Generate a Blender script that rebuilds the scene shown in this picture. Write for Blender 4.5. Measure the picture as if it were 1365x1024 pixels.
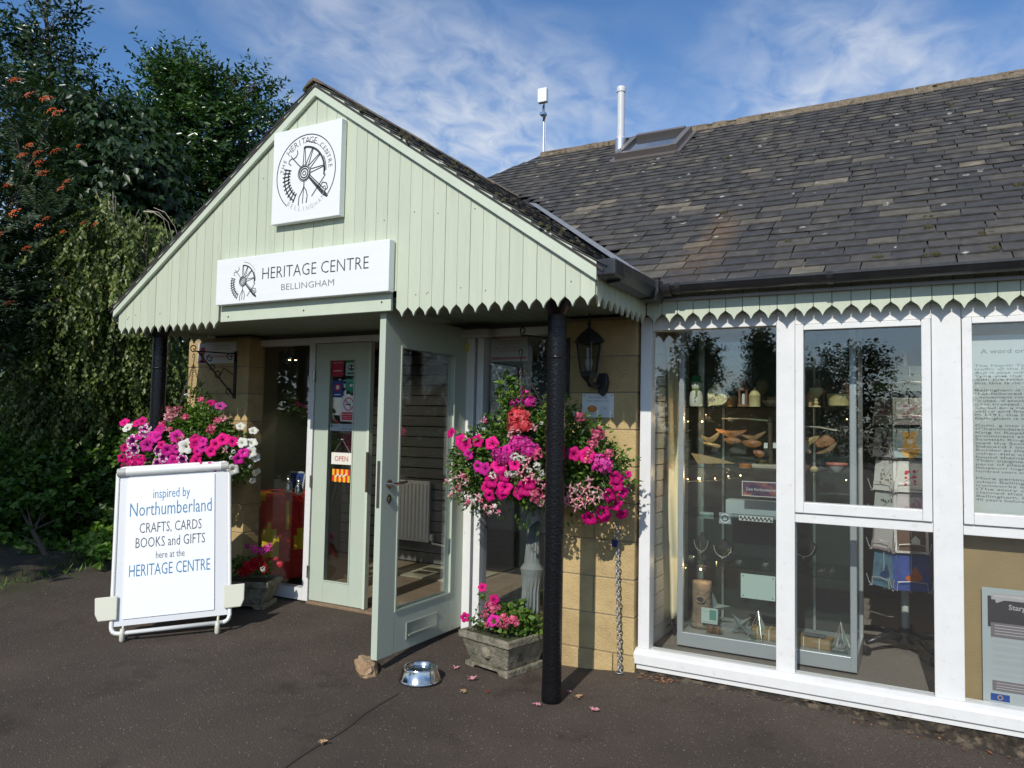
import bpy, math, random
import numpy as np
from mathutils import Vector, Matrix

for o in list(bpy.data.objects): bpy.data.objects.remove(o)
random.seed(7); rng = np.random.default_rng(11)
S = bpy.context.scene
COL = S.collection
# ------------------------------------------------------------------ camera
F, CX, CY = 1004.6, 682.5, 512.0          # photo pixels
C0 = np.array([0.0, 0.0, 1.45])
def _c(px, py): return np.array([px - CX, CY - py, F])
_X = -_c(-1163, 529); _Y = _c(1230, 575)
_X = _X / np.linalg.norm(_X); _Y = _Y / np.linalg.norm(_Y)
_Y = _Y - _X * (_X @ _Y); _Y /= np.linalg.norm(_Y)
_Z = -np.cross(_X, _Y)
if _Z[1] < 0: _Z = -_Z
RW = np.array([_X, _Y, _Z])               # (right, up, forward) -> world
cam = bpy.data.cameras.new('camera'); camo = bpy.data.objects.new('camera', cam); COL.objects.link(camo)
cam.sensor_width = 36; cam.lens = F / 1365 * 36; cam.clip_end = 2000; cam.clip_start = .05
r, u, fw = RW @ [1, 0, 0], RW @ [0, 1, 0], RW @ [0, 0, 1]
camo.matrix_world = Matrix(((r[0], u[0], -fw[0], 0), (r[1], u[1], -fw[1], 0), (r[2], u[2], -fw[2], 1.45), (0, 0, 0, 1)))
S.camera = camo
# ------------------------------------------------------------------ sky and sun
SUN_EL = math.atan(.748)
W = bpy.data.worlds.new('World'); S.world = W; W.use_nodes = True
nt = W.node_tree; N = nt.nodes; L = nt.links; N.clear()
out = N.new('ShaderNodeOutputWorld'); bg = N.new('ShaderNodeBackground'); bg.inputs[1].default_value = .115
sky = N.new('ShaderNodeTexSky'); sky.sky_type = 'NISHITA'; sky.sun_disc = False
sky.sun_elevation = SUN_EL; sky.sun_rotation = math.radians(175.4); sky.air_density = 1.0; sky.dust_density = .4; sky.ozone_density = 2.0
tc = N.new('ShaderNodeTexCoord'); sep = N.new('ShaderNodeSeparateXYZ'); L.new(tc.outputs['Generated'], sep.inputs[0])
def wmath(op, a, b=None, cl=False):
    m = N.new('ShaderNodeMath'); m.operation = op; m.use_clamp = cl
    for i, v in enumerate((a, b)):
        if v is None: continue
        if isinstance(v, (int, float)): m.inputs[i].default_value = v
        else: L.new(v, m.inputs[i])
    return m.outputs[0]
zz = wmath('ADD', wmath('MAXIMUM', sep.outputs[2], 0.0), .12)
cmb = N.new('ShaderNodeCombineXYZ')
L.new(wmath('DIVIDE', sep.outputs[0], zz), cmb.inputs[0]); L.new(wmath('DIVIDE', sep.outputs[1], zz), cmb.inputs[1])
mp = N.new('ShaderNodeMapping'); mp.inputs['Rotation'].default_value = (0, 0, math.radians(28)); mp.inputs['Scale'].default_value = (1.0, .72, 1); mp.inputs['Location'].default_value = (3, 2, 0)
L.new(cmb.outputs[0], mp.inputs[0])
n1 = N.new('ShaderNodeTexNoise'); n1.inputs['Scale'].default_value = .9; n1.inputs['Detail'].default_value = 3; n1.inputs['Distortion'].default_value = .3
n2 = N.new('ShaderNodeTexNoise'); n2.inputs['Scale'].default_value = 11; n2.inputs['Detail'].default_value = 7; n2.inputs['Roughness'].default_value = .55; n2.inputs['Distortion'].default_value = .5
L.new(mp.outputs[0], n1.inputs[0]); L.new(mp.outputs[0], n2.inputs[0])
def ramp(v, stops, nodes=None, links=None):
    nodes = nodes or N; links = links or L
    c = nodes.new('ShaderNodeValToRGB'); e = c.color_ramp.elements
    while len(e) > 1: e.remove(e[-1])
    e[0].position = stops[0][0]; e[0].color = tuple(stops[0][1]) + (1,)
    for p, col in stops[1:]:
        k = e.new(p); k.color = tuple(col) + (1,)
    links.new(v, c.inputs[0]); return c.outputs[0]
a1 = ramp(n1.outputs[0], [(.44, (0, 0, 0)), (.62, (1, 1, 1))])
a2 = ramp(n2.outputs[0], [(.34, (0, 0, 0)), (.66, (1, 1, 1))])
cl = wmath('MULTIPLY', wmath('ADD', wmath('MULTIPLY', a1, a2), wmath('MULTIPLY', a1, .32)), .58, True)
mx = N.new('ShaderNodeMixRGB'); L.new(cl, mx.inputs[0]); tn = N.new('ShaderNodeMixRGB'); tn.blend_type = 'MULTIPLY'; tn.inputs[0].default_value = 1; tn.inputs[2].default_value = (.66, .93, 1.18, 1); L.new(sky.outputs[0], tn.inputs[1]); L.new(tn.outputs[0], mx.inputs[1]); mx.inputs[2].default_value = (6.3, 6.6, 7.0, 1)
hz = ramp(sep.outputs[2], [(0, (.62, .62, .62)), (.14, (.42, .42, .42)), (.27, (0, 0, 0))]); hm = N.new('ShaderNodeMixRGB'); L.new(hz, hm.inputs[0]); L.new(mx.outputs[0], hm.inputs[1]); hm.inputs[2].default_value = (6.2, 6.6, 7.0, 1)
L.new(hm.outputs[0], bg.inputs[0]); L.new(bg.outputs[0], out.inputs[0])
sl = bpy.data.lights.new('sun', 'SUN'); sl.energy = 3.45; sl.angle = math.radians(.53); sl.color = (1, .95, .87)
so = bpy.data.objects.new('sun', sl); COL.objects.link(so)
so.rotation_euler = Vector((-.08, 1, -.748)).to_track_quat('-Z', 'Y').to_euler(); so.location = (0, -20, 20)
vs = S.view_settings; vs.view_transform = 'Standard'; vs.look = 'None'; vs.exposure = 0.13; vs.gamma = 1; vs.use_curve_mapping = False
S.render.engine = 'CYCLES'; S.cycles.max_bounces = 10; S.cycles.transparent_max_bounces = 24; S.cycles.diffuse_bounces = 4
S.cycles.glossy_bounces = 4; S.cycles.sample_clamp_indirect = 6; S.cycles.use_denoising = True; S.cycles.caustics_reflective = False; S.cycles.caustics_refractive = False
# ------------------------------------------------------------------ measuring helpers: a photo point on a known plane gives a place
def at(px, py, x=None, y=None, z=None, d=None):
    r_ = RW @ _c(px, py)
    if d is not None: t = d / F
    elif y is not None: t = y / r_[1]
    elif x is not None: t = x / r_[0]
    else: t = (z - 1.45) / r_[2]
    return Vector(C0 + t * r_)
# ------------------------------------------------------------------ materials
MATS = {}
def nodes_of(name):
    m = bpy.data.materials.new(name); m.use_nodes = True
    t = m.node_tree; b = t.nodes['Principled BSDF']
    return m, t, b
def mat(name, col, rough=.6, metal=0, spec=.5, var=.0, vscale=6, bump=0, bscale=60, rnd=0, dirt=None, dscale=3, dlo=.5, dhi=.7, stretch=(1, 1, 1), coat=0):
    """plain procedural material: base colour varied by noise, by object, with optional dirt and fine relief"""
    if name in MATS: return MATS[name]
    m, t, b = nodes_of(name); n, l = t.nodes, t.links
    b.inputs['Roughness'].default_value = rough; b.inputs['Metallic'].default_value = metal
    b.inputs['Specular IOR Level'].default_value = spec; b.inputs['Coat Weight'].default_value = coat
    tc = n.new('ShaderNodeTexCoord'); geo = n.new('ShaderNodeNewGeometry'); mpn = n.new('ShaderNodeMapping'); mpn.inputs['Scale'].default_value = stretch
    l.new(geo.outputs['Position'], mpn.inputs[0]); P = mpn.outputs[0]
    cur = None
    rgb = n.new('ShaderNodeRGB'); rgb.outputs[0].default_value = tuple(col) + (1,); cur = rgb.outputs[0]
    if var:
        nz = n.new('ShaderNodeTexNoise'); nz.inputs['Scale'].default_value = vscale; nz.inputs['Detail'].default_value = 6; nz.inputs['Roughness'].default_value = .65; l.new(P, nz.inputs[0])
        mr = n.new('ShaderNodeMapRange'); mr.inputs[1].default_value = .25; mr.inputs[2].default_value = .75; mr.inputs[3].default_value = 1 - var; mr.inputs[4].default_value = 1 + var; l.new(nz.outputs[0], mr.inputs[0])
        h = n.new('ShaderNodeVectorMath'); h.operation = 'SCALE'; l.new(cur, h.inputs[0]); l.new(mr.outputs[0], h.inputs['Scale']); cur = h.outputs[0]
    if rnd:
        oi = n.new('ShaderNodeObjectInfo'); mr = n.new('ShaderNodeMapRange'); mr.inputs[3].default_value = 1 - rnd; mr.inputs[4].default_value = 1 + rnd; l.new(oi.outputs['Random'], mr.inputs[0])
        h = n.new('ShaderNodeVectorMath'); h.operation = 'SCALE'; l.new(cur, h.inputs[0]); l.new(mr.outputs[0], h.inputs['Scale']); cur = h.outputs[0]
    if dirt:
        nz = n.new('ShaderNodeTexNoise'); nz.inputs['Scale'].default_value = dscale; nz.inputs['Detail'].default_value = 8; nz.inputs['Roughness'].default_value = .7; l.new(P, nz.inputs[0])
        f_ = ramp(nz.outputs[0], [(dlo, (0, 0, 0)), (dhi, (1, 1, 1))], n, l)
        mm = n.new('ShaderNodeMixRGB'); l.new(f_, mm.inputs[0]); l.new(cur, mm.inputs[1]); mm.inputs[2].default_value = tuple(dirt) + (1,); cur = mm.outputs[0]
    l.new(cur, b.inputs['Base Color'])
    if bump:
        nz = n.new('ShaderNodeTexNoise'); nz.inputs['Scale'].default_value = bscale; nz.inputs['Detail'].default_value = 5; l.new(P, nz.inputs[0])
        bp = n.new('ShaderNodeBump'); bp.inputs['Strength'].default_value = bump; bp.inputs['Distance'].default_value = .01; l.new(nz.outputs[0], bp.inputs['Height']); l.new(bp.outputs[0], b.inputs['Normal'])
    MATS[name] = m; return m
def leaf_mat(name, a, b_, c_, gloss=.35, trans=.3, spec=.4):
    m, t, b = nodes_of(name); n, l = t.nodes, t.links
    at_ = n.new('ShaderNodeAttribute'); at_.attribute_name = 'tint'
    cr = ramp(at_.outputs['Fac'], [(0, a), (.55, b_), (1, c_)], n, l)
    l.new(cr, b.inputs['Base Color']); b.inputs['Roughness'].default_value = gloss; b.inputs['Specular IOR Level'].default_value = spec
    tr = n.new('ShaderNodeBsdfTranslucent'); sc = n.new('ShaderNodeVectorMath'); sc.operation = 'MULTIPLY'; sc.inputs[1].default_value = (1.1, 1.5, .5); l.new(cr, sc.inputs[0]); l.new(sc.outputs[0], tr.inputs[0])
    ms = n.new('ShaderNodeMixShader'); ms.inputs[0].default_value = trans; l.new(b.outputs[0], ms.inputs[1]); l.new(tr.outputs[0], ms.inputs[2])
    l.new(ms.outputs[0], n['Material Output'].inputs[0]); MATS[name] = m; return m
def glass_mat(name, tint=(.965, .98, .97), ior=1.5, rough=0.0, add=0.0):
    m, t, b = nodes_of(name); n, l = t.nodes, t.links; n.remove(b)
    tr = n.new('ShaderNodeBsdfTransparent'); tr.inputs[0].default_value = tint + (1,)
    gl = n.new('ShaderNodeBsdfGlossy'); gl.inputs['Roughness'].default_value = rough; gl.inputs[0].default_value = (1, 1, 1, 1)
    fr = n.new('ShaderNodeFresnel'); geo = n.new('ShaderNodeNewGeometry'); im = n.new('ShaderNodeMapRange'); im.inputs[3].default_value = ior; im.inputs[4].default_value = 1 / ior; l.new(geo.outputs['Backfacing'], im.inputs[0]); l.new(im.outputs[0], fr.inputs[0])
    nz = n.new('ShaderNodeTexNoise'); nz.inputs['Scale'].default_value = 1.3; nz.inputs['Detail'].default_value = 1; l.new(geo.outputs['Position'], nz.inputs[0])
    bp = n.new('ShaderNodeBump'); bp.inputs['Strength'].default_value = .12; bp.inputs['Distance'].default_value = .02; l.new(nz.outputs[0], bp.inputs['Height']); l.new(bp.outputs[0], gl.inputs['Normal'])
    ad = n.new('ShaderNodeMath'); ad.operation = 'ADD'; ad.inputs[1].default_value = add; l.new(fr.outputs[0], ad.inputs[0])
    ms = n.new('ShaderNodeMixShader'); l.new(ad.outputs[0], ms.inputs[0]); l.new(tr.outputs[0], ms.inputs[1]); l.new(gl.outputs[0], ms.inputs[2])
    l.new(ms.outputs[0], n['Material Output'].inputs[0]); MATS[name] = m; return m

GREEN = (.53, .58, .445)
green = mat('pale_green_paint', GREEN, .45, var=.05, vscale=5, rnd=.035, bump=.25, bscale=25, stretch=(6, 6, .5), dirt=(.36, .42, .30), dscale=2.6, dlo=.56, dhi=.90)
green_door = mat('grey_green_door_paint', (.47, .53, .43), .4, var=.04, vscale=4)
green_trim = mat('pale_green_barge_paint', (.56, .62, .49), .45, var=.06, vscale=7, bump=.15, bscale=20)
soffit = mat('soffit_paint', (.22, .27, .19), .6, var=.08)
white = mat('white_gloss_paint', (.78, .79, .76), .3, var=.04, vscale=8, dirt=(.50, .47, .40), dscale=7, dlo=.64, dhi=.86)
whitewood = mat('white_window_paint', (.74, .74, .72), .35, var=.05, vscale=9, dirt=(.45, .42, .36), dscale=22, dlo=.60, dhi=.84, bump=.1, bscale=30)
signwhite = mat('sign_white', (.82, .84, .83), .35, var=.03, vscale=3, dirt=(.62, .64, .62), dscale=1.5, dlo=.6, dhi=.95, stretch=(.6, 1, 5))
boardwhite = mat('board_white', (.84, .86, .88), .3, var=.01)
plastic = mat('cream_plastic', (.62, .62, .50), .4)
alu = mat('aluminium', (.62, .63, .64), .35, metal=.8)
steel = mat('bright_steel', (.62, .60, .57), .16, metal=1, var=.1, vscale=20)
chainm = mat('galvanised_chain', (.34, .34, .33), .45, metal=.8, var=.2, vscale=50)
blackgloss = mat('black_bitumen_paint', (.006, .006, .007), .24, spec=.35, bump=.35, bscale=75)
blackplast = mat('black_gutter_plastic', (.022, .023, .026), .3, var=.15, vscale=6, dirt=(.06, .06, .055), dscale=9, dlo=.5, dhi=.85)
blackiron = mat('black_iron', (.015, .015, .015), .5)
lead = mat('lead_sheet', (.27, .28, .29), .5, metal=.3, var=.15, vscale=12)
sand = mat('sandstone', (.46, .335, .155), .88, var=.20, vscale=5, rnd=.11, bump=.6, bscale=95, dirt=(.30, .20, .10), dscale=4.5, dlo=.50, dhi=.85)
mortar = mat('mortar', (.27, .22, .15), .95, bump=.4, bscale=150)
concrete = mat('weathered_stone', (.24, .215, .16), .95, var=.35, vscale=22, bump=1.0, bscale=60, dirt=(.08, .085, .05), dscale=14, dlo=.46, dhi=.66)
footing_m = mat('rubble_mortar', (.13, .10, .065), .98, var=.4, vscale=30, bump=1.2, bscale=40, dirt=(.035, .028, .02), dscale=16, dlo=.40, dhi=.52)
ink = mat('ink_dark', (.035, .04, .045), .6)
inkg = mat('ink_grey', (.30, .31, .31), .6)
inkfaint = mat('ink_faint_grey', (.45, .46, .46), .6)
inkbrown = mat('ink_brown', (.12, .07, .07), .6)
inkblue = mat('ink_blue', (.02, .17, .33), .5)
inkblack = mat('marker_black', (.06, .06, .06), .5)
glass = glass_mat('window_glass', add=.045)
glass_case = glass_mat('case_glass', (.96, .98, .97))
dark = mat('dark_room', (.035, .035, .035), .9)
redp = mat('red_print', (.55, .02, .03), .5); redp2 = mat('faded_red_print', (.38, .05, .05), .6)
bark = mat('bark', (.09, .07, .05), .9, var=.4, vscale=20, bump=1, bscale=30)
barkpale = mat('birch_bark', (.45, .40, .32), .8, var=.3, vscale=20)
# ------------------------------------------------------------------ object helpers
WL = {}
def link(o, parent, wloc):
    COL.objects.link(o); WL[o.name] = Vector(wloc)
    if parent is not None:
        o.parent = parent; o.location = Vector(wloc) - WL[parent.name]
    else: o.location = wloc
    return o
def thing(name, label, cat, loc=(0, 0, 0), group=None):
    o = bpy.data.objects.new(name, None); o.empty_display_size = .1
    o['label'] = label; o['category'] = cat
    if group: o['group'] = group
    return link(o, None, loc)
class MB:
    def __init__(s): s.v = []; s.f = []; s.m = []; s.k = 0
    def add(s, vs, fs, k=None):
        b = len(s.v); s.v += [tuple(v) for v in vs]; s.f += [tuple(b + i for i in f) for f in fs]; s.m += [s.k if k is None else k] * len(fs); return s
    def box(s, a, b, M=None, k=None):
        x0, y0, z0 = [min(a[i], b[i]) for i in range(3)]; x1, y1, z1 = [max(a[i], b[i]) for i in range(3)]
        vs = [Vector(p) for p in ((x0, y0, z0), (x1, y0, z0), (x1, y1, z0), (x0, y1, z0), (x0, y0, z1), (x1, y0, z1), (x1, y1, z1), (x0, y1, z1))]
        if M is not None: vs = [M @ v for v in vs]
        return s.add(vs, [(0, 3, 2, 1), (4, 5, 6, 7), (0, 1, 5, 4), (1, 2, 6, 5), (2, 3, 7, 6), (3, 0, 4, 7)], k)
    def prism(s, poly, o, u, v, n, d, k=None):
        """polygon (a,b) in plane o+a*u+b*v, extruded by d along n"""
        o, u, v, n = Vector(o), Vector(u), Vector(v), Vector(n); c = len(poly)
        fr = [o + a * u + b * v for a, b in poly]; bk = [p + n * d for p in fr]
        fs = [tuple(range(c)), tuple(range(2 * c - 1, c - 1, -1))] + [(i, c + i, c + (i + 1) % c, (i + 1) % c) for i in range(c)]
        return s.add(fr + bk, fs, k)
    def tube(s, path, r, n=8, cap=True, k=None):
        path = [Vector(p) for p in path]; m = len(path); rs = r if isinstance(r, (list, tuple)) else [r] * m
        vs = []; up = None
        for i, p in enumerate(path):
            t = (path[min(i + 1, m - 1)] - path[max(i - 1, 0)])
            t = t.normalized() if t.length > 1e-9 else Vector((0, 0, 1))
            if up is None: up = Vector((0, 0, 1)) if abs(t.z) < .9 else Vector((1, 0, 0))
            a = t.cross(up).normalized(); b = t.cross(a).normalized(); up = -b if False else up
            for j in range(n):
                an = 2 * math.pi * j / n; vs.append(p + (a * math.cos(an) + b * math.sin(an)) * rs[i])
        fs = [(i * n + j, i * n + (j + 1) % n, (i + 1) * n + (j + 1) % n, (i + 1) * n + j) for i in range(m - 1) for j in range(n)]
        if cap: fs += [tuple(range(n - 1, -1, -1)), tuple(range((m - 1) * n, m * n))]
        return s.add(vs, fs, k)
    def lathe(s, prof, o=(0, 0, 0), n=20, M=None, k=None, flute=None):
        o = Vector(o); vs = []
        for (rr, zz_) in prof:
            for j in range(n):
                a = 2 * math.pi * j / n; q = rr * (1 + (flute(j, zz_) if flute else 0))
                p = Vector((q * math.cos(a), q * math.sin(a), zz_)); vs.append(o + (M @ p if M is not None else p))
        m = len(prof); fs = [(i * n + j, i * n + (j + 1) % n, (i + 1) * n + (j + 1) % n, (i + 1) * n + j) for i in range(m - 1) for j in range(n)]
        fs += [tuple(range(n - 1, -1, -1)), tuple(range((m - 1) * n, m * n))]
        return s.add(vs, fs, k)
def mesh_np(name, V, faces, mat_, parent=None, tint=None, smooth=False):
    """V (n,3) array, faces (m,k) array -> one object"""
    V = np.asarray(V, dtype=np.float32); c = (V.min(0) + V.max(0)) / 2
    me = bpy.data.meshes.new(name); faces = np.asarray(faces, dtype=np.int32); m, k = faces.shape
    me.vertices.add(len(V)); me.vertices.foreach_set('co', (V - c).ravel())
    me.loops.add(m * k); me.loops.foreach_set('vertex_index', faces.ravel())
    me.polygons.add(m); me.polygons.foreach_set('loop_start', np.arange(m, dtype=np.int32) * k)
    me.update(calc_edges=True)
    if tint is not None:
        a = me.attributes.new('tint', 'FLOAT', 'FACE'); a.data.foreach_set('value', np.asarray(tint, dtype=np.float32))
    if smooth: me.polygons.foreach_set('use_smooth', np.ones(m, dtype=bool))
    me.materials.append(mat_); me.update()
    return link(bpy.data.objects.new(name, me), parent, Vector([float(q) for q in c]))
def obj(name, mb, mats, parent=None, smooth=False, bevel=0, auto=False):
    vs = mb.v; lo = [min(v[i] for v in vs) for i in range(3)]; hi = [max(v[i] for v in vs) for i in range(3)]
    c = Vector([(lo[i] + hi[i]) / 2 for i in range(3)])
    me = bpy.data.meshes.new(name); me.from_pydata([Vector(v) - c for v in vs], [], mb.f)
    mats = mats if isinstance(mats, (list, tuple)) else [mats]
    for m_ in mats: me.materials.append(m_)
    if len(mats) > 1: me.polygons.foreach_set('material_index', mb.m)
    if smooth: me.polygons.foreach_set('use_smooth', [True] * len(me.polygons))
    me.update(); o = bpy.data.objects.new(name, me); link(o, parent, c)
    if bevel:
        b = o.modifiers.new('bevel', 'BEVEL'); b.width = bevel; b.segments = 2; b.limit_method = 'ANGLE'
    if smooth and auto:
        try: me.set_sharp_from_angle(angle=math.radians(38))
        except Exception: pass
    return o
def tag(o, label=None, cat=None, group=None, kind=None):
    if label: o['label'] = label
    if cat: o['category'] = cat
    if group: o['group'] = group
    if kind: o['kind'] = kind
    return o
def copy_tree(o, parent=None, wloc=None):
    c = o.copy(); COL.objects.link(c)
    if parent is not None: c.parent = parent
    if wloc is not None: c.location = wloc; WL[c.name] = Vector(wloc)
    for ch in list(o.children):
        copy_tree(ch, c)
    return c
def inst(src, parent, wloc, rot=None, scale=None, name=None):
    c = src.copy(); COL.objects.link(c); c.parent = parent
    wloc = Vector(wloc); WL[c.name] = wloc
    c.location = wloc - WL[parent.name] if parent is not None else wloc
    if rot is not None: c.rotation_mode = 'QUATERNION'; c.rotation_quaternion = rot
    if scale is not None: c.scale = (scale,) * 3 if isinstance(scale, (int, float)) else scale
    return c
# text and ribbon drawing on planes
_tc = {}
def text_geo(s, size, thin=0, shear=0, align='CENTER', sp=1.0):
    key = (s, thin, shear, align, sp)
    if key not in _tc:
        cu = bpy.data.curves.new('t', 'FONT'); cu.body = s; cu.size = 1; cu.align_x = align; cu.offset = thin; cu.shear = shear; cu.space_character = sp; cu.resolution_u = 2; cu.fill_mode = 'FRONT'
        o = bpy.data.objects.new('t', cu); COL.objects.link(o)
        dg = bpy.context.evaluated_depsgraph_get(); me = bpy.data.meshes.new_from_object(o.evaluated_get(dg))
        _tc[key] = ([tuple(v.co) for v in me.vertices], [tuple(p.vertices) for p in me.polygons])
        bpy.data.objects.remove(o); bpy.data.curves.remove(cu); bpy.data.meshes.remove(me)
    v, f = _tc[key]
    return [(a * size, b * size) for a, b, _ in v], f
def put(mb, pts, f, o, u, v, k=None):
    mb.add([Vector(o) + a * Vector(u) + b * Vector(v) for a, b in pts], f, k)
def text(mb, s, size, o, u, v, width=None, k=None, **kw):
    p, f = text_geo(s, size, **kw)
    if width and p:
        w = max(a for a, _ in p) - min(a for a, _ in p); q = width / w; p = [(a * q, b) for a, b in p]
    put(mb, p, f, o, u, v, k)
def ribbon(mb, pts, w, o, u, v, k=None, closed=False):
    pts = [Vector((a, b)) for a, b in pts]; m = len(pts); L_, R_ = [], []
    for i, p in enumerate(pts):
        a = pts[(i - 1) % m] if (closed or i) else p; b = pts[(i + 1) % m] if (closed or i < m - 1) else p
        t = (b - a).normalized(); n_ = Vector((-t.y, t.x)); ww = w[i] if isinstance(w, (list, tuple)) else w
        L_.append(p + n_ * ww / 2); R_.append(p - n_ * ww / 2)
    al = L_ + R_; fs = [(i, m + i, m + (i + 1) % m, (i + 1) % m) for i in range(m if closed else m - 1)]
    put(mb, [(q.x, q.y) for q in al], fs, o, u, v, k)
def disc(mb, cx, cy, rx, ry, o, u, v, k=None, n=20):
    put(mb, [(cx + rx * math.cos(2 * math.pi * i / n), cy + ry * math.sin(2 * math.pi * i / n)) for i in range(n)], [tuple(range(n))], o, u, v, k)
def rect(mb, x0, y0, x1, y1, o, u, v, k=None): put(mb, [(x0, y0), (x1, y0), (x1, y1), (x0, y1)], [(0, 1, 2, 3)], o, u, v, k)
UX, UY, UZ = Vector((1, 0, 0)), Vector((0, 1, 0)), Vector((0, 0, 1))
# ================================================================== LARGE STRUCTURE
YG, YS, YP, YD, YW = 3.415, 4.19, 4.236, 4.38, 4.30     # gable, eaves boards, stone face, door plane, window plane
XA, ZA, TP = -3.271, 3.528, .68                          # porch apex and pitch
XL, XR = -5.135, -1.407
ZT = 2.04                                                # scallop tips
def sm(t): t = min(1, max(0, t)); return t * t * (3 - 2 * t)
def gz(x, y):
    z = .065 * sm((y - 3.1) / 1.1) * sm((-2.25 - x) / .5) + .035 * sm((y - 3.7) / .5) * sm((x + 1.9) / .5) - .075 * sm((x + .9) / 1.6) * sm((y - 2.4) / 1.6)
    z += .10 * sm((-6.2 - x) / 2.5) * sm((y - 1) / 3)
    return z
# ---- ground: one sheet, fine near, coarse far
def axis(fine0, fine1, step, far):
    a = list(np.arange(fine0, fine1 + 1e-6, step)); k = step; lo, hi = [], []
    x = fine0
    while x > -far: k *= 1.5; x -= k; lo.append(x)
    k = step; x = fine1
    while x < far: k *= 1.5; x += k; hi.append(x)
    return lo[::-1] + a + hi
gx, gy = axis(-9, 3, .12, 500), axis(0, 6, .12, 500)
V = [(x, y, gz(x, y)) for y in gy for x in gx]; nx = len(gx)
Fc = [(j * nx + i, j * nx + i + 1, (j + 1) * nx + i + 1, (j + 1) * nx + i) for j in range(len(gy) - 1) for i in range(nx - 1)]
m, t, b = nodes_of('asphalt'); n, l = t.nodes, t.links
geo = n.new('ShaderNodeNewGeometry'); P_ = geo.outputs['Position']
def nz(scale, det=6, rough=.6): 
    q = n.new('ShaderNodeTexNoise'); q.inputs['Scale'].default_value = scale; q.inputs['Detail'].default_value = det; q.inputs['Roughness'].default_value = rough; l.new(P_, q.inputs[0]); return q.outputs[0]
big = ramp(nz(.9, 5), [(.3, (.060, .048, .038)), (.5, (.088, .069, .054)), (.72, (.118, .092, .072))], n, l)
fine = ramp(nz(140, 4, .8), [(.30, (.45, .45, .45)), (.5, (.95, .95, .95)), (.70, (1.75, 1.7, 1.65))], n, l)
mm = n.new('ShaderNodeMixRGB'); mm.blend_type = 'MULTIPLY'; mm.inputs[0].default_value = 1; l.new(big, mm.inputs[1]); l.new(fine, mm.inputs[2])
vor = n.new('ShaderNodeTexVoronoi'); vor.inputs['Scale'].default_value = 62; l.new(P_, vor.inputs[0])
sp1 = ramp(vor.outputs['Distance'], [(.0, (1, 1, 1)), (.16, (1, 1, 1)), (.25, (0, 0, 0))], n, l)
wn = n.new('ShaderNodeTexWhiteNoise'); l.new(vor.outputs['Position'], wn.inputs[0])
sp2 = ramp(wn.outputs[0], [(.76, (0, 0, 0)), (.80, (1, 1, 1))], n, l)
mu = n.new('ShaderNodeMath'); mu.operation = 'MULTIPLY'; l.new(sp1, mu.inputs[0]); l.new(sp2, mu.inputs[1])
m2 = n.new('ShaderNodeMixRGB'); l.new(mu.outputs[0], m2.inputs[0]); l.new(mm.outputs[0], m2.inputs[1]); m2.inputs[2].default_value = (.24, .215, .18, 1)
st = ramp(nz(2.2, 7, .7), [(.56, (0, 0, 0)), (.66, (.7, .7, .7))], n, l)
m3 = n.new('ShaderNodeMixRGB'); l.new(st, m3.inputs[0]); l.new(m2.outputs[0], m3.inputs[1]); m3.inputs[2].default_value = (.045, .034, .027, 1)
# moss and soil creeping in from the verge on the left
sx = n.new('ShaderNodeSeparateXYZ'); l.new(P_, sx.inputs[0])
mr = n.new('ShaderNodeMapRange'); mr.inputs[1].default_value = -5.7; mr.inputs[2].default_value = -7.2; l.new(sx.outputs[0], mr.inputs[0])
ad = n.new('ShaderNodeMath'); ad.operation = 'MULTIPLY'; l.new(mr.outputs[0], ad.inputs[0]); l.new(ramp(nz(3.2, 7, .7), [(.42, (0, 0, 0)), (.56, (1, 1, 1))], n, l), ad.inputs[1])
m4 = n.new('ShaderNodeMixRGB'); l.new(ad.outputs[0], m4.inputs[0]); l.new(m3.outputs[0], m4.inputs[1]); m4.inputs[2].default_value = (.05, .055, .02, 1)
l.new(m4.outputs[0], b.inputs['Base Color']); b.inputs['Roughness'].default_value = .85; b.inputs['Specular IOR Level'].default_value = .3
bp = n.new('ShaderNodeBump'); bp.inputs['Strength'].default_value = .9; bp.inputs['Distance'].default_value = .012; l.new(nz(95, 5, .75), bp.inputs['Height']); l.new(bp.outputs[0], b.inputs['Normal'])
g = MB(); g.v = V; g.f = Fc; g.m = [0] * len(Fc); asphalt = m
tag(obj('ground', g, asphalt, smooth=True), kind='structure')
# resurfacing seam in the tarmac
g = MB(); a0, a1 = at(395, 1015, z=0), at(530, 925, z=0); dd = (a1 - a0).normalized(); a0 = a0 - dd * 2.2; pr = Vector((-dd.y, dd.x, 0)); vs = []
for i in range(41):
    p = a0 + (a1 - a0) * (i / 40); w_ = .004 + .005 * random.random(); p += pr * (.01 * math.sin(i * .9) + .006 * random.random())
    for s in (-1, 1): q = p + pr * s * w_; vs.append((q.x, q.y, gz(q.x, q.y) + .004))
g.add(vs, [(2 * i, 2 * i + 1, 2 * i + 3, 2 * i + 2) for i in range(40)])
tag(obj('tarmac_seam', g, mat('seam_tar', (.045, .035, .028), .8, bump=.5, bscale=90)), kind='structure')
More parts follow.
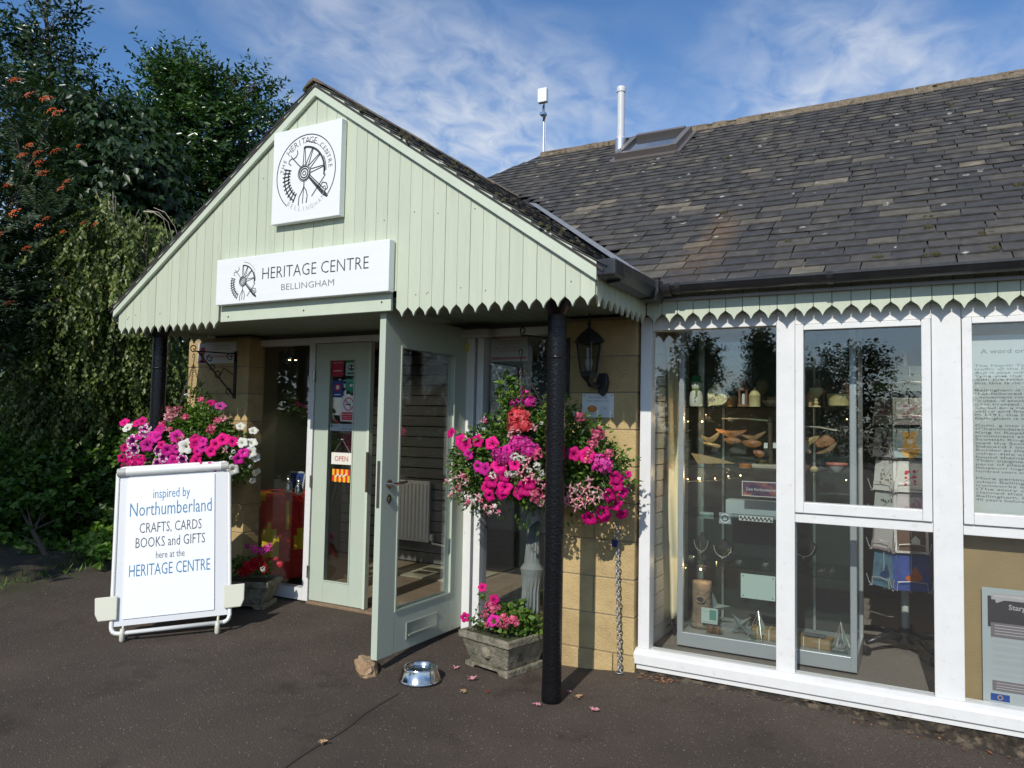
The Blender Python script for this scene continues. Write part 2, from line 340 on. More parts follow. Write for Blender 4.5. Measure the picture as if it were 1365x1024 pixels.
# verge of soil under the trees
g = MB(); xs = [-30, -22, -16, -12, -10, -8.6, -7.9, -7.4, -7.05, -6.85]; ys = [1.2, 2, 2.6, 3.1, 3.6, 4.1, 4.6, 5.2, 6, 7, 8.5, 11, 15, 22]
vs = []
for yy in ys:
    for i, xx in enumerate(xs):
        X_ = xx + (.25 * math.sin(yy * 2.1) + .12 * math.sin(yy * 5.3) if xx > -8 else 0) - (.2 if yy < 3 and xx > -8 else 0)
        X_ += .1 * random.random() - .05; vs.append((X_, yy, gz(X_, yy) + (-.02 if i == 9 else .03 + .05 * min(1, (9 - i) / 3) + .05 * random.random())))
g.add(vs, [(j * 10 + i, j * 10 + i + 1, (j + 1) * 10 + i + 1, (j + 1) * 10 + i) for j in range(len(ys) - 1) for i in range(9)])
soil = mat('verge_soil', (.040, .032, .02), .95, var=.4, vscale=9, bump=1, bscale=30, dirt=(.05, .07, .02), dscale=2.5, dlo=.45, dhi=.6)
tag(obj('verge', g, soil, smooth=True), kind='structure')

# ================================================================== THE BUILDING
B = thing('heritage_centre_building', 'single storey stone shop with pale green gabled porch and grey slate roof', 'building', (-1.5, 4.3, 0))
def part(name, mb, mt, parent=B, **k): return obj(name, mb, mt, parent, **k)
OG = [(-.5, .052), (-.40, .044), (-.27, .036), (-.15, .026), (-.07, .014), (0, 0)]
OG = OG + [(-a, b_) for a, b_ in OG[-2::-1]]
def zr(x): return ZA - .03 - TP * abs(x - XA)
def board(xc, w, ztop_l, ztop_r, zbot, scallop, o, u, n_, th=.014, mt=green, apex=None, name='gable_board'):
    hw = w / 2 - (.0011 if name == 'gable_board' else .0018)
    bot = [(a * 2 * hw, zbot + b_) for a, b_ in OG] if scallop else [(-hw, zbot), (hw, zbot)]
    top = [(hw, ztop_r)] + ([apex] if apex else []) + [(-hw, ztop_l)]
    g = MB().prism(bot + top, Vector(o) + xc * Vector(u), u, UZ, n_, th)
    return part(name, g, mt)
nb = 46; wb = (XR - XL) / nb
for i in range(nb):
    xc = XL + wb * (i + .5); zl, zr_ = zr(xc - wb / 2), zr(xc + wb / 2); ap = None
    if abs(xc - XA) < wb / 2: ap = (XA - xc, zr(XA))
    cut = -4.06 < xc < -2.66
    board(xc, wb, zl, zr_, ZT + .15 if cut else ZT + random.uniform(-.002, .002), not cut, (0, YG + random.uniform(0, .002), 0), UX, UY, apex=ap)
g = MB().box((-4.055, YG - .006, 2.078), (-2.655, YG + .016, 2.192)); part('fascia_board', g, green_trim, bevel=.003)
g = MB()
for x_, z_ in ((-3.98, 2.11), (-3.32, 2.115), (-2.72, 2.13)): g.prism([(.006 * math.cos(a), .006 * math.sin(a)) for a in np.linspace(0, 5.5, 7)], (x_, YG - .0065, z_), UX, UZ, -UY, .002)
part('nail_head', g, ink)
g = MB()
for _ in range(34):
    x = XL + wb * (random.randrange(1, nb) + .5) + random.uniform(-.02, .02); z = random.choice((2.16, 2.62, 3.0)) + random.uniform(-.02, .02)
    if z < zr(x) - .1: g.prism([(.0035 * math.cos(a), .0035 * math.sin(a)) for a in np.linspace(0, 5.5, 6)], (x, YG - .0012, z), UX, UZ, UY, .003)
o = part('board_nails', g, mat('rusty_nail', (.16, .13, .09), .7)); o['kind'] = 'stuff'
# backing so the joints read dark
g = MB().prism([(XL + .02, ZT + .16), (XR - .02, ZT + .16), (XR - .02, zr(XR)), (XA, zr(XA) - .02), (XL + .02, zr(XL))], (0, YG + .018, 0), UX, UZ, UY, .02); part('gable_backing', g, mat('backing_green', (.30, .34, .25), .8))
# barge boards
for s, xe in ((-1, XL - .032), (1, XR + .014)):
    zt = lambda x: ZA - TP * abs(x - XA)
    p = [(XA, zt(XA)), (xe, zt(xe)), (xe, zt(xe) - (.095 if s > 0 else .075)), (XA, zt(XA) - .085)]
    if s < 0: p = p[::-1]
    part('barge_board', MB().prism(p, (0, YG - .024, 0), UX, UZ, UY, .022), green_trim, bevel=.003)
# side boards of the porch
nsb = 9
for side, xs_ in ((1, XR), (-1, XL)):
    y0, y1 = YG + .018, YS if side > 0 else YS - .0; w_ = (y1 - y0) / nsb
    for i in range(nsb):
        yc = y0 + w_ * (i + .5)
        board(yc, w_, 2.24, 2.24, ZT, True, (xs_ + random.uniform(0, .002), 0, 0), UY, Vector((-side, 0, 0)), name='porch_side_board')
# eaves boards over the shop windows
wE = .0905; i = 0; x = XR + .004
while x < 2.2:
    board(x + wE / 2, wE, 2.25, 2.25, ZT + .002 + random.uniform(-.002, .002), True, (0, YS + random.uniform(0, .002), 0), UX, UY, name='eaves_board'); x += wE
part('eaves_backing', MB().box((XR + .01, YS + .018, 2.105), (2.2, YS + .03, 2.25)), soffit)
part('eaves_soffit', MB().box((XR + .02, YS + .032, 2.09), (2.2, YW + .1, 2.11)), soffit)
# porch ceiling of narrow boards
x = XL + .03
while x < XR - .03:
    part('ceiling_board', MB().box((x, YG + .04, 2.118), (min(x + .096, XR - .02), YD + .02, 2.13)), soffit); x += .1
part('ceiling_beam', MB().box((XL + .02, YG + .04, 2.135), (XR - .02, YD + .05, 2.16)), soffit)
# ---------------------------------------------------------------- roofs
def slate_mat(name, src):
    m, t, b = nodes_of(name); n, l = t.nodes, t.links
    if src == 'obj': v = n.new('ShaderNodeObjectInfo').outputs['Random']
    else: a = n.new('ShaderNodeAttribute'); a.attribute_name = 'tint'; v = a.outputs['Fac']
    base = ramp(v, [(0, (.044, .043, .043)), (.3, (.053, .051, .050)), (.6, (.062, .058, .054)), (.82, (.074, .068, .060)), (.92, (.10, .090, .072)), (.97, (.135, .12, .092)), (1, (.18, .155, .12))], n, l)
    g_ = n.new('ShaderNodeNewGeometry'); P_ = g_.outputs['Position']
    def nz(sc, d=6, r_=.65):
        q = n.new('ShaderNodeTexNoise'); q.inputs['Scale'].default_value = sc; q.inputs['Detail'].default_value = d; q.inputs['Roughness'].default_value = r_; l.new(P_, q.inputs[0]); return q.outputs[0]
    gr = ramp(nz(14), [(.3, (.65, .65, .65)), (.7, (1.3, 1.28, 1.22))], n, l)
    mm = n.new('ShaderNodeMixRGB'); mm.blend_type = 'MULTIPLY'; mm.inputs[0].default_value = 1; l.new(base, mm.inputs[1]); l.new(gr, mm.inputs[2]); cur = mm.outputs[0]
    def over(mask, col):
        nonlocal cur
        k = n.new('ShaderNodeMixRGB'); l.new(mask, k.inputs[0]); l.new(cur, k.inputs[1]); k.inputs[2].default_value = col + (1,); cur = k.outputs[0]
    def mul(a, b2):
        k = n.new('ShaderNodeMath'); k.operation = 'MULTIPLY'; l.new(a, k.inputs[0]); l.new(b2, k.inputs[1]); return k.outputs[0]
    # rust streak running down the slope
    s = n.new('ShaderNodeSeparateXYZ'); l.new(P_, s.inputs[0])
    wv = n.new('ShaderNodeMath'); wv.operation = 'MULTIPLY_ADD'; wv.inputs[1].default_value = .35; l.new(nz(3), wv.inputs[0]); l.new(s.outputs[0], wv.inputs[2]); dx = n.new('ShaderNodeMath'); dx.operation = 'ADD'; dx.inputs[1].default_value = .96; l.new(wv.outputs[0], dx.inputs[0])
    ab = n.new('ShaderNodeMath'); ab.operation = 'ABSOLUTE'; l.new(dx.outputs[0], ab.inputs[0])
    m1 = ramp(ab.outputs[0], [(.05, (1, 1, 1)), (.15, (0, 0, 0))], n, l)
    mr = n.new('ShaderNodeMapRange'); mr.inputs[1].default_value = 4.15; mr.inputs[2].default_value = 5.15; l.new(s.outputs[1], mr.inputs[0])
    m2 = ramp(mr.outputs[0], [(0, (.2, .2, .2)), (.25, (.9, .9, .9)), (.7, (.9, .9, .9)), (1, (0, 0, 0))], n, l)
    over(mul(mul(m1, m2), ramp(nz(7), [(.3, (.1, .1, .1)), (.6, (.5, .5, .5))], n, l)), (.20, .115, .055))
    over(ramp(nz(1.6, 8, .7), [(.60, (0, 0, 0)), (.78, (.3, .3, .3))], n, l), (.085, .078, .05))
    vo = n.new('ShaderNodeTexVoronoi'); vo.inputs['Scale'].default_value = 9; l.new(P_, vo.inputs[0])
    wn = n.new('ShaderNodeTexWhiteNoise'); l.new(vo.outputs['Position'], wn.inputs[0])
    q = mul(ramp(vo.outputs['Distance'], [(.12, (1, 1, 1)), (.2, (0, 0, 0))], n, l), ramp(wn.outputs[0], [(.78, (0, 0, 0)), (.80, (1, 1, 1))], n, l))
    over(mul(q, ramp(nz(60, 3), [(.42, (0, 0, 0)), (.52, (1, 1, 1))], n, l)), (.45, .45, .40))
    l.new(cur, b.inputs['Base Color']); b.inputs['Roughness'].default_value = .62; b.inputs['Specular IOR Level'].default_value = .45
    bp = n.new('ShaderNodeBump'); bp.inputs['Strength'].default_value = .6; bp.inputs['Distance'].default_value = .006; l.new(nz(45, 6), bp.inputs['Height']); l.new(bp.outputs[0], b.inputs['Normal'])
    MATS[name] = m; return m
slate_o, slate_t = slate_mat('slate_single', 'obj'), slate_mat('slate_field', 'attr')
TM = .675; th = math.atan(TM); EY, EZ = 4.12, 2.25       # main eave
RY = 7.293; RZ = EZ + TM * (RY - EY)
def hipx(y): return -3.633 + .58 * (y - RY)
roofm = MB()
zq = lambda y: EZ + TM * (y - EY) - .012
roofm.add([(hipx(EY), EY, zq(EY)), (2.4, EY, zq(EY)), (2.4, RY, zq(RY)), (hipx(RY), RY, zq(RY)), (2.4, 10.5, 2.2), (hipx(EY), 10.5, 2.2)], [(0, 1, 2, 3), (3, 2, 4, 5), (0, 3, 5)])
roof = part('main_roof', roofm, mat('roof_deck', (.03, .03, .032), .9))
def zporch(x): return ZA + .004 - TP * abs(x - XA)
Sdir = Vector((0, math.cos(th), math.sin(th))); Sn = Vector((0, -math.sin(th), math.cos(th)))
def slate_verts(w, ln=.19, t_=.008):
    j = lambda a: random.uniform(-a, a) * 1.8; hw = w / 2 - .0025
    a = [(-hw + j(.002), j(.005), .012), (hw + j(.002), j(.005), .012), (hw, ln, -.004), (-hw, ln, -.004)]
    return [Vector(p) for p in a] + [Vector((p[0], p[1] + .0015, p[2] + t_)) for p in a]
SF = [(0, 3, 2, 1), (4, 5, 6, 7), (0, 1, 5, 4), (1, 2, 6, 5), (2, 3, 7, 6), (3, 0, 4, 7)]
Rm = Matrix((UX, Sdir, Sn)).transposed()
slates = []; gauge = .106; row = 0; s_ = -.03; L_tot = (RY - EY) / math.cos(th)
SKY = (-2.56, -1.94, 6.60, 7.16)
while s_ < L_tot - .04:
    y = EY + s_ * math.cos(th); x = hipx(y) + random.uniform(-.1, .02)
    while x < 2.3:
        w = random.choice((.14, .16, .18, .21, .25)) * (1.06 - .12 * s_ / L_tot); xc = x + w / 2; x += w
        if zporch(xc) > EZ + TM * (y - EY) + .02 and y < 6.2: continue
        if SKY[0] + .05 < xc < SKY[1] - .05 and SKY[2] + .05 < y < SKY[3] - .12: continue
        slates.append((xc, s_, w))
    s_ += gauge + random.uniform(-.003, .003); row += 1
def scr(p):
    v = RW.T @ (np.array(p) - C0); return CX + F * v[0] / v[2], CY - F * v[1] / v[2], v[2]
def vis(p, mg=10): a, b_, d_ = scr(p); return d_ > 0 and -mg < a < 1365 + mg and -mg < b_ < 1024 + mg
def spos(xc, s): return Vector((xc, EY, EZ)) + Sdir * s
cand = sorted([q for q in slates if vis(spos(q[0], q[1]))], key=lambda q: scr(spos(q[0], q[1]))[2] / q[2])
near = set(map(id, cand[:292])); wvar = {}
for q in slates:
    if id(q) not in near: continue
    key = round(q[2], 2)
    if key not in wvar or (len(wvar[key]) < 3 and random.random() < .3):
        me = bpy.data.meshes.new('slate'); me.from_pydata(slate_verts(key), [], SF); me.materials.append(slate_o); wvar.setdefault(key, []).append(me)
    o = bpy.data.objects.new('slate', random.choice(wvar[key])); link(o, roof, spos(q[0], q[1]))
    o.rotation_euler = (th + random.uniform(-.01, .01), random.uniform(-.008, .008), random.uniform(-.012, .012)); o.scale = (q[2] / key, 1, 1)
def slate_field(lst, name, parent, pos, R_, mt):
    V, Fq, T = [], [], []
    for xc, s, w in lst:
        vs = slate_verts(w); p = pos(xc, s); b0 = len(V); tv = random.random(); a = random.uniform(-.012, .012); Rz = Matrix.Rotation(a, 3, 'Z')
        V += [tuple(p + R_ @ (Rz @ v)) for v in vs]; Fq += [tuple(b0 + i for i in f) for f in SF]; T += [tv] * 6
    return mesh_np(name, V, Fq, mt, parent, T)
o = slate_field([q for q in slates if id(q) not in near], 'upper_slates', roof, spos, Rm, slate_t); o['kind'] = 'stuff'
# ridge: mortared ridge tiles
ridge_m = mat('ridge_tile', (.17, .125, .085), .95, var=.4, vscale=18, bump=1, bscale=40, dirt=(.10, .08, .05), dscale=11, dlo=.45, dhi=.62)
ridge_mort = mat('ridge_mortar', (.22, .175, .12), .95, var=.35, vscale=25, bump=1, bscale=50, dirt=(.09, .075, .05), dscale=16, dlo=.5, dhi=.64)
x = hipx(RY)
while x < 2.3:
    ln = .30; pr_ = [(math.cos(a) * .09, math.sin(a) * .035 + random.uniform(-.003, .003)) for a in np.linspace(0, math.pi, 7)]; dz = random.uniform(-.012, -.004)
    part('ridge_tile', MB().prism(pr_, (x, RY, RZ + .005 + dz), UY, UZ, UX, ln - .008), ridge_m, roof); x += ln
g = MB(); x = hipx(RY)
while x < 2.3:
    g.box((x, RY - .088 + random.uniform(-.015, .01), RZ - .09), (x + random.uniform(.08, .16), RY + .1, RZ + random.uniform(-.012, .010))); x += .04 + random.random() * .05
part('ridge_bedding', g, ridge_mort, roof)
# moss cushions on the slates
moss = mat('moss', (.055, .05, .018), .95, var=.4, vscale=60, bump=1, bscale=90)
for k, (px, py) in enumerate([(1165, 347), (1240, 343), (1241, 292), (1057, 324), (1244, 306), (1315, 314), (1320, 335), (1362, 249), (970, 213), (1350, 157), (1266, 143), (969, 286)]):
    c = at(px, py, z=2.4) if False else None
    rr = RW @ _c(px, py); nn = np.array(Sn); t_ = ((np.array([0, EY, EZ]) - C0) @ nn) / (rr @ nn); c = Vector(C0 + t_ * rr) + Sn * .012
    g = MB()
    for _ in range(6):
        q = c + Vector((random.uniform(-.03, .03), random.uniform(-.02, .02), 0)); r_ = random.uniform(.010, .02)
        g.lathe([(r_ * .9, -.012), (r_, 0), (r_ * .6, r_ * .6), (.001, r_ * .8)], q, 7)
    part('moss_clump', g, moss, roof)
# porch roof
pd = MB()
for s in (-1, 1):
    xe = XL - .06 if s < 0 else XR + .05
    yb = 6.0
    a = [(XA, YG - .028, zporch(XA) - .02), (xe, YG - .028, zporch(xe) - .02), (xe, 4.12 if s > 0 else 4.12, zporch(xe) - .02), (XA, yb, zporch(XA) - .02)]
    pd.add(a + [(p[0], p[1], p[2] - .014) for p in a], SF)
proof = part('porch_roof', pd, mat('porch_deck', (.05, .045, .04), .9))
thp = math.atan(TP); field = []
for s in (-1, 1):
    dr = Vector((s * math.cos(thp), 0, -math.sin(thp))); nr = Vector((s * math.sin(thp), 0, math.cos(thp)))
    # slate local: x across (=Y), y up slope, z normal
    Rp = Matrix((UY * (1 if s > 0 else -1), -dr, nr)).transposed()
    Lp = ((XR + .06 - XA) if s > 0 else (XA - XL + .07)) / math.cos(thp); k = 0; sdist = Lp
    fld = []
    while sdist > .21:
        xe = XA + s * sdist * math.cos(thp); yend = 4.15 + (zporch(xe) - zporch(XR)) / TM if True else 6
        yy = YG - .032 + (-.1 if k % 2 else 0)
        while yy < yend:
            w = random.choice((.2, .23, .26)); y0 = max(yy, YG - .034); w2 = yy + w - y0
            if w2 > .05: fld.append((y0 + w2 / 2, sdist, w2))
            yy += w
        sdist -= .14; k += 1
    pos = lambda yc, sd, s=s: Vector((XA + s * sd * math.cos(thp), yc, zporch(XA) - .012 - sd * math.sin(thp)))
    V, Fq, T = [], [], []
    for yc, sd, w in fld:
        vs = slate_verts(w, .21, .006); p = pos(yc, sd); b0 = len(V); tv = random.random() * .85
        V += [tuple(p + Rp @ v) for v in vs]; Fq += [tuple(b0 + i for i in f) for f in SF]; T += [tv] * 6
    o = mesh_np('porch_slates', V, Fq, slate_t, proof, T); o['kind'] = 'stuff'
y = YG - .045; k = 0
while y < 5.9:
    dz = random.uniform(-.006, .006)
    prf = [(-.085, -.052), (-.075, -.036), (-.03, -.002), (0, .010), (.03, -.002), (.075, -.036), (.085, -.052), (.0, -.006)]
    part('ridge_tile', MB().prism(prf, (XA, y, zporch(XA) + .004 + dz), UX, UZ, UY, .292), ridge_mort if k % 2 else ridge_m, proof); k += 1; y += .3
g = MB()
for _ in range(110):
    s = random.choice((-1, 1, 1)); d_ = random.uniform(0, 2.1) if s > 0 else random.uniform(0, .3); yy = YG - .05 + random.random() ** 1.5 * 1.6
    p = Vector((XA + s * d_ * math.cos(thp), yy, zporch(XA) - d_ * math.sin(thp) + .004)); r_ = random.uniform(.008, .02)
    g.lathe([(r_, -.01), (r_ * .8, r_ * .4), (.001, r_ * .7)], p, 6)
o = part('moss_clump', g, moss, proof); o['kind'] = 'stuff'
# lead valley
g = MB(); vp = []
for i in range(7):
    f_ = i / 6; xx = XR + .02 - f_ * 1.55; yy = EY + .03 + (XR + .02 - xx) * TP / TM; zz_ = EZ + TM * (yy - EY)
    vp.append((xx - .03, yy - .025, zz_ + .030)); vp.append((xx + .018, yy + .012, zz_ + .030))
g.add(vp, [(2 * i, 2 * i + 1, 2 * i + 3, 2 * i + 2) for i in range(6)]); part('valley_flashing', g, lead, proof)
# gutters
def gutter(path_x0, path_x1, yc, zc, rr=.046, n_=10):
    g = MB(); prof = [(math.cos(a) * rr, math.sin(a) * rr) for a in np.linspace(math.pi, 2 * math.pi, n_)]
    prof = [(-rr - .006, .006), (-rr - .006, -.006)] + prof[1:-1] + [(rr, 0), (rr - .004, 0)] + [(a * .92, b_ * .92) for a, b_ in prof[1:-1]][::-1] + [(-rr + .004, .006)]
    g.prism(prof, (path_x0, yc, zc), UY, UZ, UX, path_x1 - path_x0); return g
GY, GZ_ = EY - .020, 2.236
part('gutter', gutter(XR + .16, 2.2, GY, GZ_), blackplast, smooth=True, auto=True)
for x_ in (-.42, .95, -1.20):
    part('gutter_bracket', MB().prism([(math.cos(a) * .054, math.sin(a) * .054) for a in np.linspace(math.pi * .98, 2.02 * math.pi, 12)] + [(math.cos(a) * .048, math.sin(a) * .048) for a in np.linspace(2.02 * math.pi, math.pi * .98, 12)], (x_, GY, GZ_ + .004), UY, UZ, UX, .03), blackplast)
part('gutter_fascia', MB().box((XR + .02, YS - .028, 2.165), (2.2, YS - .003, 2.180)), mat('grey_trim', (.30, .30, .30), .4))
# porch side gutter, box profile, with end cap and corner piece
prf = [(-.055, .03), (-.060, -.012), (-.035, -.060), (.03, -.066), (.045, -.03), (.045, .03), (.038, .03), (.036, -.02), (-.045, -.01), (-.048, .03)]
gx0 = XR + .045
part('side_gutter', MB().prism([(-a, b_) for a, b_ in prf], (gx0 + .01, YG + .10, 2.225), UX, UZ, UY, GY - YG - .14), blackplast)
part('gutter_end_cap', MB().box((gx0 - .045, YG - .015, 2.175), (gx0 + .065, YG + .13, 2.262)), blackplast, bevel=.012)
part('gutter_corner', MB().prism([(-.06, .035), (-.066, -.05), (-.03, -.075), (.05, -.075), (.075, -.04), (.075, .035)], (gx0 + .01, GY - .09, 2.228), UX, UZ, UY, .15), blackplast, bevel=.006)
part('gutter_joint', MB().prism([(math.cos(a) * .062, math.sin(a) * .062) for a in np.linspace(math.pi, 2 * math.pi, 12)], (gx0 + .085, GY, GZ_ + .004), UY, UZ, UX, .05), blackplast)
part('valley_end_flashing', MB().box((gx0 + .0, YG + .28, 2.258), (gx0 + .055, GY - .03, 2.264), Matrix.Translation((0, 0, 0))), lead)
# left gutter, seen beyond the porch corner
part('side_gutter', MB().prism(prf, (XL - .05, YG + .02, 2.20), UX, UZ, UY, .75), blackplast)
# skylight
x0, x1, y0, y1 = SKY[0] + .02, SKY[1] - .0, SKY[2] + .02, SKY[3] - .02
def rp(x, y, h): return Vector((x, EY, EZ)) + Sdir * ((y - EY) / math.cos(th)) + Sn * h
skyfr = mat('skylight_frame', (.17, .15, .14), .35, metal=.3)
g = MB()
def bar(xa, xb, ya, yb, h0, h1):
    a = [rp(xa, ya, h0), rp(xb, ya, h0), rp(xb, yb, h0), rp(xa, yb, h0), rp(xa, ya, h1), rp(xb, ya, h1), rp(xb, yb, h1), rp(xa, yb, h1)]
    g.add(a, [(0, 3, 2, 1), (4, 5, 6, 7), (0, 1, 5, 4), (1, 2, 6, 5), (2, 3, 7, 6), (3, 0, 4, 7)])
bar(x0, x0 + .055, y0, y1, -.01, .085); bar(x1 - .055, x1, y0, y1, -.01, .085); bar(x0 + .056, x1 - .056, y0, y0 + .05, -.01, .08); bar(x0 + .056, x1 - .056, y1 - .06, y1, -.01, .10)
bar(x0 - .04, x0 - .001, y0 - .05, y1, -.01, .03); bar(x1 + .001, x1 + .04, y0 - .05, y1, -.01, .03); bar(x0, x1, y0 - .07, y0 - .001, -.01, .028)
sk = part('skylight', g, skyfr, roof)
g = MB(); bar(x0 + .056, x1 - .056, y0 + .051, y1 - .061, .045, .055); part('skylight_pane', g, mat('skylight_glass', (.05, .06, .07), .03, spec=1.0, coat=1), roof)
# flue
fb = Vector((-2.64, 7.02, 4.20)); g = MB()
g.lathe([(.05, -.12), (.05, .13), (.038, .14), (.038, .60), (.045, .60), (.047, .64), (.04, .655)], fb, 16); part('flue_pipe', g, [mat('flue_white', (.62, .63, .63), .4, var=.05)], smooth=True, auto=True)
part('flue_collar', MB().lathe([(.056, -.02), (.054, .12), (.053, .12), (.052, -.02)], fb, 16), alu, smooth=True, auto=True)
part('flue_flashing', MB().lathe([(.16, -.11), (.10, -.04), (.058, .0), (.056, .0)], fb, 14), lead)
# antenna
an = thing('antenna', 'small white square antenna panel on a thin mast beyond the roof ridge', 'antenna', (-3.66, 7.33, 4.38))
obj('mast', MB().tube([(-3.66, 7.33, 4.3), (-3.66, 7.33, 5.02)], .012, 8).tube([(-3.635, 7.33, 4.3), (-3.635, 7.33, 4.78)], .006, 6), alu, an)
obj('mounting_bracket', MB().tube([(-3.66, 7.33, 4.80), (-3.63, 7.29, 4.83), (-3.65, 7.30, 4.87), (-3.66, 7.32, 4.97)], .014, 6).box((-3.69, 7.28, 4.86), (-3.63, 7.35, 4.89)), steel, an)
obj('panel', MB().box((-3.70, 7.24, 4.98), (-3.59, 7.30, 5.14), None), signwhite, an, bevel=.01)
# ---------------------------------------------------------------- stone pillars
zc = [0, .12, .335, .55, .77, .99, 1.207, 1.425, 1.645, 1.863, 2.085]
def pillar(xa, xb, joints, ret):
    """coursed sandstone: core of mortar, blocks proud by 3 mm; plinth course 12 mm proud"""
    core = part('stone_pillar', MB().box((xa + .004, YP + .004, -.03), (xb - .004, YD + .02, 2.10)), mortar)
    for i in range(10):
        z0, z1 = zc[i] + (.003 if i else -.03), zc[i + 1] - .003
        if i == 0: z1 = .118
        cuts = [xa] + [j for j in joints.get(i, [])] + [xb]; ex = .012 if i == 0 else random.uniform(0, .002)
        for k in range(len(cuts) - 1):
            e0 = ex if k == 0 else 0; e1 = ex if k == len(cuts) - 2 else 0
            g = MB().box((cuts[k] + (.003 if k else -e0), YP - ex, z0), (cuts[k + 1] - (.003 if k < len(cuts) - 2 else -e1), YD + .015, z1))
            obj('stone_block', g, sand, core, bevel=.004)
    return core
pillar(-1.985, -1.478, {3: [], 2: [-1.733], 4: [-1.733], 0: [-1.6]}, 1)
LPX = at(330, 600, y=YP).x
pillar(-5.40, -4.69, {2: [-5.0], 4: [-5.1], 6: [-4.95]}, 1)
# wall returning behind the left pillar
part('stone_side_wall', MB().box((-5.39, YD + .03, -.02), (-5.30, 10, 2.3)), sand); part('inner_lining', MB().box((-5.29, YD + .06, .0), (-5.26, 10, 2.2)), mat('dull_green_wall', (.10, .12, .09), .8))
# rear body of the shop
inner = mat('interior_wall', (.30, .29, .26), .9)
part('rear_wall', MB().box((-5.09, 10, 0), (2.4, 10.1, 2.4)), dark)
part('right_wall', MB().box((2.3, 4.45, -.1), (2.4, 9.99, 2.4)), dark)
part('inner_ceiling', MB().box((-5.25, 4.48, 2.17), (2.29, 9.99, 2.2)), mat('inner_ceiling', (.25, .25, .24), .9))
part('shop_floor', MB().box((-5.25, 4.50, .06), (-1.60, 9.99, .095)), mat('shop_floor', (.20, .15, .10), .7, var=.2))
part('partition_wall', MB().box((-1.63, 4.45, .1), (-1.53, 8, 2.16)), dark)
part('back_partition', MB().box((-1.50, 6.9, .1), (2.28, 7.0, 2.16)), mat('partition_grey', (.11, .11, .105), .8))
carpet = mat('carpet', (.27, .24, .21), .98, var=.25, vscale=90, bump=1, bscale=200)
part('window_carpet', MB().box((-1.52, YW + .06, .06), (2.28, 6.89, .102)), carpet)
# ---------------------------------------------------------------- posts
def post(x, y, zt_=2.12):
    g = MB(); n_ = 20; rows = 70; vs = []
    rs = []
    for i in range(rows):
        z = gz(x, y) - .01 + (zt_ + .01) * i / (rows - 1); rs.append((.0515 + (.002 if i < 3 else 0), z))
    g.lathe(rs, (x, y, 0), n_)
    p = part('porch_post', g, blackgloss, smooth=True)
    part('post_collar', MB().lathe([(.0535, 0), (.055, .004), (.055, .01), (.0535, .014)], (x, y, 1.80), 20), blackgloss, p, smooth=True)
    g = MB().lathe([(.052, 0), (.07, .05), (.09, .08), (.09, .09)], (x, y, 2.035), 16); part('post_capital', g, blackgloss, p, smooth=True)
post(-1.722, 3.655); post(-4.985, 3.655)
# ---------------------------------------------------------------- entrance
def A(px, py): return at(px, py, y=YD)
ZS, ZH = .075, 2.082
def frame(name, boxes, mt, parent=B, bevel=.003):
    g = MB()
    for a, b_ in boxes: g.box(a, b_)
    return part(name, g, mt, parent, bevel=bevel)
# sidelight left of doors
xa, xb = -4.775, -4.105
sl_ = frame('sidelight_window', [((xa, YD - .03, ZS), (xa + .055, YD + .05, ZH)), ((xb - .055, YD - .03, ZS), (xb, YD + .05, ZH)), ((xa + .056, YD - .029, ZH - .05), (xb - .056, YD + .05, ZH)), ((xa + .056, YD - .03, ZS), (xb - .056, YD + .05, ZS + .09))], whitewood)
part('pane', MB().box((xa + .055, YD + .008, ZS + .09), (xb - .055, YD + .014, ZH - .05)), glass, sl_)
frame('door_head', [((-4.104, YD - .03, ZH - .045), (-2.655, YD + .05, ZH))], whitewood)
part('threshold', MB().box((-4.10, YD - .05, .03), (-2.70, YD + .12, ZS + .008)), mat('worn_oak', (.22, .15, .09), .7, var=.3, vscale=20), bevel=.004)
def leaf_door(name, x0, x1, rail, st, top, bottom, mt):
    """door leaf lying in the door plane between x0..x1; returns list of boxes"""
    return [((x0, YD - .022, ZS + .012), (x0 + st, YD + .022, ZH - .05)), ((x1 - st, YD - .022, ZS + .012), (x1, YD + .022, ZH - .05)),
            ((x0 + st, YD - .0215, ZS + .012), (x1 - st, YD + .0215, bottom)), ((x0 + st, YD - .0215, top), (x1 - st, YD + .0215, ZH - .05))]
fx0, fx1 = -4.095, -3.575
fd = frame('fixed_door', leaf_door('fixed', fx0, fx1, 0, .135, 1.90, .245, green_door), green_door)
part('pane', MB().box((fx0 + .135, YD - .004, .245), (fx1 - .135, YD + .004, 1.90)), glass, fd)
fr_ = []
part('glazing_bead', MB().box((fx0 + .135, YD - .026, .245), (fx1 - .135, YD - .022, .253)).box((fx0 + .135, YD - .026, .253), (fx0 + .143, YD - .022, 1.90)).box((fx1 - .143, YD - .026, .253), (fx1 - .135, YD - .022, 1.90)), green_door, fd)
part('closing_strip', MB().box((fx1 - .002, YD - .03, ZS + .012), (fx1 + .02, YD + .012, ZH - .05)), green_trim, fd)
part('edge_bolt', MB().box((fx1 + .002, YD - .034, .93), (fx1 + .024, YD - .031, 1.22)), mat('bronze_strip', (.12, .085, .05), .4, metal=.7), fd)
for z in (1.78, .98, .30): part('hinge', MB().tube([(fx0 - .006, YD - .034, z - .045), (fx0 - .006, YD - .034, z + .045)], .009, 8), steel, fd)
# open door: hung at x=-2.725, standing out at right angles
HX = -2.735
Mo = Matrix.Translation((HX, YD - .035, 0)) @ Matrix.Rotation(math.radians(89.2), 4, 'Z')
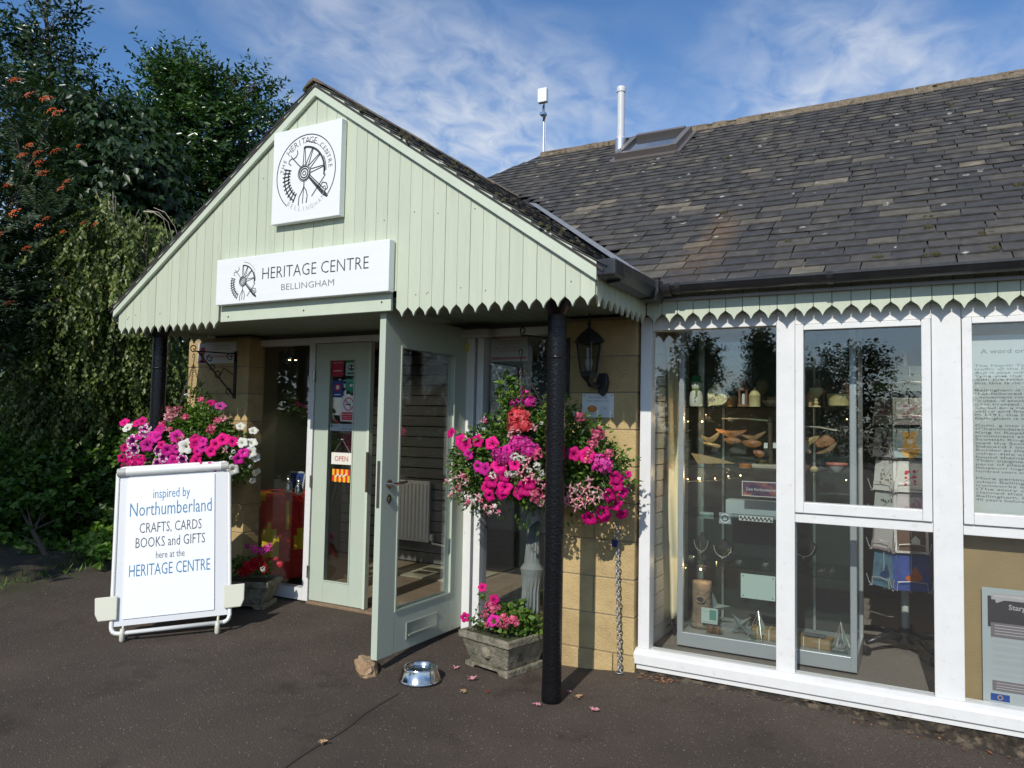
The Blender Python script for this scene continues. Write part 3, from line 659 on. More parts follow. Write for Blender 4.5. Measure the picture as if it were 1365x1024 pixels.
# local door: runs along -x from the hinge (x 0..-.875), thickness in y, rotated so that -x -> -y
DW, ST = .885, .15; zb, zt_ = ZS + .018, ZH + .0
g = MB(); g.box((-ST, -.022, zb), (0, .022, zt_), Mo); g.box((-DW, -.022, zb), (-DW + ST, .022, zt_), Mo)
g.box((-DW + ST + .0005, -.0215, zb), (-ST - .0005, .0215, zb + .24), Mo); g.box((-DW + ST + .0005, -.0215, 1.90), (-ST - .0005, .0215, zt_), Mo)
od = part('open_door', g, green_door, bevel=.002)
part('pane', MB().box((-DW + ST, -.004, zb + .24), (-ST, .004, 1.90), Mo), glass, od)
g = MB()
for yy in (-.027, .022):
    g.box((-DW + ST, yy, zb + .24), (-ST, yy + .005, zb + .252), Mo); g.box((-DW + ST, yy, 1.888), (-ST, yy + .005, 1.90), Mo)
    g.box((-DW + ST, yy, zb + .252), (-DW + ST + .012, yy + .005, 1.888), Mo); g.box((-ST - .012, yy, zb + .252), (-ST, yy + .005, 1.888), Mo)
part('glazing_bead', g, green_door, od)
# the face seen from the shop front side is local -y or +y: handle on both
g = MB(); hx, hz = -DW + .065, 1.085
for s in (-1, 1):
    g.prism([(math.cos(a) * .026, math.sin(a) * .026) for a in np.linspace(0, 2 * math.pi, 17)[:-1]], Mo @ Vector((hx, s * .022, hz)), Mo.to_3x3() @ UX, UZ, Mo.to_3x3() @ (UY * s), .008)
    g.tube([Mo @ Vector((hx, s * .028, hz)), Mo @ Vector((hx, s * .06, hz)), Mo @ Vector((hx + .02, s * .066, hz)), Mo @ Vector((hx + .12, s * .062, hz + .006))], .0095, 10)
part('door_handle', g, steel, od, smooth=True, auto=True)
g = MB()
for s in (-1, 1):
    g.prism([(math.cos(a) * .022, math.sin(a) * .026) for a in np.linspace(0, 2 * math.pi, 17)[:-1]], Mo @ Vector((hx, s * .022, hz - .085)), Mo.to_3x3() @ UX, UZ, Mo.to_3x3() @ (UY * s), .008)
    g.prism([(-.005, -.014), (.005, -.014), (.005, .012), (-.005, .012)], Mo @ Vector((hx, s * .03, hz - .085)), Mo.to_3x3() @ UX, UZ, Mo.to_3x3() @ (UY * s), .004)
part('lock_escutcheon', g, steel, od)
part('lock_plate', MB().box((-DW - .002, -.011, .95), (-DW, .011, 1.22), Mo), steel, od)
g = MB()
lx0, lx1, lz0, lz1 = -.62, -.30, zb + .055, zb + .155
for s in (-1,):
    g.box((lx0, s * .024, lz0), (lx1, s * .0215, lz1), Mo); g.box((lx0 + .02, s * .034, lz0 + .018), (lx1 - .02, s * .024, lz0 + .028), Mo)
    g.box((lx0, s * .028, lz1 - .008), (lx1, s * .024, lz1), Mo); g.box((lx0, s * .028, lz0), (lx0 + .01, s * .024, lz1 - .008), Mo)
for s in (1,):
    g.box((lx0, s * .024, lz0), (lx1, s * .0215, lz1), Mo); g.box((lx0 + .02, s * .034, lz0 + .018), (lx1 - .02, s * .024, lz0 + .028), Mo)
    g.box((lx0, s * .028, lz1 - .008), (lx1, s * .024, lz1), Mo); g.box((lx0, s * .028, lz0), (lx0 + .01, s * .024, lz1 - .008), Mo)
part('letter_plate', g, mat('letter_plate', (.42, .47, .40), .3, metal=.4), od)
# right hand jamb and the tall window beside it
frame('door_jamb', [((-2.72, YD - .05, ZS), (-2.655, YD + .05, ZH - .046))], whitewood)
rw = frame('poster_window', [((-2.635, YD - .045, ZS), (-2.585, YD + .05, ZH)), ((-2.035, YD - .03, ZS), (-1.99, YD + .05, ZH)), ((-2.584, YD - .029, ZH - .05), (-2.036, YD + .05, ZH)), ((-2.584, YD - .03, ZS - .03), (-2.036, YD + .05, ZS + .06))], whitewood)
part('pane', MB().box((-2.585, YD + .008, ZS + .06), (-2.035, YD + .014, ZH - .05)), glass, rw)
part('door_closer_box', MB().box((-2.93, YD - .13, 2.018), (-2.50, YD - .047, 2.075)), mat('closer_cream', (.50, .49, .42), .5, var=.1), bevel=.014)
part('alarm_switch', MB().box((-2.715, YD - .075, 1.93), (-2.695, YD - .055, 1.985)), mat('yellow_switch', (.65, .52, .08), .5), bevel=.004)
part('wall_infill', MB().box((-5.08, YD + .052, 2.083), (-1.50, YD + .12, 2.2)), inner)
# ---------------------------------------------------------------- shop windows (right)
SZ, HZ = .165, 2.04
wm = [(-1.462, -1.395), (-.695, -.600), (.042, .168), (1.02, 1.12), (1.95, 2.05)]
dw = frame('display_window', [((a, YW - .035, SZ), (b_, YW + .05, HZ + .051)) for a, b_ in wm] + [((wm[i][1] + .001, YW - .034, HZ - .03), (wm[i + 1][0] - .001, YW + .05, HZ + .05)) for i in range(4)] +
           [((wm[i][1] + .001, YW - .033, .955), (wm[i + 1][0] - .001, YW + .05, 1.005)) for i in (1, 2, 3)], whitewood)
for i in range(4):
    x0, x1 = wm[i][1], wm[i + 1][0]
    if i == 0: part('pane', MB().box((x0, YW + .0, SZ), (x1, YW + .006, HZ - .03)), glass, dw)
    else:
        part('pane', MB().box((x0, YW + .0, SZ), (x1, YW + .006, .955)), glass, dw)
        g = MB(); c0, c1 = x0 + .003, x1 - .003; z0, z1 = 1.008, HZ - .033
        g.box((c0, YW - .048, z0), (c0 + .042, YW + .02, z1)).box((c1 - .042, YW - .048, z0), (c1, YW + .02, z1)).box((c0 + .0425, YW - .047, z0), (c1 - .0425, YW + .02, z0 + .055)).box((c0 + .0425, YW - .047, z1 - .03), (c1 - .0425, YW + .02, z1))
        part('casement', g, whitewood, dw, bevel=.003)
        part('pane', MB().box((c0 + .042, YW - .016, z0 + .055), (c1 - .042, YW - .010, z1 - .03)), glass, dw)
    # vertical groove between paired members
g = MB().prism([(-.075, .085), (.04, .085), (.04, .165), (-.03, .165), (-.065, .150), (-.075, .140)], (-1.475, YW, 0), UY, UZ, UX, 3.6)
part('window_sill', g, whitewood, dw, bevel=.003)
g = MB().prism([(-.060, .055), (.04, .055), (.04, .084), (-.060, .084)], (-1.46, YW, 0), UY, UZ, UX, 3.58); part('sill_batten', g, whitewood, dw)
# rubble footing below the sill
fv = []; ff = []; nxs = 120
for i in range(nxs + 1):
    x = -1.45 + 3.7 * i / nxs; zg = gz(x, 4.1)
    pts = [(YW - .02, .056), (YW - .05 + random.uniform(-.012, .01), .05), (YW - .045 + random.uniform(-.02, .015), .5 * (.05 + zg) + random.uniform(-.008, .008)), (YW - .06 + random.uniform(-.02, .02), zg + .012 + random.uniform(-.006, .008)), (YW - .12 - .05 * sm((x + .6) / 1.5) + random.uniform(-.035, .03), zg - .004)]
    fv += [(x, a, b_) for a, b_ in pts]
ff = [(5 * i + j, 5 * i + j + 1, 5 * i + j + 6, 5 * i + j + 5) for i in range(nxs) for j in range(4)]
g = MB(); g.add(fv, ff); part('footing', g, footing_m)
# ================================================================== SIGNS
NY = -UY
def logo(g, cx, cy, R_, o, u, v, k, ring=True):
    """the centre's emblem: part wheel with hub, track, fork, musket and pick; unit circle of radius R_"""
    def T(p): return [(cx + a * R_, cy + b_ * R_) for a, b_ in p]
    def rb(p, w, kk=k, **q): ribbon(g, T(p), [x * R_ * 1.15 for x in w] if isinstance(w, list) else w * R_ * 1.15, o, u, v, kk, **q)
    def arc(r_, a0, a1, n_=24, c=(0, 0)): return [(c[0] + r_ * math.cos(math.radians(a)), c[1] + r_ * math.sin(math.radians(a))) for a in np.linspace(a0, a1, n_)]
    for r_, w in ((.170, .03), (.115, .030), (.05, .02), (.205, .010)): rb(arc(r_, 0, 345, 30), w, closed=True)
    rb(arc(.64, -3, 92, 26), .045); rb(arc(.69, -2, 30, 10), .02); rb(arc(.77, 30, 88, 16), .010)
    rb([(.64, .05), (.63, -.12)], .04); rb([(-.02, .64), (-.02, .60)], .04)
    for a, w in ((91, .022), (66, .02), (40, .02), (9, .05)):
        ca, sa = math.cos(math.radians(a)), math.sin(math.radians(a)); px, py = -sa * .024, ca * .024
        for s in (-1, 1): rb([(ca * .2 + px * s * 1.8, sa * .2 + py * s * 1.8), (ca * .63 + px * s * .6, sa * .63 + py * s * .6)], .02)
    n_ = 20; aa = np.linspace(164, 244, n_)
    rb([((.50 + .09 * i / n_) * math.cos(math.radians(a)), (.50 + .09 * i / n_) * math.sin(math.radians(a))) for i, a in enumerate(aa)], .028)
    rb([((.62 + .10 * i / n_) * math.cos(math.radians(a)), (.62 + .10 * i / n_) * math.sin(math.radians(a))) for i, a in enumerate(aa)], .028)
    for i, a in enumerate(np.linspace(165, 243, 10)):
        ca, sa = math.cos(math.radians(a)), math.sin(math.radians(a)); q = .09 * i / 10; rb([(ca * (.44 + q), sa * (.44 + q)), (ca * (.69 + q), sa * (.69 + q))], .030)
    rb([(0, -.2), (0, -.36)], .026); rb([(-.16, -.78), (-.15, -.58), (-.06, -.44), (0, -.33)], .020); rb([(.09, -.74), (.12, -.56), (.08, -.44), (0, -.33)], .022); rb([(-.03, -.74), (-.005, -.36)], .018)
    rb([(-.12, .16), (-.40, .42)], .024); rb([(-.40, .42), (-.50, .38), (-.52, .31), (-.44, .25)], .022); rb([(-.37, .40), (-.28, .44), (-.23, .52), (-.25, .60)], .022); rb([(-.40, .42), (-.46, .50)], .018)
    rb([(.15, -.11), (.62, -.56)], [.045, .09]); rb([(.17, -.06), (.66, -.48)], .022); rb([(.64, -.56), (.76, -.66)], [.10, .05])
    rb([(.68, -.12), (.26, -.60)], .022); rb([(.50, -.42), (.60, -.30), (.72, -.34), (.76, -.46), (.66, -.52)], .024); rb([(.58, -.42), (.68, -.40), (.70, -.50)], .018)
def arc_text(g, s, R_, a0, a1, size, cx, cy, o, u, v, k, inward=False):
    n_ = len(s)
    for i, ch in enumerate(s):
        if ch == ' ': continue
        a = math.radians(a0 + (a1 - a0) * i / (n_ - 1)); sz = size(i) if callable(size) else size
        p, f = text_geo(ch, sz, thin=-.012); r_ = a - math.pi / 2 if not inward else a + math.pi / 2
        c_, s_ = math.cos(r_), math.sin(r_); ox, oy = cx + R_ * math.cos(a), cy + R_ * math.sin(a)
        put(g, [(ox + x * c_ - y * s_, oy + x * s_ + y * c_) for x, y in p], f, o, u, v, k)
def panel(name, label, x0, x1, z0, z1, y0, y1, mt=None, grp=None, cat='sign', bev=.003):
    t = thing(name, label, cat, ((x0 + x1) / 2, y1, z0), grp)
    obj('board', MB().box((x0, y0, z0), (x1, y1, z1)), mt or signwhite, t, bevel=bev); return t
a, b_ = at(372, 182, y=YG), at(456, 290, y=YG)
x0, x1, z0, z1 = a.x + .01, b_.x + .02, b_.z, a.z + .0
t = panel('round_emblem_sign', 'square white sign with round wheel emblem under the gable peak', x0, x1, z0, z1, YG - .05, YG - .004)
o_ = Vector(((x0 + x1) / 2, YG - .0515, (z0 + z1) / 2)); R_ = (x1 - x0) * .43
g = MB(); cxl, cyl = .0, .02
logo(g, -.01, .0, R_ * 1.06, o_, UX, UZ, 0)
ribbon(g, [(R_ * math.cos(math.radians(a)), R_ * math.sin(math.radians(a))) for a in np.linspace(-40, 232, 60)], [R_ * .024] * 60, o_, UX, UZ, 0)
arc_text(g, 'THE HERITAGE CENTRE', R_ * .775, 170, 5, lambda i: R_ * (.17 if i < 3 else .24 if i < 12 else .18), 0, 0, o_, UX, UZ, 1)
arc_text(g, 'BELLINGHAM', R_ * .98, 233, 312, R_ * .17, 0, 0, o_, UX, UZ, 2, inward=True)
obj('emblem_lettering', g, [ink, inkbrown, inkfaint], t)
a, b_ = at(295, 350, y=YG), at(525, 389, y=YG)
x0, x1, z0, z1 = -4.045, -2.635, b_.z - .005, a.z
t = panel('heritage_centre_sign', 'long white sign lettered HERITAGE CENTRE over the entrance', x0, x1, z0, z1, YG - .058, YG - .008)
o_ = Vector((x0, YG - .0595, z0)); w, h = x1 - x0, z1 - z0
g = MB(); logo(g, w * .175, h * .47, h * .54, o_, UX, UZ, 0)
text(g, 'HERITAGE CENTRE', h * .36, o_ + UX * w * .595 + UZ * h * .47, UX, UZ, width=w * .60, k=0, thin=-.014)
text(g, 'BELLINGHAM', h * .19, o_ + UX * w * .565 + UZ * h * .20, UX, UZ, width=w * .30, k=1, thin=-.014)
obj('lettering', g, [ink, mat('ink_mid', (.14, .15, .16), .6)], t)
# plaque on the right pillar
a, b_ = at(777, 525, y=YP), at(818.5, 557, y=YP)
t = panel('sponsor_plaque', 'small white plaque with red oval on right stone pillar below the lantern', a.x, b_.x, b_.z, a.z, YP - .008, YP - .003, mat('plaque', (.70, .71, .69), .3), cat='plaque', bev=0)
o_ = Vector((a.x, YP - .009, b_.z)); w, h = b_.x - a.x, a.z - b_.z; g = MB()
text(g, 'This project has', h * .13, o_ + UX * w * .5 + UZ * h * .80, UX, UZ, k=0); text(g, 'been supported by', h * .13, o_ + UX * w * .5 + UZ * h * .66, UX, UZ, k=0)
disc(g, w * .32, h * .36, w * .15, h * .14, o_, UX, UZ, 1); disc(g, w * .32, h * .36, w * .12, h * .10, o_ - UY * .0006, UX, UZ, 2)
text(g, 'NSP', h * .17, o_ - UY * .0012 + UX * w * .32 + UZ * h * .30, UX, UZ, k=1)
text(g, 'NORTHUMBRIAN', h * .05, o_ + UX * w * .32 + UZ * h * .15, UX, UZ, k=0)
ribbon(g, [(w * .60, h * .20), (w * .78, h * .20), (w * .78, h * .48), (w * .60, h * .48)], .0015, o_, UX, UZ, 3, closed=True); text(g, 'TB', h * .14, o_ + UX * w * .71 + UZ * h * .33, UX, UZ, k=0)
for q in ((.06, .08), (.94, .08), (.06, .92), (.94, .92)): disc(g, w * q[0], h * q[1], .0045, .0045, o_, UX, UZ, 0, 8)
obj('lettering', g, [inkg, mat('logo_red', (.62, .03, .015), .4), mat('logo_yellow', (.75, .40, .03), .4), inkfaint], t)
# sign on the left pillar
a, b_ = at(266, 458, y=YP), at(316, 484, y=YP)
t = panel('red_emblem_sign', 'white sign with red figure on left stone pillar above basket bracket', a.x, b_.x, b_.z, a.z, YP - .012, YP - .003, mat('sign_cream', (.62, .58, .54), .5), bev=0)
o_ = Vector((a.x, YP - .013, b_.z)); w, h = b_.x - a.x, a.z - b_.z; g = MB()
disc(g, w * .13, h * .62, w * .075, h * .20, o_, UX, UZ, 0); rect(g, w * .09, h * .05, w * .17, h * .5, o_, UX, UZ, 0); ribbon(g, [(w * .04, h * .1), (w * .22, h * .1)], h * .12, o_, UX, UZ, 0)
text(g, 'WELCOME TO', h * .15, o_ + UX * w * .60 + UZ * h * .78, UX, UZ, k=1); rect(g, w * .38, h * .66, w * .84, h * .69, o_, UX, UZ, 1); text(g, 'walkersarewelcome', h * .20, o_ + UX * w * .58 + UZ * h * .28, UX, UZ, width=w * .72, k=0)
obj('lettering', g, [redp2, inkg], t)
# ---- A-board
BL = at(148, 846, z=.05); uu = Vector((.727, .68, .07)).normalized(); nn = Vector((.683, -.730, 0)).normalized(); ti = math.radians(17)
n_ = (nn * math.cos(ti) + UZ * math.sin(ti)).normalized(); vv = n_.cross(uu).normalized(); n_ = uu.cross(vv).normalized()
Wd, Hd = .715, 1.085; ab = thing('a_board_sign', 'white freestanding pavement sign board hand lettered inspired by Northumberland', 'sign', (BL.x + .1, BL.y + .33, 0))
def ap(a, b_, c=0): return BL + uu * a + vv * b_ + n_ * c
def rr_path(x0, y0, x1, y1, r_, c):
    p = []
    for cx_, cy_, s in ((x1 - r_, y0 + r_, -90), (x1 - r_, y1 - r_, 0), (x0 + r_, y1 - r_, 90), (x0 + r_, y0 + r_, 180)):
        for q in np.linspace(0, 90, 5): aa = math.radians(s + q); p.append(ap(cx_ + r_ * math.cos(aa), cy_ + r_ * math.sin(aa), c))
    return p + [p[0]]
def abox(g, x0, y0, x1, y1, c0, c1, k=None):
    vs = [ap(x, y, c) for c in (c0, c1) for x, y in ((x0, y0), (x1, y0), (x1, y1), (x0, y1))]
    g.add(vs, SF, k)
obj('tube_frame', MB().tube(rr_path(0, 0, Wd, Hd, .04, 0), .014, 8), white, ab, smooth=True)
g = MB(); abox(g, .015, .045, Wd - .015, Hd - .02, -.008, .004); obj('backing_panel', g, mat('board_grey_white', (.66, .67, .68), .35), ab)
g = MB(); abox(g, .065, .085, Wd - .095, Hd - .075, .006, .012); pb = obj('poster_board', g, boardwhite, ab)
g = MB(); g.tube([ap(.035, Hd - .03, .016), ap(Wd - .035, Hd - .03, .016)], .026, 10); obj('top_rail', g, white, ab, smooth=True, auto=True)
for q in (.0, Wd - .05): g = MB(); g.tube([ap(q + .0, Hd - .03, .017), ap(q + .05, Hd - .03, .017)], .0285, 10); obj('rail_end_cap', g, mat('cap_grey', (.45, .45, .42), .4), ab, smooth=True, auto=True)
for s, q in ((-1, 0), (1, Wd)):
    g = MB(); pl = [(0, .12), (.05, .12), (.05, .26), (0, .26)] if False else None
    poly = [(q + s * .10, .235), (q - s * .035, .235), (q - s * .035, .085), (q + s * .075, .085), (q + s * .095, .13)]
    if s > 0: poly = poly[::-1]
    g.prism(poly, BL + n_ * .016, uu, vv, n_, .012); obj('side_wing', g, plastic, ab, bevel=.008)
for q in (.07, Wd - .07):
    g = MB(); top = ap(q, .06, -.01); ft = Vector((top.x, top.y, 0)) + nn * .035; ft.z = gz(ft.x, ft.y); g.tube([top, ft + UZ * .06], .008, 6); g.tube([ft + UZ * .085, ft + UZ * .05, ft + UZ * .012, ft], [.013, .017, .017, .01], 8); obj('foot', g, plastic, ab, smooth=True)
    g = MB(); tp = ap(q, Hd - .06, -.02); g.tube([tp, Vector((tp.x, tp.y, gz(tp.x, tp.y) + .01)) - nn * .26], .012, 6); obj('rear_leg', g, white, ab)
g = MB(); bw = Wd - .16; cx_ = .065 + bw / 2; o_ = ap(cx_, 0, .0135); H0 = .085; Hh = Hd - .16
def al(s, size, fr, width, k, **q): text(g, s, size, ap(cx_, H0 + Hh * fr, .0135), uu, vv, width=width, k=k, thin=-.006, **q)
al('inspired by', .095, .84, bw * .42, 0); al('Northumberland', .135, .715, bw * .93, 0)
al('CRAFTS, CARDS', .098, .59, bw * .70, 1); al('BOOKS and GIFTS', .098, .485, bw * .78, 1); al('here at the', .070, .40, bw * .32, 1); al('HERITAGE CENTRE', .112, .285, bw * .90, 0)
obj('handwriting', g, [inkblue, inkblack], pb)
# ================================================================== FLOWERS
def petal_mat(name, c, edge=None, var=.17, tr=.25):
    m, t, b = nodes_of(name); n, l = t.nodes, t.links
    oi = n.new('ShaderNodeObjectInfo'); mr = n.new('ShaderNodeMapRange'); mr.inputs[3].default_value = 1 - var * 2; mr.inputs[4].default_value = 1 + var; l.new(oi.outputs['Random'], mr.inputs[0])
    q = n.new('ShaderNodeVectorMath'); q.operation = 'SCALE'; q.inputs[0].default_value = c; l.new(mr.outputs[0], q.inputs['Scale']); l.new(q.outputs[0], b.inputs['Base Color'])
    b.inputs['Roughness'].default_value = .6; b.inputs['Specular IOR Level'].default_value = .15
    tl = n.new('ShaderNodeBsdfTranslucent'); l.new(q.outputs[0], tl.inputs[0]); ms = n.new('ShaderNodeMixShader'); ms.inputs[0].default_value = tr
    l.new(b.outputs[0], ms.inputs[1]); l.new(tl.outputs[0], ms.inputs[2]); l.new(ms.outputs[0], n['Material Output'].inputs[0]); MATS[name] = m; return m
pm = {'pink': petal_mat('petal_hot_pink', (.78, .012, .23)), 'magenta': petal_mat('petal_magenta', (.74, .025, .34)), 'purple': petal_mat('petal_purple', (.62, .08, .38)),
      'white': petal_mat('petal_white', (.80, .80, .74), var=.05), 'salmon': petal_mat('petal_coral', (.88, .10, .13)), 'pale': petal_mat('petal_pale_pink', (.86, .42, .46)),
      'red': petal_mat('petal_red', (.45, .008, .02)), 'rose': petal_mat('petal_rose', (.72, .10, .22))}
throat = {'pink': petal_mat('throat_dark_pink', (.42, .004, .13)), 'magenta': petal_mat('throat_purple', (.34, .01, .19)), 'purple': petal_mat('throat_plum', (.12, .004, .09)), 'white': petal_mat('throat_cream', (.66, .66, .42), var=.05)}
stemm = mat('green_stem', (.07, .13, .03), .6)
def petunia_mesh(kind, stripe=False):
    n_ = 20; rings = [(.09, -.45), (.19, -.08), (.52, .03), (.84, .07), (1.0, -.02)]; vs = []; f = []; mi = []
    for ri, (rr_, zz_) in enumerate(rings):
        for j in range(n_):
            a = 2 * math.pi * j / n_; lobe = .5 + .5 * math.cos(5 * a)
            q = rr_ * (1 - (.16 if ri == 4 else .05 if ri == 3 else 0) * (1 - lobe) ** 2 * 1.5); z = zz_ + (random.uniform(-.05, .05) + .07 * math.cos(10 * a) if ri >= 3 else 0)
            vs.append((q * math.cos(a), q * math.sin(a), z))
    for ri in range(4):
        for j in range(n_):
            f.append((ri * n_ + j, ri * n_ + (j + 1) % n_, (ri + 1) * n_ + (j + 1) % n_, (ri + 1) * n_ + j))
            mi.append(1 if ri == 0 or (ri == 1 and j % 4 == 0) else 0)
    if stripe:   # pale picotee edge
        mi = [(1 if ri == 0 else (2 if ri == 3 or (ri == 2 and j % 4 == 2) else (1 if ri == 1 else 0))) for ri in range(4) for j in range(n_)]
    me = bpy.data.meshes.new('petunia'); me.from_pydata(vs, [], f)
    me.materials.append(pm[kind]); me.materials.append(throat.get(kind, throat['pink'])); me.materials.append(pm['white' if stripe == 'w' else 'pale'])
    me.polygons.foreach_set('material_index', mi); me.polygons.foreach_set('use_smooth', [True] * len(f)); me.update(); return me
PET = {k: [petunia_mesh(k) for _ in range(3)] for k in ('pink', 'magenta', 'purple', 'white')}
PET['veined'] = [petunia_mesh('purple', 'w') for _ in range(2)]
def cluster_mesh(name, kind, n_, R_, fr, sq=.7):
    """rounded head of many small five-petalled florets"""
    g = MB()
    for i in range(n_):
        while True:
            d = Vector([random.gauss(0, 1) for _ in range(3)]).normalized()
            if d.z > -.35: break
        g.k = random.randrange(2); n_lump = 1 + .14 * math.sin(d.x * 5 + i % 3) * math.cos(d.y * 6)
        c = Vector((d.x, d.y, d.z * sq)) * R_ * random.uniform(.6, 1.1) * n_lump; d = (d + Vector([random.gauss(0, .45) for _ in range(3)])).normalized(); t1 = d.orthogonal().normalized(); t2 = d.cross(t1); a0 = random.random() * 6
        for k in range(5):
            a = a0 + k * 1.2566; e = t1 * math.cos(a) + t2 * math.sin(a); f_ = t1 * math.cos(a + 1.57) + t2 * math.sin(a + 1.57)
            g.add([c, c + e * fr * .6 + f_ * fr * .42 + d * fr * .15, c + e * fr * 1.1 + d * random.uniform(-.1, .25) * fr, c + e * fr * .6 - f_ * fr * .42 + d * fr * .15], [(0, 1, 2, 3)])
    me = bpy.data.meshes.new(name); me.from_pydata(g.v, [], g.f); me.materials.append(pm[kind]); me.materials.append(pm[kind + '_light']); me.polygons.foreach_set('material_index', g.m); me.update(); return me
for k_, c_ in (('magenta', (.80, .10, .44)), ('salmon', (.90, .20, .22)), ('rose', (.82, .22, .34)), ('purple', (.72, .18, .52)), ('white', (.62, .64, .52)), ('red', (.60, .03, .04)), ('pale', (.88, .60, .58))): pm[k_ + '_light'] = petal_mat('petal_%s_light' % k_, c_)
CL = {'magenta_head': cluster_mesh('geranium', 'magenta', 110, 1, .24), 'coral_head': cluster_mesh('geranium', 'salmon', 100, 1, .28), 'pink_head': cluster_mesh('geranium', 'rose', 60, 1, .30),
      'purple_head': cluster_mesh('geranium', 'magenta', 80, 1, .26), 'white_head': cluster_mesh('alyssum', 'white', 34, 1, .26), 'red_head': cluster_mesh('geranium', 'red', 80, 1, .28), 'pale_head': cluster_mesh('geranium', 'pale', 40, 1, .32)}
def fuchsia_mesh(kind):
    g = MB(); pal = [pm['pale'], pm[kind], stemm]
    for k in range(4):
        a = k * 1.571 + .4; e = Vector((math.cos(a), math.sin(a), 0)); s = Vector((-math.sin(a), math.cos(a), 0))
        g.add([Vector((0, 0, .1)) + e * .1, e * .6 + s * .2 + Vector((0, 0, -.05)), e * 1.1 + Vector((0, 0, .25 + random.uniform(-.1, .1))), e * .6 - s * .2 + Vector((0, 0, -.05))], [(0, 1, 2, 3)], 0)
    g.lathe([(.10, .75), (.14, .2), (.12, .05)], (0, 0, 0), 6, k=0); g.lathe([(.12, .05), (.42, -.35), (.46, -.65), (.3, -.75)], (0, 0, 0), 7, k=1); g.tube([(0, 0, 1.2), (0, 0, .75)], .04, 4, k=2); g.tube([(0, 0, -.6), (.05, 0, -1.3)], .03, 3, k=0)
    me = bpy.data.meshes.new('fuchsia'); me.from_pydata(g.v, [], g.f); [me.materials.append(q) for q in pal]; me.polygons.foreach_set('material_index', g.m); me.update(); return me
FU = [fuchsia_mesh('pale'), fuchsia_mesh('rose'), fuchsia_mesh('white')]
def bud_mesh():
    g = MB(); g.lathe([(.05, 1), (.25, .6), (.32, .2), (.2, -.3), (.03, -.7)], (0, 0, 0), 6); me = bpy.data.meshes.new('fuchsia_bud'); me.from_pydata(g.v, [], g.f); me.materials.append(pm['pale']); me.update(); return me
BUD = bud_mesh()
def place(me, name, parent, p, nrm, sc, spin=None):
    o = bpy.data.objects.new(name, me); link(o, parent, p)
    q = Vector(nrm).normalized().to_track_quat('Z', 'Y'); o.rotation_mode = 'QUATERNION'
    from mathutils import Quaternion
    o.rotation_quaternion = q @ Quaternion((0, 0, 1), random.uniform(0, 6.28) if spin is None else spin); o.scale = (sc,) * 3; return o
def leaves_np(P, D, Nn, ln, wd, tint, fold=.25, seg=1):
    """many leaves: base P, direction D, normal Nn, per-leaf length and width"""
    P = np.asarray(P); D = np.asarray(D); D = D / np.linalg.norm(D, axis=1, keepdims=True); Nn = np.asarray(Nn)
    Sd = np.cross(D, Nn); Sd /= np.linalg.norm(Sd, axis=1, keepdims=True) + 1e-9; Nn = np.cross(Sd, D); ln = np.asarray(ln)[:, None]; wd = np.asarray(wd)[:, None]
    m_ = len(P); b0 = P; tip = P + D * ln - Nn * ln * .12
    l_ = P + D * ln * .42 + Sd * wd * .5 + Nn * wd * fold; r_ = P + D * ln * .42 - Sd * wd * .5 + Nn * wd * fold
    if seg == 1:
        V = np.stack([b0, r_, tip, l_], 1).reshape(-1, 3); i = np.arange(m_)[:, None] * 4
        Fq = np.concatenate([i + np.array([[0, 1, 2]]), i + np.array([[0, 2, 3]])], 0)
        return V, Fq, np.concatenate([tint, tint])
    l2 = P + D * ln * .75 + Sd * wd * .36 + Nn * wd * fold * .6; r2 = P + D * ln * .75 - Sd * wd * .36 + Nn * wd * fold * .6; mid = P + D * ln * .5
    V = np.stack([b0, r_, r2, tip, l2, l_, mid], 1).reshape(-1, 3); i = np.arange(m_)[:, None] * 7
    Fq = np.concatenate([i + np.array([q]) for q in ((0, 1, 6), (1, 2, 6), (2, 3, 6), (3, 4, 6), (4, 5, 6), (5, 0, 6))], 0)
    return V, Fq, np.concatenate([tint] * 6)
def ellip_leaves(c, r_, n_, ln, wd, tshift=0, shell=.55, seg=1, up=.5, low=-1, clump=None):
    d = rng.normal(size=(n_, 3)); d /= np.linalg.norm(d, axis=1, keepdims=True); d = d[d[:, 2] > low]; m_ = len(d)
    rad = 1 - shell * rng.random(m_) ** 1.6; 
    lump = 1 + .12 * np.sin(d[:, 0] * 7 + 1) * np.cos(d[:, 2] * 6 + d[:, 1] * 5)
    P = np.array(c) + d * rad[:, None] * np.array(r_) * lump[:, None]
    D = d + rng.normal(size=(m_, 3)) * .6 + np.array([0, 0, -.1]); Nn = rng.normal(size=(m_, 3)) * .5 + d * .6 + np.array([0, -.2, up])
    return leaves_np(P, D, Nn, ln * rng.uniform(.6, 1.25, m_), wd * rng.uniform(.7, 1.2, m_), np.clip(rng.random(m_) + tshift, 0, 1), seg=seg)
def join_leaves(name, sets, mt, parent, kind='stuff'):
    V = []; Fq = []; T = []; b0 = 0
    for v, f, t_ in sets: V.append(v); Fq.append(f + b0); T.append(t_); b0 += len(v)
    o = mesh_np(name, np.concatenate(V), np.concatenate(Fq), mt, parent, np.concatenate(T))
    if kind: o['kind'] = kind
    return o
basket_leaf = leaf_mat('basket_leaf', (.022, .055, .012), (.065, .14, .022), (.16, .26, .04), gloss=.45, trans=.35)
basket_dark = leaf_mat('basket_leaf_dark', (.02, .05, .015), (.04, .09, .02), (.09, .16, .035), gloss=.4, trans=.3)
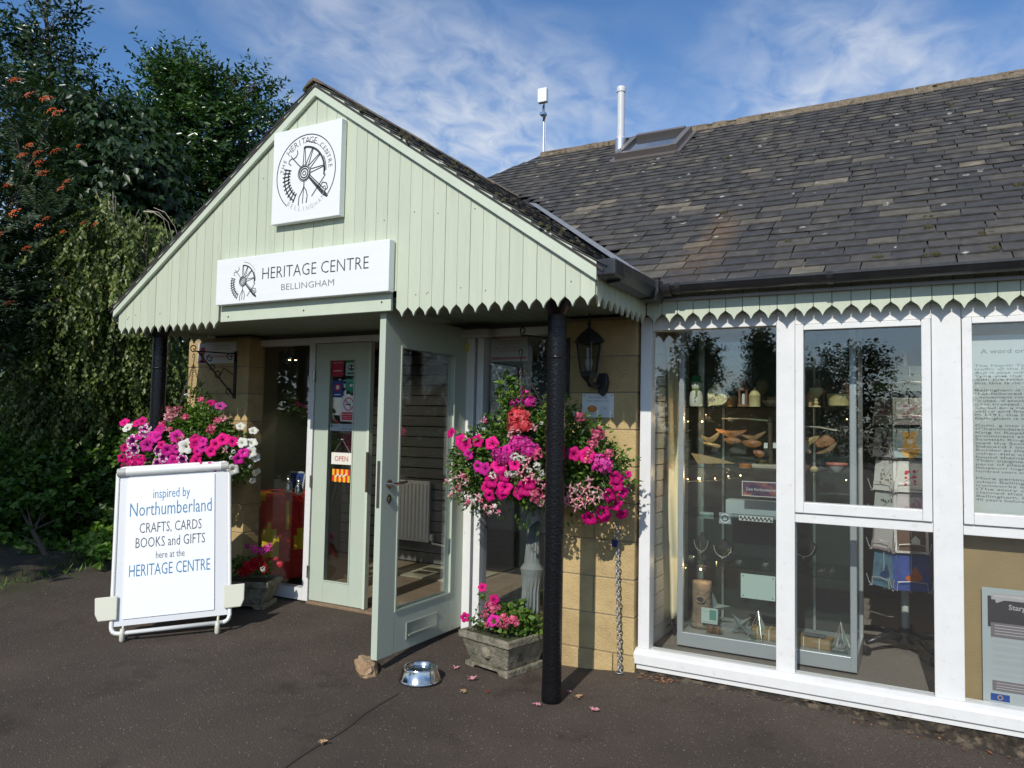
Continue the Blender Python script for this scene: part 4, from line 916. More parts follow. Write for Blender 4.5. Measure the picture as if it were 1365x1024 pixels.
def on_ellipsoid(px, py, c, r_, push=1.02):
    rr_ = RW @ _c(px, py); o = (C0 - np.array(c)) / np.array(r_); d = rr_ / np.array(r_)
    A_, B_, C_ = d @ d, 2 * o @ d, o @ o - push ** 2; D_ = B_ * B_ - 4 * A_ * C_
    t = (-B_ - math.sqrt(D_)) / (2 * A_) if D_ > 0 else -B_ / (2 * A_)
    p = C0 + rr_ * t; nn_ = (p - np.array(c)) / np.array(r_) ** 2; nn_ /= np.linalg.norm(nn_); return Vector(p), Vector(nn_)
def chain(g, a, b_, link_=.022, r_=.0022):
    a, b_ = Vector(a), Vector(b_); n_ = max(2, int((b_ - a).length / (link_ * .78))); d = (b_ - a).normalized(); e1 = d.orthogonal().normalized(); e2 = d.cross(e1)
    for i in range(n_):
        c = a + (b_ - a) * ((i + .5) / n_); e = e1 if i % 2 else e2
        g.tube([c + d * link_ * .5 * math.cos(t) + e * link_ * .28 * math.sin(t) for t in np.linspace(0, 2 * math.pi, 9)], r_, 4, cap=False)
def bracket(label, x, y0, y1, zt_, zb_, side=(0, -1)):
    s = Vector((side[0], side[1], 0)).normalized(); t = thing('basket_bracket', label, 'bracket', (x, y0, zb_)); o = Vector((x, y0, 0)); Ln = y1
    g = MB().box((x - .012, y0 - .012, zb_), (x + .012, y0 - .001, zt_ + .02)); obj('wall_bar', g, blackiron, t)
    P = lambda a, z: o + s * a + UZ * z
    g = MB().tube([P(.01, zt_), P(Ln, zt_ - .005)], .006, 6); obj('arm', g, blackiron, t)
    g = MB().tube([P(.01, zb_ + .02), P(Ln * .9, zt_ - .01)], .006, 6); obj('strut', g, blackiron, t)
    def scroll(c0, c1, r0, a0, a1, nm='scroll'):
        pts = [P(c0 + r0 * (1 - .75 * q) * math.cos(a0 + (a1 - a0) * q), c1 + r0 * (1 - .75 * q) * math.sin(a0 + (a1 - a0) * q)) for q in np.linspace(0, 1, 20)]
        obj(nm, MB().tube(pts, .0042, 5), blackiron, t)
    scroll(Ln, zt_ + .018, .03, -1.6, 5.5); scroll(.05, zt_ - .03, .03, 1.5, -5); scroll(.05, zb_ + .06, .03, -1.5, 4.8); scroll(Ln * .42, zb_ + (zt_ - zb_) * .42 + .04, .035, -2.2, 4.4); scroll(Ln * .42 + .05, zb_ + (zt_ - zb_) * .55 + .05, .03, -.8, -6)
    obj('scroll', MB().tube([P(.02, zt_ - .17), P(.10, zb_ + .24), P(Ln * .40, zb_ + (zt_ - zb_) * .44)], .0042, 5), blackiron, t)
    scroll(Ln * .62, zt_ - .055, .03, 1.5, -4.5)
    return t
bracket('scrolled iron basket bracket on the left stone pillar', -4.835, YP, .34, 1.965, 1.605, (-.30, -1))
bracket('scrolled iron basket bracket on right stone pillar beside lantern', -1.918, YP, .42, 1.965, 1.615, (-.25, -1))
def basket(label, c, r_, apex, nleaf, skip=None):
    t = thing('hanging_basket', label, 'hanging basket', (c[0], c[1], c[2] - r_[2]), 'hanging baskets at the entrance')
    g = MB().lathe([(.02, -.19), (.12, -.17), (.19, -.08), (.21, .02), (.19, .02), (.17, .0)], c, 16); obj('basket_liner', g, mat('coir', (.06, .045, .025), .95, var=.3, vscale=40), t)
    g = MB()
    for k in range(3): a = 2.1 * k + .5; chain(g, apex, (c[0] + .2 * math.cos(a), c[1] + .2 * math.sin(a), c[2] + .02))
    obj('chain', g, mat('basket_chain', (.12, .11, .10), .5, metal=.6), t)
    g = MB().tube([Vector(apex) + Vector((0, 0, .06)) + Vector((.012 * math.sin(q), 0, .018 * math.cos(q))) for q in np.linspace(-2.5, 2.5, 10)] + [Vector(apex)], .003, 5); obj('hook', g, blackiron, t)
    return t
RC, RR = (-1.985, 3.97, 1.215), (.56, .25, .37)
rb_ = basket('large basket of hot pink petunias and fuchsias behind the front black post', RC, RR, (-2.035, 3.83, 1.80), 0)
pa = at(200, 600, y=3.9)
LC, LR = (-4.96, 3.86, 1.25), (.70, .30, .29)
LC = tuple(at(252, 598, y=3.88)); LR = (.71, .31, .29)
lb_ = basket('basket of mixed pink and white petunias on left pillar behind the sign board', LC, LR, tuple(at(258, 485, y=3.90)), 0)
mat('x', (0, 0, 0))
join_leaves('foliage', [ellip_leaves((RC[0], RC[1], RC[2] + .035), (.50, .235, .285), 5000, .034, .020, shell=.55), ellip_leaves((RC[0] - .3, RC[1], RC[2] - .02), (.25, .22, .20), 1600, .034, .021), ellip_leaves((RC[0] - .43, RC[1], RC[2] - .06), (.17, .18, .24), 1000, .032, .018), ellip_leaves((RC[0] + .36, RC[1] - .02, RC[2] - .06), (.20, .2, .20), 1100, .03, .017), ellip_leaves((RC[0] + .16, RC[1] - .06, RC[2] + .26), (.14, .12, .15), 700, .026, .014, .1),
    ellip_leaves((RC[0] - .10, RC[1] - .08, RC[2] + .30), (.10, .1, .16), 420, .035, .022, .15), ellip_leaves((RC[0] - .16, RC[1] - .10, RC[2] + .44), (.05, .05, .08), 60, .05, .03, .3)], basket_leaf, rb_)
join_leaves('foliage', [ellip_leaves((LC[0] - .08, LC[1], LC[2]), (.56, .29, .27), 6200, .040, .019, .05, shell=.5), ellip_leaves((LC[0] - .28, LC[1] - .02, LC[2] - .06), (.42, .26, .19), 2600, .034, .020), ellip_leaves((LC[0] + .12, LC[1] - .04, LC[2] + .12), (.34, .18, .20), 3000, .04, .018, .22), ellip_leaves((LC[0] + .45, LC[1] + .03, LC[2] - .06), (.20, .13, .18), 620, .036, .02, .1),
    ellip_leaves((LC[0] + .02, LC[1] + .05, LC[2] + .34), (.10, .08, .14), 160, .05, .022, .3)], basket_leaf, lb_)
def trail(parent, pts, n_, mt=basket_leaf, ln=.035):
    P = []; D = []
    pts = [Vector(p) for p in pts]; obj('stem', MB().tube(pts, .0018, 4), stemm, parent)
    for i in range(n_):
        q = random.random() * (len(pts) - 1); k = int(q); p = pts[k].lerp(pts[min(k + 1, len(pts) - 1)], q - k); P.append(tuple(p)); D.append([random.gauss(0, 1), random.gauss(0, 1), random.gauss(0, .6)])
    s = leaves_np(P, D, rng.normal(size=(n_, 3)) + [0, -.5, 1], ln * rng.uniform(.6, 1.1, n_), ln * .55 * np.ones(n_), np.clip(rng.random(n_) + .1, 0, 1)); join_leaves('trailing_leaves', [s], mt, parent)
camv = Vector((0, 0, 1.45))
def fl(parent, c, r_, lst, me_of, name, size, facing=.45, push=1.06):
    for it in lst:
        px, py = it[0], it[1]; p, n_ = on_ellipsoid(px, py, c, r_, push); k = it[2] if len(it) > 2 else None; s = it[3] if len(it) > 3 else 1
        nn_ = n_ * (1 - facing) + (camv - p).normalized() * facing + Vector((random.uniform(-.3, .3), random.uniform(-.3, .1), random.uniform(-.15, .3)))
        me = me_of(k); nm = name(k) if callable(name) else name; place(me, nm, parent, p, nn_, size * s * random.uniform(.9, 1.08))
def outer_leaves(t, c, r_, n_):
    join_leaves('outer_leaves', [ellip_leaves(c, tuple(q * 1.13 for q in r_), n_, .036, .020, .15, shell=.10)], basket_leaf, t)
outer_leaves(rb_, RC, (.50, .235, .33), 420); outer_leaves(lb_, (LC[0] - .04, LC[1], LC[2]), (.56, .28, .26), 520)
petf = lambda k: random.choice(PET[k or 'pink'])
RP = [(601, 577, 'pink', .8), (614, 587), (620, 593, 'pink', 1.15), (637, 588), (656, 591, 'pink', .95), (624, 606, 'magenta', .9), (646, 625, 'magenta', .9), (637, 622, 'magenta', .8), (655, 641), (665, 620, 'pink', 1.2), (672, 634), (650, 650, 'pink', .95), (686, 619, 'pink', .9), (673, 650), (668, 658), (699, 650, 'pink', 1.2), (692, 657, 'pink'), (706, 644, 'pink', .9), (652, 661, 'pink', .9), (681, 608, 'magenta', .8), (675, 600, 'magenta', .8),
      (765, 605, 'pink', 1.0), (782, 607, 'pink', 1.0), (821, 637, 'pink', .8), (822, 646, 'pink', 1.05), (833, 644, 'magenta', .9), (830, 655, 'pink', .9), (812, 660, 'pink', .9), (820, 672, 'pink', 1.0), (829, 686, 'pink', .9), (803, 683, 'pink', 1.0), (806, 690, 'pink', .9), (786, 691, 'pink', 1.1), (838, 632, 'pink', .5), (743, 560, 'pink', .1)]
fl(rb_, RC, RR, RP, petf, 'petunia', .045)
fl(rb_, RC, RR, [(697, 527, 'magenta_head', 1.1), (688, 537, 'magenta_head', .8), (704, 535, 'magenta_head', .9), (691, 556, 'coral_head', 1.35), (700, 567, 'coral_head', .9), (686, 568, 'coral_head', .9), (700, 593, 'magenta_head', 1.15), (708, 599, 'magenta_head', 1), (690, 592, 'magenta_head', 1), (672, 611, 'magenta_head', .9), (663, 605, 'magenta_head', .8), (716, 605, 'pink_head', .8), (687, 578, 'pale_head', .8), (800, 617, 'purple_head', 1.1), (808, 622, 'purple_head', .9), (773, 556, 'pink_head', .6), (790, 590, 'pink_head', .6), (797, 578, 'pink_head', .8), (786, 601, 'pink_head', .5), (782, 612, 'pink_head', .5), (812, 604, 'pink_head', .55), (715, 660, 'pink_head', .8), (721, 668, 'pale_head', .6)], lambda k: CL[k], 'geranium', .042)
fl(rb_, RC, RR, [(695, 611, 'white_head', .8), (686, 609, 'white_head', .8), (684, 631, 'white_head', .8), (676, 632, 'white_head', .6), (657, 634, 'white_head', .8), (716, 621, 'white_head', .8), (706, 628, 'white_head', .6), (723, 631, 'white_head', .6), (768, 552, 'white_head', .6), (722, 564, 'white_head', .4), (645, 572, 'white_head', .4), (630, 668, 'white_head', .7)], lambda k: CL[k], 'alyssum', .03)
fus = [(600, 630), (607, 637), (598, 641), (606, 650), (600, 660), (615, 634), (622, 640), (612, 655), (625, 663), (640, 668), (646, 676), (652, 684), (657, 676), (664, 683), (637, 662), (622, 670), (700, 622), (693, 631), (708, 634), (718, 640), (725, 648), (730, 660), (700, 640), (704, 612), (760, 650), (766, 655), (772, 648), (778, 655), (785, 650), (790, 658), (797, 652), (803, 658), (757, 662), (764, 668), (772, 664), (782, 666), (790, 668), (756, 672), (768, 676), (752, 667), (799, 664), (777, 672), (645, 560), (712, 570), (785, 640)]
fl(rb_, RC, RR, [(a, b_, None, random.uniform(.8, 1.2)) for a, b_ in fus], lambda k: random.choice(FU), 'fuchsia', .026, facing=.0, push=1.1)
buds = [(random.gauss(612, 12), random.gauss(645, 14)) for _ in range(22)] + [(random.gauss(705, 12), random.gauss(625, 10)) for _ in range(12)] + [(random.gauss(775, 18), random.gauss(660, 8)) for _ in range(14)]
fl(rb_, RC, RR, [(a, b_) for a, b_ in buds], lambda k: BUD, 'fuchsia_bud', .014, facing=0, push=1.1)
for (px, py, ex, ey) in ((690, 520, 675, 505), (822, 650, 838, 640)): 
    p, n_ = on_ellipsoid(px, py, RC, RR); q = at(ex, ey, y=p.y); trail(rb_, [p, (p + q) / 2, q], 30)
LPt = [(166, 563, 'pink', .9), (170, 570, 'white', 1.0), (182, 564, 'pink', .8), (208, 558, 'white', .95), (196, 570, 'veined'), (192, 575, 'veined'), (204, 582, 'magenta', .9), (211, 575, 'magenta', 1.1), (208, 582, 'magenta'), (186, 580, 'magenta', .9), (176, 588, 'veined'), (179, 599, 'veined'), (196, 593, 'magenta', 1.15), (166, 597, 'pink', .7), (172, 604, 'veined', .8), (163, 611, 'pink', .8), (171, 614, 'pink', 1.1), (175, 612, 'pink'), (187, 616, 'pink', 1.15), (180, 622, 'veined', .9), (165, 622, 'pink', .7), (223, 600, 'magenta', 1.0), (210, 601, 'veined', .8), (217, 610, 'veined', .8), (209, 617, 'veined', .8), (232, 615, 'magenta', 1.0), (243, 613, 'veined', 1.0), (248, 595, 'white', 1.1), (235, 599, 'magenta', .8), (261, 592, 'pink', 1.05), (264, 602, 'pink', .8), (261, 615, 'pink', 1.1), (297, 586, 'pink', 1.05), (281, 537, 'rose', .7), (294, 541, 'purple', .95), (277, 545, 'white', .5), (321, 568, 'white', .7), (323, 590, 'white', .9), (338, 574, 'white', .8), (336, 590, 'white', .85), (334, 603, 'white', 1.0), (341, 610, 'white', .7), (318, 612, 'magenta', .9), (311, 626, 'white', .9), (341, 630, 'white', .8), (337, 641, 'white', .6), (249, 526, 'white', .45), (222, 619, 'veined', .8), (218, 622, 'magenta', .9)]
PET['rose'] = PET['pink']
LPt += [(random.uniform(166, 330), random.uniform(560, 628), random.choice(('pink', 'pink', 'magenta', 'magenta', 'pink')), random.uniform(.7, 1)) for _ in range(16)]
fl(lb_, LC, LR, LPt, petf, 'petunia', .051)
fl(lb_, LC, LR, [(206, 550, 'pale_head', .7), (230, 552, 'pale_head', 1.0), (237, 548, 'pink_head', .8), (226, 556, 'pale_head', .7), (247, 556, 'pink_head', .6), (224, 544, 'pink_head', .5), (282, 572, 'pink_head', .8), (290, 561, 'pink_head', .5), (297, 558, 'pale_head', .6), (216, 566, 'pink_head', .6), (268, 533, 'pink_head', .5), (227, 572, 'pink_head', .35), (237, 585, 'pink_head', .3)], lambda k: CL[k], 'geranium', .045)
fl(lb_, LC, LR, [(311, 602, 'white_head', .6), (308, 610, 'white_head', .5), (302, 596, 'white_head', .4), (333, 622, 'white_head', .5)], lambda k: CL[k], 'alyssum', .03)
fl(lb_, LC, LR, [(232, 588), (243, 583), (228, 580), (222, 572), (238, 594), (300, 600)], lambda k: FU[1], 'fuchsia', .026, facing=0, push=1.05)
# ---- stone planters
def planter(label, c, w, d_, h, ang, boss=True, trough=False):
    t = thing('stone_planter', label, 'planter', (c[0], c[1], gz(c[0], c[1])), 'stone planters by the door'); M = Matrix.Translation((c[0], c[1], gz(c[0], c[1]))) @ Matrix.Rotation(ang, 4, 'Z')
    def ring(a, b_, z, ins=0): return [M @ Vector((x * a / 2, y * b_ / 2, z)) for x, y in ((-1, -1), (1, -1), (1, 1), (-1, 1))]
    g = MB(); lv = [(w * .72, d_ * .72, .035), (w * .92, d_ * .92, h - .05), (w * .94, d_ * .94, h - .045), (w, d_, h - .04), (w, d_, h), (w * .86, d_ * .86, h), (w * .84, d_ * .84, h - .05)]
    vs = []; 
    for q in lv: vs += ring(*q)
    f = [(4 * i + j, 4 * i + (j + 1) % 4, 4 * i + 4 + (j + 1) % 4, 4 * i + 4 + j) for i in range(len(lv) - 1) for j in range(4)] + [(3, 2, 1, 0), (24, 25, 26, 27)]
    g.add(vs, f); bd = obj('trough', g, concrete, t, bevel=.006)
    g = MB(); b0, b1 = w * .84, d_ * .84
    foot = [(-b0 / 2, 0), (-b0 * .32, 0), (-b0 * .26, .022), (b0 * .26, .022), (b0 * .32, 0), (b0 / 2, 0), (b0 / 2, .035), (-b0 / 2, .035)]
    R3 = M.to_3x3(); g.prism(foot, M @ Vector((0, -b1 / 2, 0)), R3 @ UX, UZ, R3 @ UY, b1); obj('footed_base', g, concrete, t, bevel=.004)
    if boss:
        for s, ax in ((-1, UY),):
            g = MB(); nrm = (R3 @ Vector((0, -1, -.18 * 1))).normalized(); q = nrm.to_track_quat('Z', 'Y').to_matrix(); g.lathe([(.042, -.01), (.040, .004), (.028, .016), (.001, .020)], M @ Vector((0, -d_ * .415, h * .52)), 14, M=q); obj('boss', g, concrete, t, smooth=True)
    g = MB().add(ring(w * .85, d_ * .85, h - .022), [(0, 1, 2, 3)]); obj('compost', g, soil, t)
    return t, M
pc = at(663, 870, z=.1); pA, pB = at(610.6, 838.6, z=.215), at(678, 857.7, z=.215); pa_ = math.atan2(pB.y - pA.y, pB.x - pA.x); wd = (pB - pA).length * 1.0
cc = (pA + pB) / 2 + Vector((-math.sin(pa_), math.cos(pa_), 0)) * wd * .48
pr_t, Mp = planter('square weathered stone planter with pink flowers right of the open door', (cc.x, cc.y), wd, wd * .96, .215, pa_)
def planter_plants(t, M, w, h, leaves, fls):
    top = M @ Vector((0, 0, h)); sets = [ellip_leaves(tuple(M @ Vector(q[0])), q[1], q[2], q[3], q[3] * q[4], q[5], shell=.8, low=-.3) for q in leaves]; join_leaves('foliage', sets, basket_leaf, t)
    for me, nm, px, py, yy, s in fls:
        p = at(px, py, y=yy); place(me, nm, t, p, (camv - p).normalized() + Vector((random.uniform(-.3, .3), 0, random.uniform(0, .5))), s)
planter_plants(pr_t, Mp, wd, .215, [((.04, .02, .26), (.15, .13, .12), 700, .036, .9, .25), ((-.10, -.05, .24), (.08, .08, .07), 200, .03, .7, .0), ((.12, .1, .24), (.10, .08, .07), 260, .05, .3, .3)],
    [(petf('pink'), 'petunia', 643, 783, cc.y - .02, .030), (petf('pink'), 'petunia', 659, 799, cc.y - .06, .034), (petf('pink'), 'petunia', 620, 823, cc.y - .1, .032), (petf('magenta'), 'petunia', 658, 827, cc.y - .12, .040)] +
    [(CL['pink_head'], 'begonia', a, b_, cc.y - .12, random.uniform(.014, .024)) for a, b_ in ((652, 808), (658, 812), (664, 810), (672, 822), (678, 828), (688, 831), (646, 820), (666, 833), (684, 826), (674, 834), (650, 832))])
trail(pr_t, [cc + Vector((-.1, -.05, .22)), at(640, 800, y=cc.y), at(643, 785, y=cc.y)], 10); trail(pr_t, [cc + Vector((-.12, -.08, .22)), at(630, 830, y=cc.y - .1), at(621, 824, y=cc.y - .1)], 8)
# left trough
pA, pB = at(300, 771, z=.27), at(349, 779, z=.27); ang2 = math.radians(24)
cl_ = Vector((-4.44, 4.06, 0))
pl_t, Ml = planter('long mossy stone trough with red geraniums behind the sign board', (cl_.x, cl_.y), .46, .30, .20, ang2, boss=False)
planter_plants(pl_t, Ml, .46, .2, [((.0, 0, .26), (.18, .12, .09), 520, .034, .7, .1), ((.1, .0, .27), (.10, .08, .09), 240, .03, .6, .35)],
    [(CL['red_head'], 'geranium', 333, 755, 3.98, .045), (CL['red_head'], 'geranium', 345, 750, 4.0, .042), (CL['red_head'], 'geranium', 325, 762, 3.95, .036), (CL['red_head'], 'geranium', 352, 759, 4.0, .03), (CL['purple_head'], 'verbena', 340, 732, 4.05, .028), (CL['purple_head'], 'verbena', 350, 734, 4.05, .028), (CL['purple_head'], 'verbena', 358, 730, 4.05, .03), (CL['purple_head'], 'verbena', 330, 728, 4.05, .02), (CL['white_head'], 'alyssum', 351, 759, 3.9, .02), (CL['coral_head'], 'geranium', 373, 752, 4.1, .02), (CL['coral_head'], 'geranium', 368, 745, 4.1, .016)])
# ---- chain with padlock
ch = thing('hanging_chain', 'galvanised chain hanging down the right stone pillar to the tarmac', 'chain', (-1.58, YP - .05, 0))
p0, p1 = at(822, 702, y=YP - .035), at(825.5, 905, y=YP - .06); p1.z = .02
hk = MB().tube([(p0.x, YP, p0.z + .01), (p0.x, YP - .03, p0.z + .012), (p0.x, YP - .045, p0.z + .03)], .007, 6); obj('wall_staple', hk, chainm, ch)
nl = 34; d = (p1 - p0).normalized(); ll = (p1 - p0).length / nl * 1.28
for i in range(nl):
    c = p0 + (p1 - p0) * ((i + .5) / nl) + Vector((random.uniform(-.002, .002), 0, 0)); e = Vector((1, 0, 0)) if i % 2 else Vector((.3, 1, 0)).normalized()
    if i < 2:
        g = MB().tube([d * ll * .5 * math.cos(t) + e * ll * .32 * math.sin(t) for t in np.linspace(0, 2 * math.pi, 13)], .0042, 6, cap=False)
        o = obj('link', g, chainm, ch, smooth=True); o.location = c - WL[ch.name]; lk = [o] if i == 0 else lk + [o]
    else: inst(lk[i % 2], ch, c)
obj('end_link', MB().tube([(p1.x + .022 * math.cos(t), p1.y + .022 * math.sin(t), gz(p1.x, p1.y) + .007) for t in np.linspace(0, 2 * math.pi, 13)], .0045, 6, cap=False), chainm, ch, smooth=True)
pk = thing('padlock', 'dark blue padlock hooked on the top of the hanging chain', 'padlock', (p0.x - .02, YP - .06, 1.0))
q = at(820, 723, y=YP - .06); Mk = Matrix.Translation(q) @ Matrix.Rotation(math.radians(8), 4, 'Y')
obj('body', MB().box((-.017, -.010, -.026), (.017, .010, .012), Mk), mat('padlock_blue', (.01, .022, .12), .35), pk, bevel=.004)
obj('shackle', MB().tube([Mk @ Vector((.011 * math.cos(a), 0, .012 + .022 * math.sin(a))) for a in np.linspace(0, math.pi, 9)], .003, 6), steel, pk, smooth=True)
# ---- wall lantern
ln = thing('wall_lantern', 'black carriage lantern with white bulb on right stone pillar', 'lantern', (-1.70, YP, 1.62))
lc = at(785, 475, y=YP - .14); lc = Vector((lc.x, YP - .14, 0)); zt0, zb0 = 1.985, 1.80
g = MB(); h6 = lambda r_, z: [Vector((lc.x + r_ * math.cos(math.pi / 3 * k), lc.y + r_ * math.sin(math.pi / 3 * k), z)) for k in range(6)]
g.lathe([(.098, 1.935), (.094, 1.945), (.060, 1.985), (.030, 2.005), (.012, 2.02), (.010, 2.03), (.014, 2.04), (.004, 2.06), (.002, 2.10)], (lc.x, lc.y, 0), 6); obj('lantern_roof', g, blackiron, ln)
obj('finial', MB().tube([(lc.x, lc.y, 2.06), (lc.x, lc.y, 2.108)], .004, 6), blackiron, ln)
a_, b2 = h6(.078, 1.932), h6(.052, 1.755); g = MB()
for k in range(6): g.tube([a_[k], b2[k]], .0045, 5); g.tube([a_[k], a_[(k + 1) % 6]], .004, 5); g.tube([b2[k], b2[(k + 1) % 6]], .004, 5)
obj('lantern_frame', g, blackiron, ln)
for k in range(6): obj('glass_pane', MB().add([a_[k], a_[(k + 1) % 6], b2[(k + 1) % 6], b2[k]], [(0, 1, 2, 3)]), glass_mat('lantern_glass', (.62, .64, .62), 1.25) if k == 0 else MATS['lantern_glass'], ln)
obj('lantern_base', MB().lathe([(.054, 1.752), (.050, 1.735), (.03, 1.715), (.012, 1.70)], (lc.x, lc.y, 0), 6), blackiron, ln)
g = MB()
for k in range(3): a = k * 2.1; g.tube([(lc.x + .011 * math.cos(a), lc.y + .011 * math.sin(a), 1.835), (lc.x + .011 * math.cos(a), lc.y + .011 * math.sin(a), 1.905)], .0055, 6)
g.lathe([(.012, 1.765), (.017, 1.79), (.022, 1.81), (.020, 1.835), (.01, 1.838)], (lc.x, lc.y, 0), 12); obj('bulb', g, mat('lamp_white', (.78, .78, .74), .3), ln, smooth=True)
obj('arm', MB().tube([(lc.x, lc.y, 1.72), (lc.x + .005, lc.y + .02, 1.69), (lc.x + .02, lc.y + .06, 1.68), (lc.x + .03, YP - .03, 1.70)], [.018, .02, .02, .02], 8), blackiron, ln, smooth=True)
g = MB(); lpx = lc.x + .045; g.prism([(-.03, 1.735), (-.022, 1.76), (.022, 1.76), (.03, 1.735), (.034, 1.70), (.026, 1.66), (.012, 1.635), (0, 1.62), (-.012, 1.635), (-.026, 1.66), (-.034, 1.70)], (lpx, YP - .045, 0), UX, UZ, UY, .043); obj('back_plate', g, blackiron, ln, bevel=.006)
# ---- dog bowl, door stone
p = at(552, 912, z=0); bw_ = thing('dog_bowl', 'round stainless steel dog water bowl on the tarmac by the open door', 'dog bowl', (p.x, p.y + .06, 0)); bo = Vector((p.x + .0, p.y + .055, gz(p.x, p.y)))
obj('bowl', MB().lathe([(.118, 0), (.120, .006), (.112, .014), (.097, .066), (.096, .074), (.092, .077), (.086, .074), (.080, .05), (.072, .035), (.001, .030)], bo, 40), steel, bw_, smooth=True, auto=False)
obj('water', MB().lathe([(.0815, 0), (.001, .0001)], bo + UZ * .056, 32), glass_mat('water', (.85, .9, .9), 1.33), bw_)
obj('rubber_foot', MB().lathe([(.121, -.002), (.124, .002), (.121, .006)], bo, 40), blackiron, bw_)
st_ = at(488, 893, z=.03); g = MB(); nn_ = 14; rows = []
import itertools
rv = []
for i in range(9):
    la = -math.pi / 2 + math.pi * i / 8
    for j in range(nn_):
        lo_ = 2 * math.pi * j / nn_; x = math.cos(la) * math.cos(lo_); y = math.cos(la) * math.sin(lo_); z = math.sin(la)
        k = 1 / max(abs(x) ** 4 + abs(y) ** 4 + abs(z) ** 4, 1e-6) ** .25; k = .45 * k + .5; nx_ = 1 + .10 * math.sin(3.1 * x + 5 * z + 1) + .06 * math.sin(7 * y + 4 * z) + random.uniform(-.03, .03); rv.append((x * k * nx_, y * k * nx_, z * k * nx_))
Mr = Matrix.Translation((st_.x, st_.y, .042)) @ Matrix.Rotation(math.radians(-32), 4, 'Z') @ Matrix.Rotation(math.radians(10), 4, 'Y') @ Matrix.Diagonal((.098, .062, .052, 1))
g.add([Mr @ Vector(q) for q in rv], [(i * nn_ + j, i * nn_ + (j + 1) % nn_, (i + 1) * nn_ + (j + 1) % nn_, (i + 1) * nn_ + j) for i in range(8) for j in range(nn_)])
tag(obj('door_stop_stone', g, mat('rusty_sandstone', (.30, .19, .10), .95, var=.35, vscale=18, bump=1, bscale=45, dirt=(.42, .33, .22), dscale=14, dlo=.5, dhi=.65)), 'rough brown stone lying at the foot of open door', 'stone')
# ---- fallen blossoms
def blossom(label, px, py, kind, s, dry=False):
    p = at(px, py, z=.012); g = MB()
    for k in range(6):
        a = k * 1.05 + random.random(); e = Vector((math.cos(a), math.sin(a), 0)); f_ = Vector((-math.sin(a), math.cos(a), 0)); L_ = s * random.uniform(.7, 1.2); h_ = random.uniform(.1, .8) * s
        g.add([p, p + e * L_ * .5 + f_ * L_ * .3 + UZ * h_ * .6, p + e * L_ + UZ * h_ * random.uniform(0, 1), p + e * L_ * .5 - f_ * L_ * .3 + UZ * h_ * .4], [(0, 1, 2, 3)])
    g.lathe([(s * .2, 0), (s * .28, s * .3), (s * .1, s * .5)], p - UZ * .006, 6)
    tag(obj('fallen_blossom', g, pm[kind] if not dry else mat('dry_petal', (.45, .28, .15), .8)), label, 'blossom', 'fallen blossoms and leaves on the tarmac')
for a in [('pink fallen blossom nearest the stone planter base', 607, 891, 'pale', .03), ('pink fallen blossom below the left planter corner', 629, 905, 'pale', .032), ('faded orange blossom between bowl and black post', 618, 922, 'pale', .026, True), ('small pink blossom touching the left of black post foot', 716, 939, 'pale', .026), ('small pale blossom just right of the black post foot', 758, 922, 'pale', .02), ('faded yellow blossom right of the black post', 770, 929, 'pale', .028, True), ('bright pink blossom farthest right of the black post', 790, 946, 'pale', .032), ('dry curled leaf lying on tarmac seam at the front', 430, 990, 'pale', .03, True), ('dark dry petal between planter and black post', 650, 922, 'red', .012)]: blossom(*a)
g = MB()
for i in range(120):
    if i < 60: x = random.uniform(-1.43, -1.2) if i < 30 else random.uniform(-1.4, .6); y = 4.16 + random.uniform(-.03, .05)
    else: x = random.uniform(-7.5, -5.5); y = random.uniform(2.6, 4.6)
    p = Vector((x, y, gz(x, y) + .008)); s = random.uniform(.006, .016); a = random.random() * 6; e = Vector((math.cos(a), math.sin(a), random.uniform(-.2, .5))); f_ = e.cross(UZ).normalized()
    g.add([p - e * s, p + f_ * s * .6, p + e * s, p - f_ * s * .6], [(0, 1, 2, 3)])
tag(obj('leaf_litter', g, mat('litter', (.30, .12, .05), .9, rnd=.2, var=.5, vscale=30)), kind='stuff')
g = MB()
for _ in range(2200):
    x, y = random.uniform(-6.5, 1.0), random.uniform(1.2, 4.15); r_ = random.uniform(.0012, .0032); z = gz(x, y); a = random.random() * 2
    c_, s_ = r_ * math.cos(a), r_ * math.sin(a); g.add([(x + c_, y + s_, z), (x - s_, y + c_, z), (x - c_ * .8, y - s_ * .9, z), (x + s_, y - c_, z), (x, y, z + r_ * 1.1)], [(0, 1, 4), (1, 2, 4), (2, 3, 4), (3, 0, 4)])
tag(obj('loose_grit', g, mat('grit', (.30, .27, .22), .9, var=.5, vscale=40)), kind='stuff')
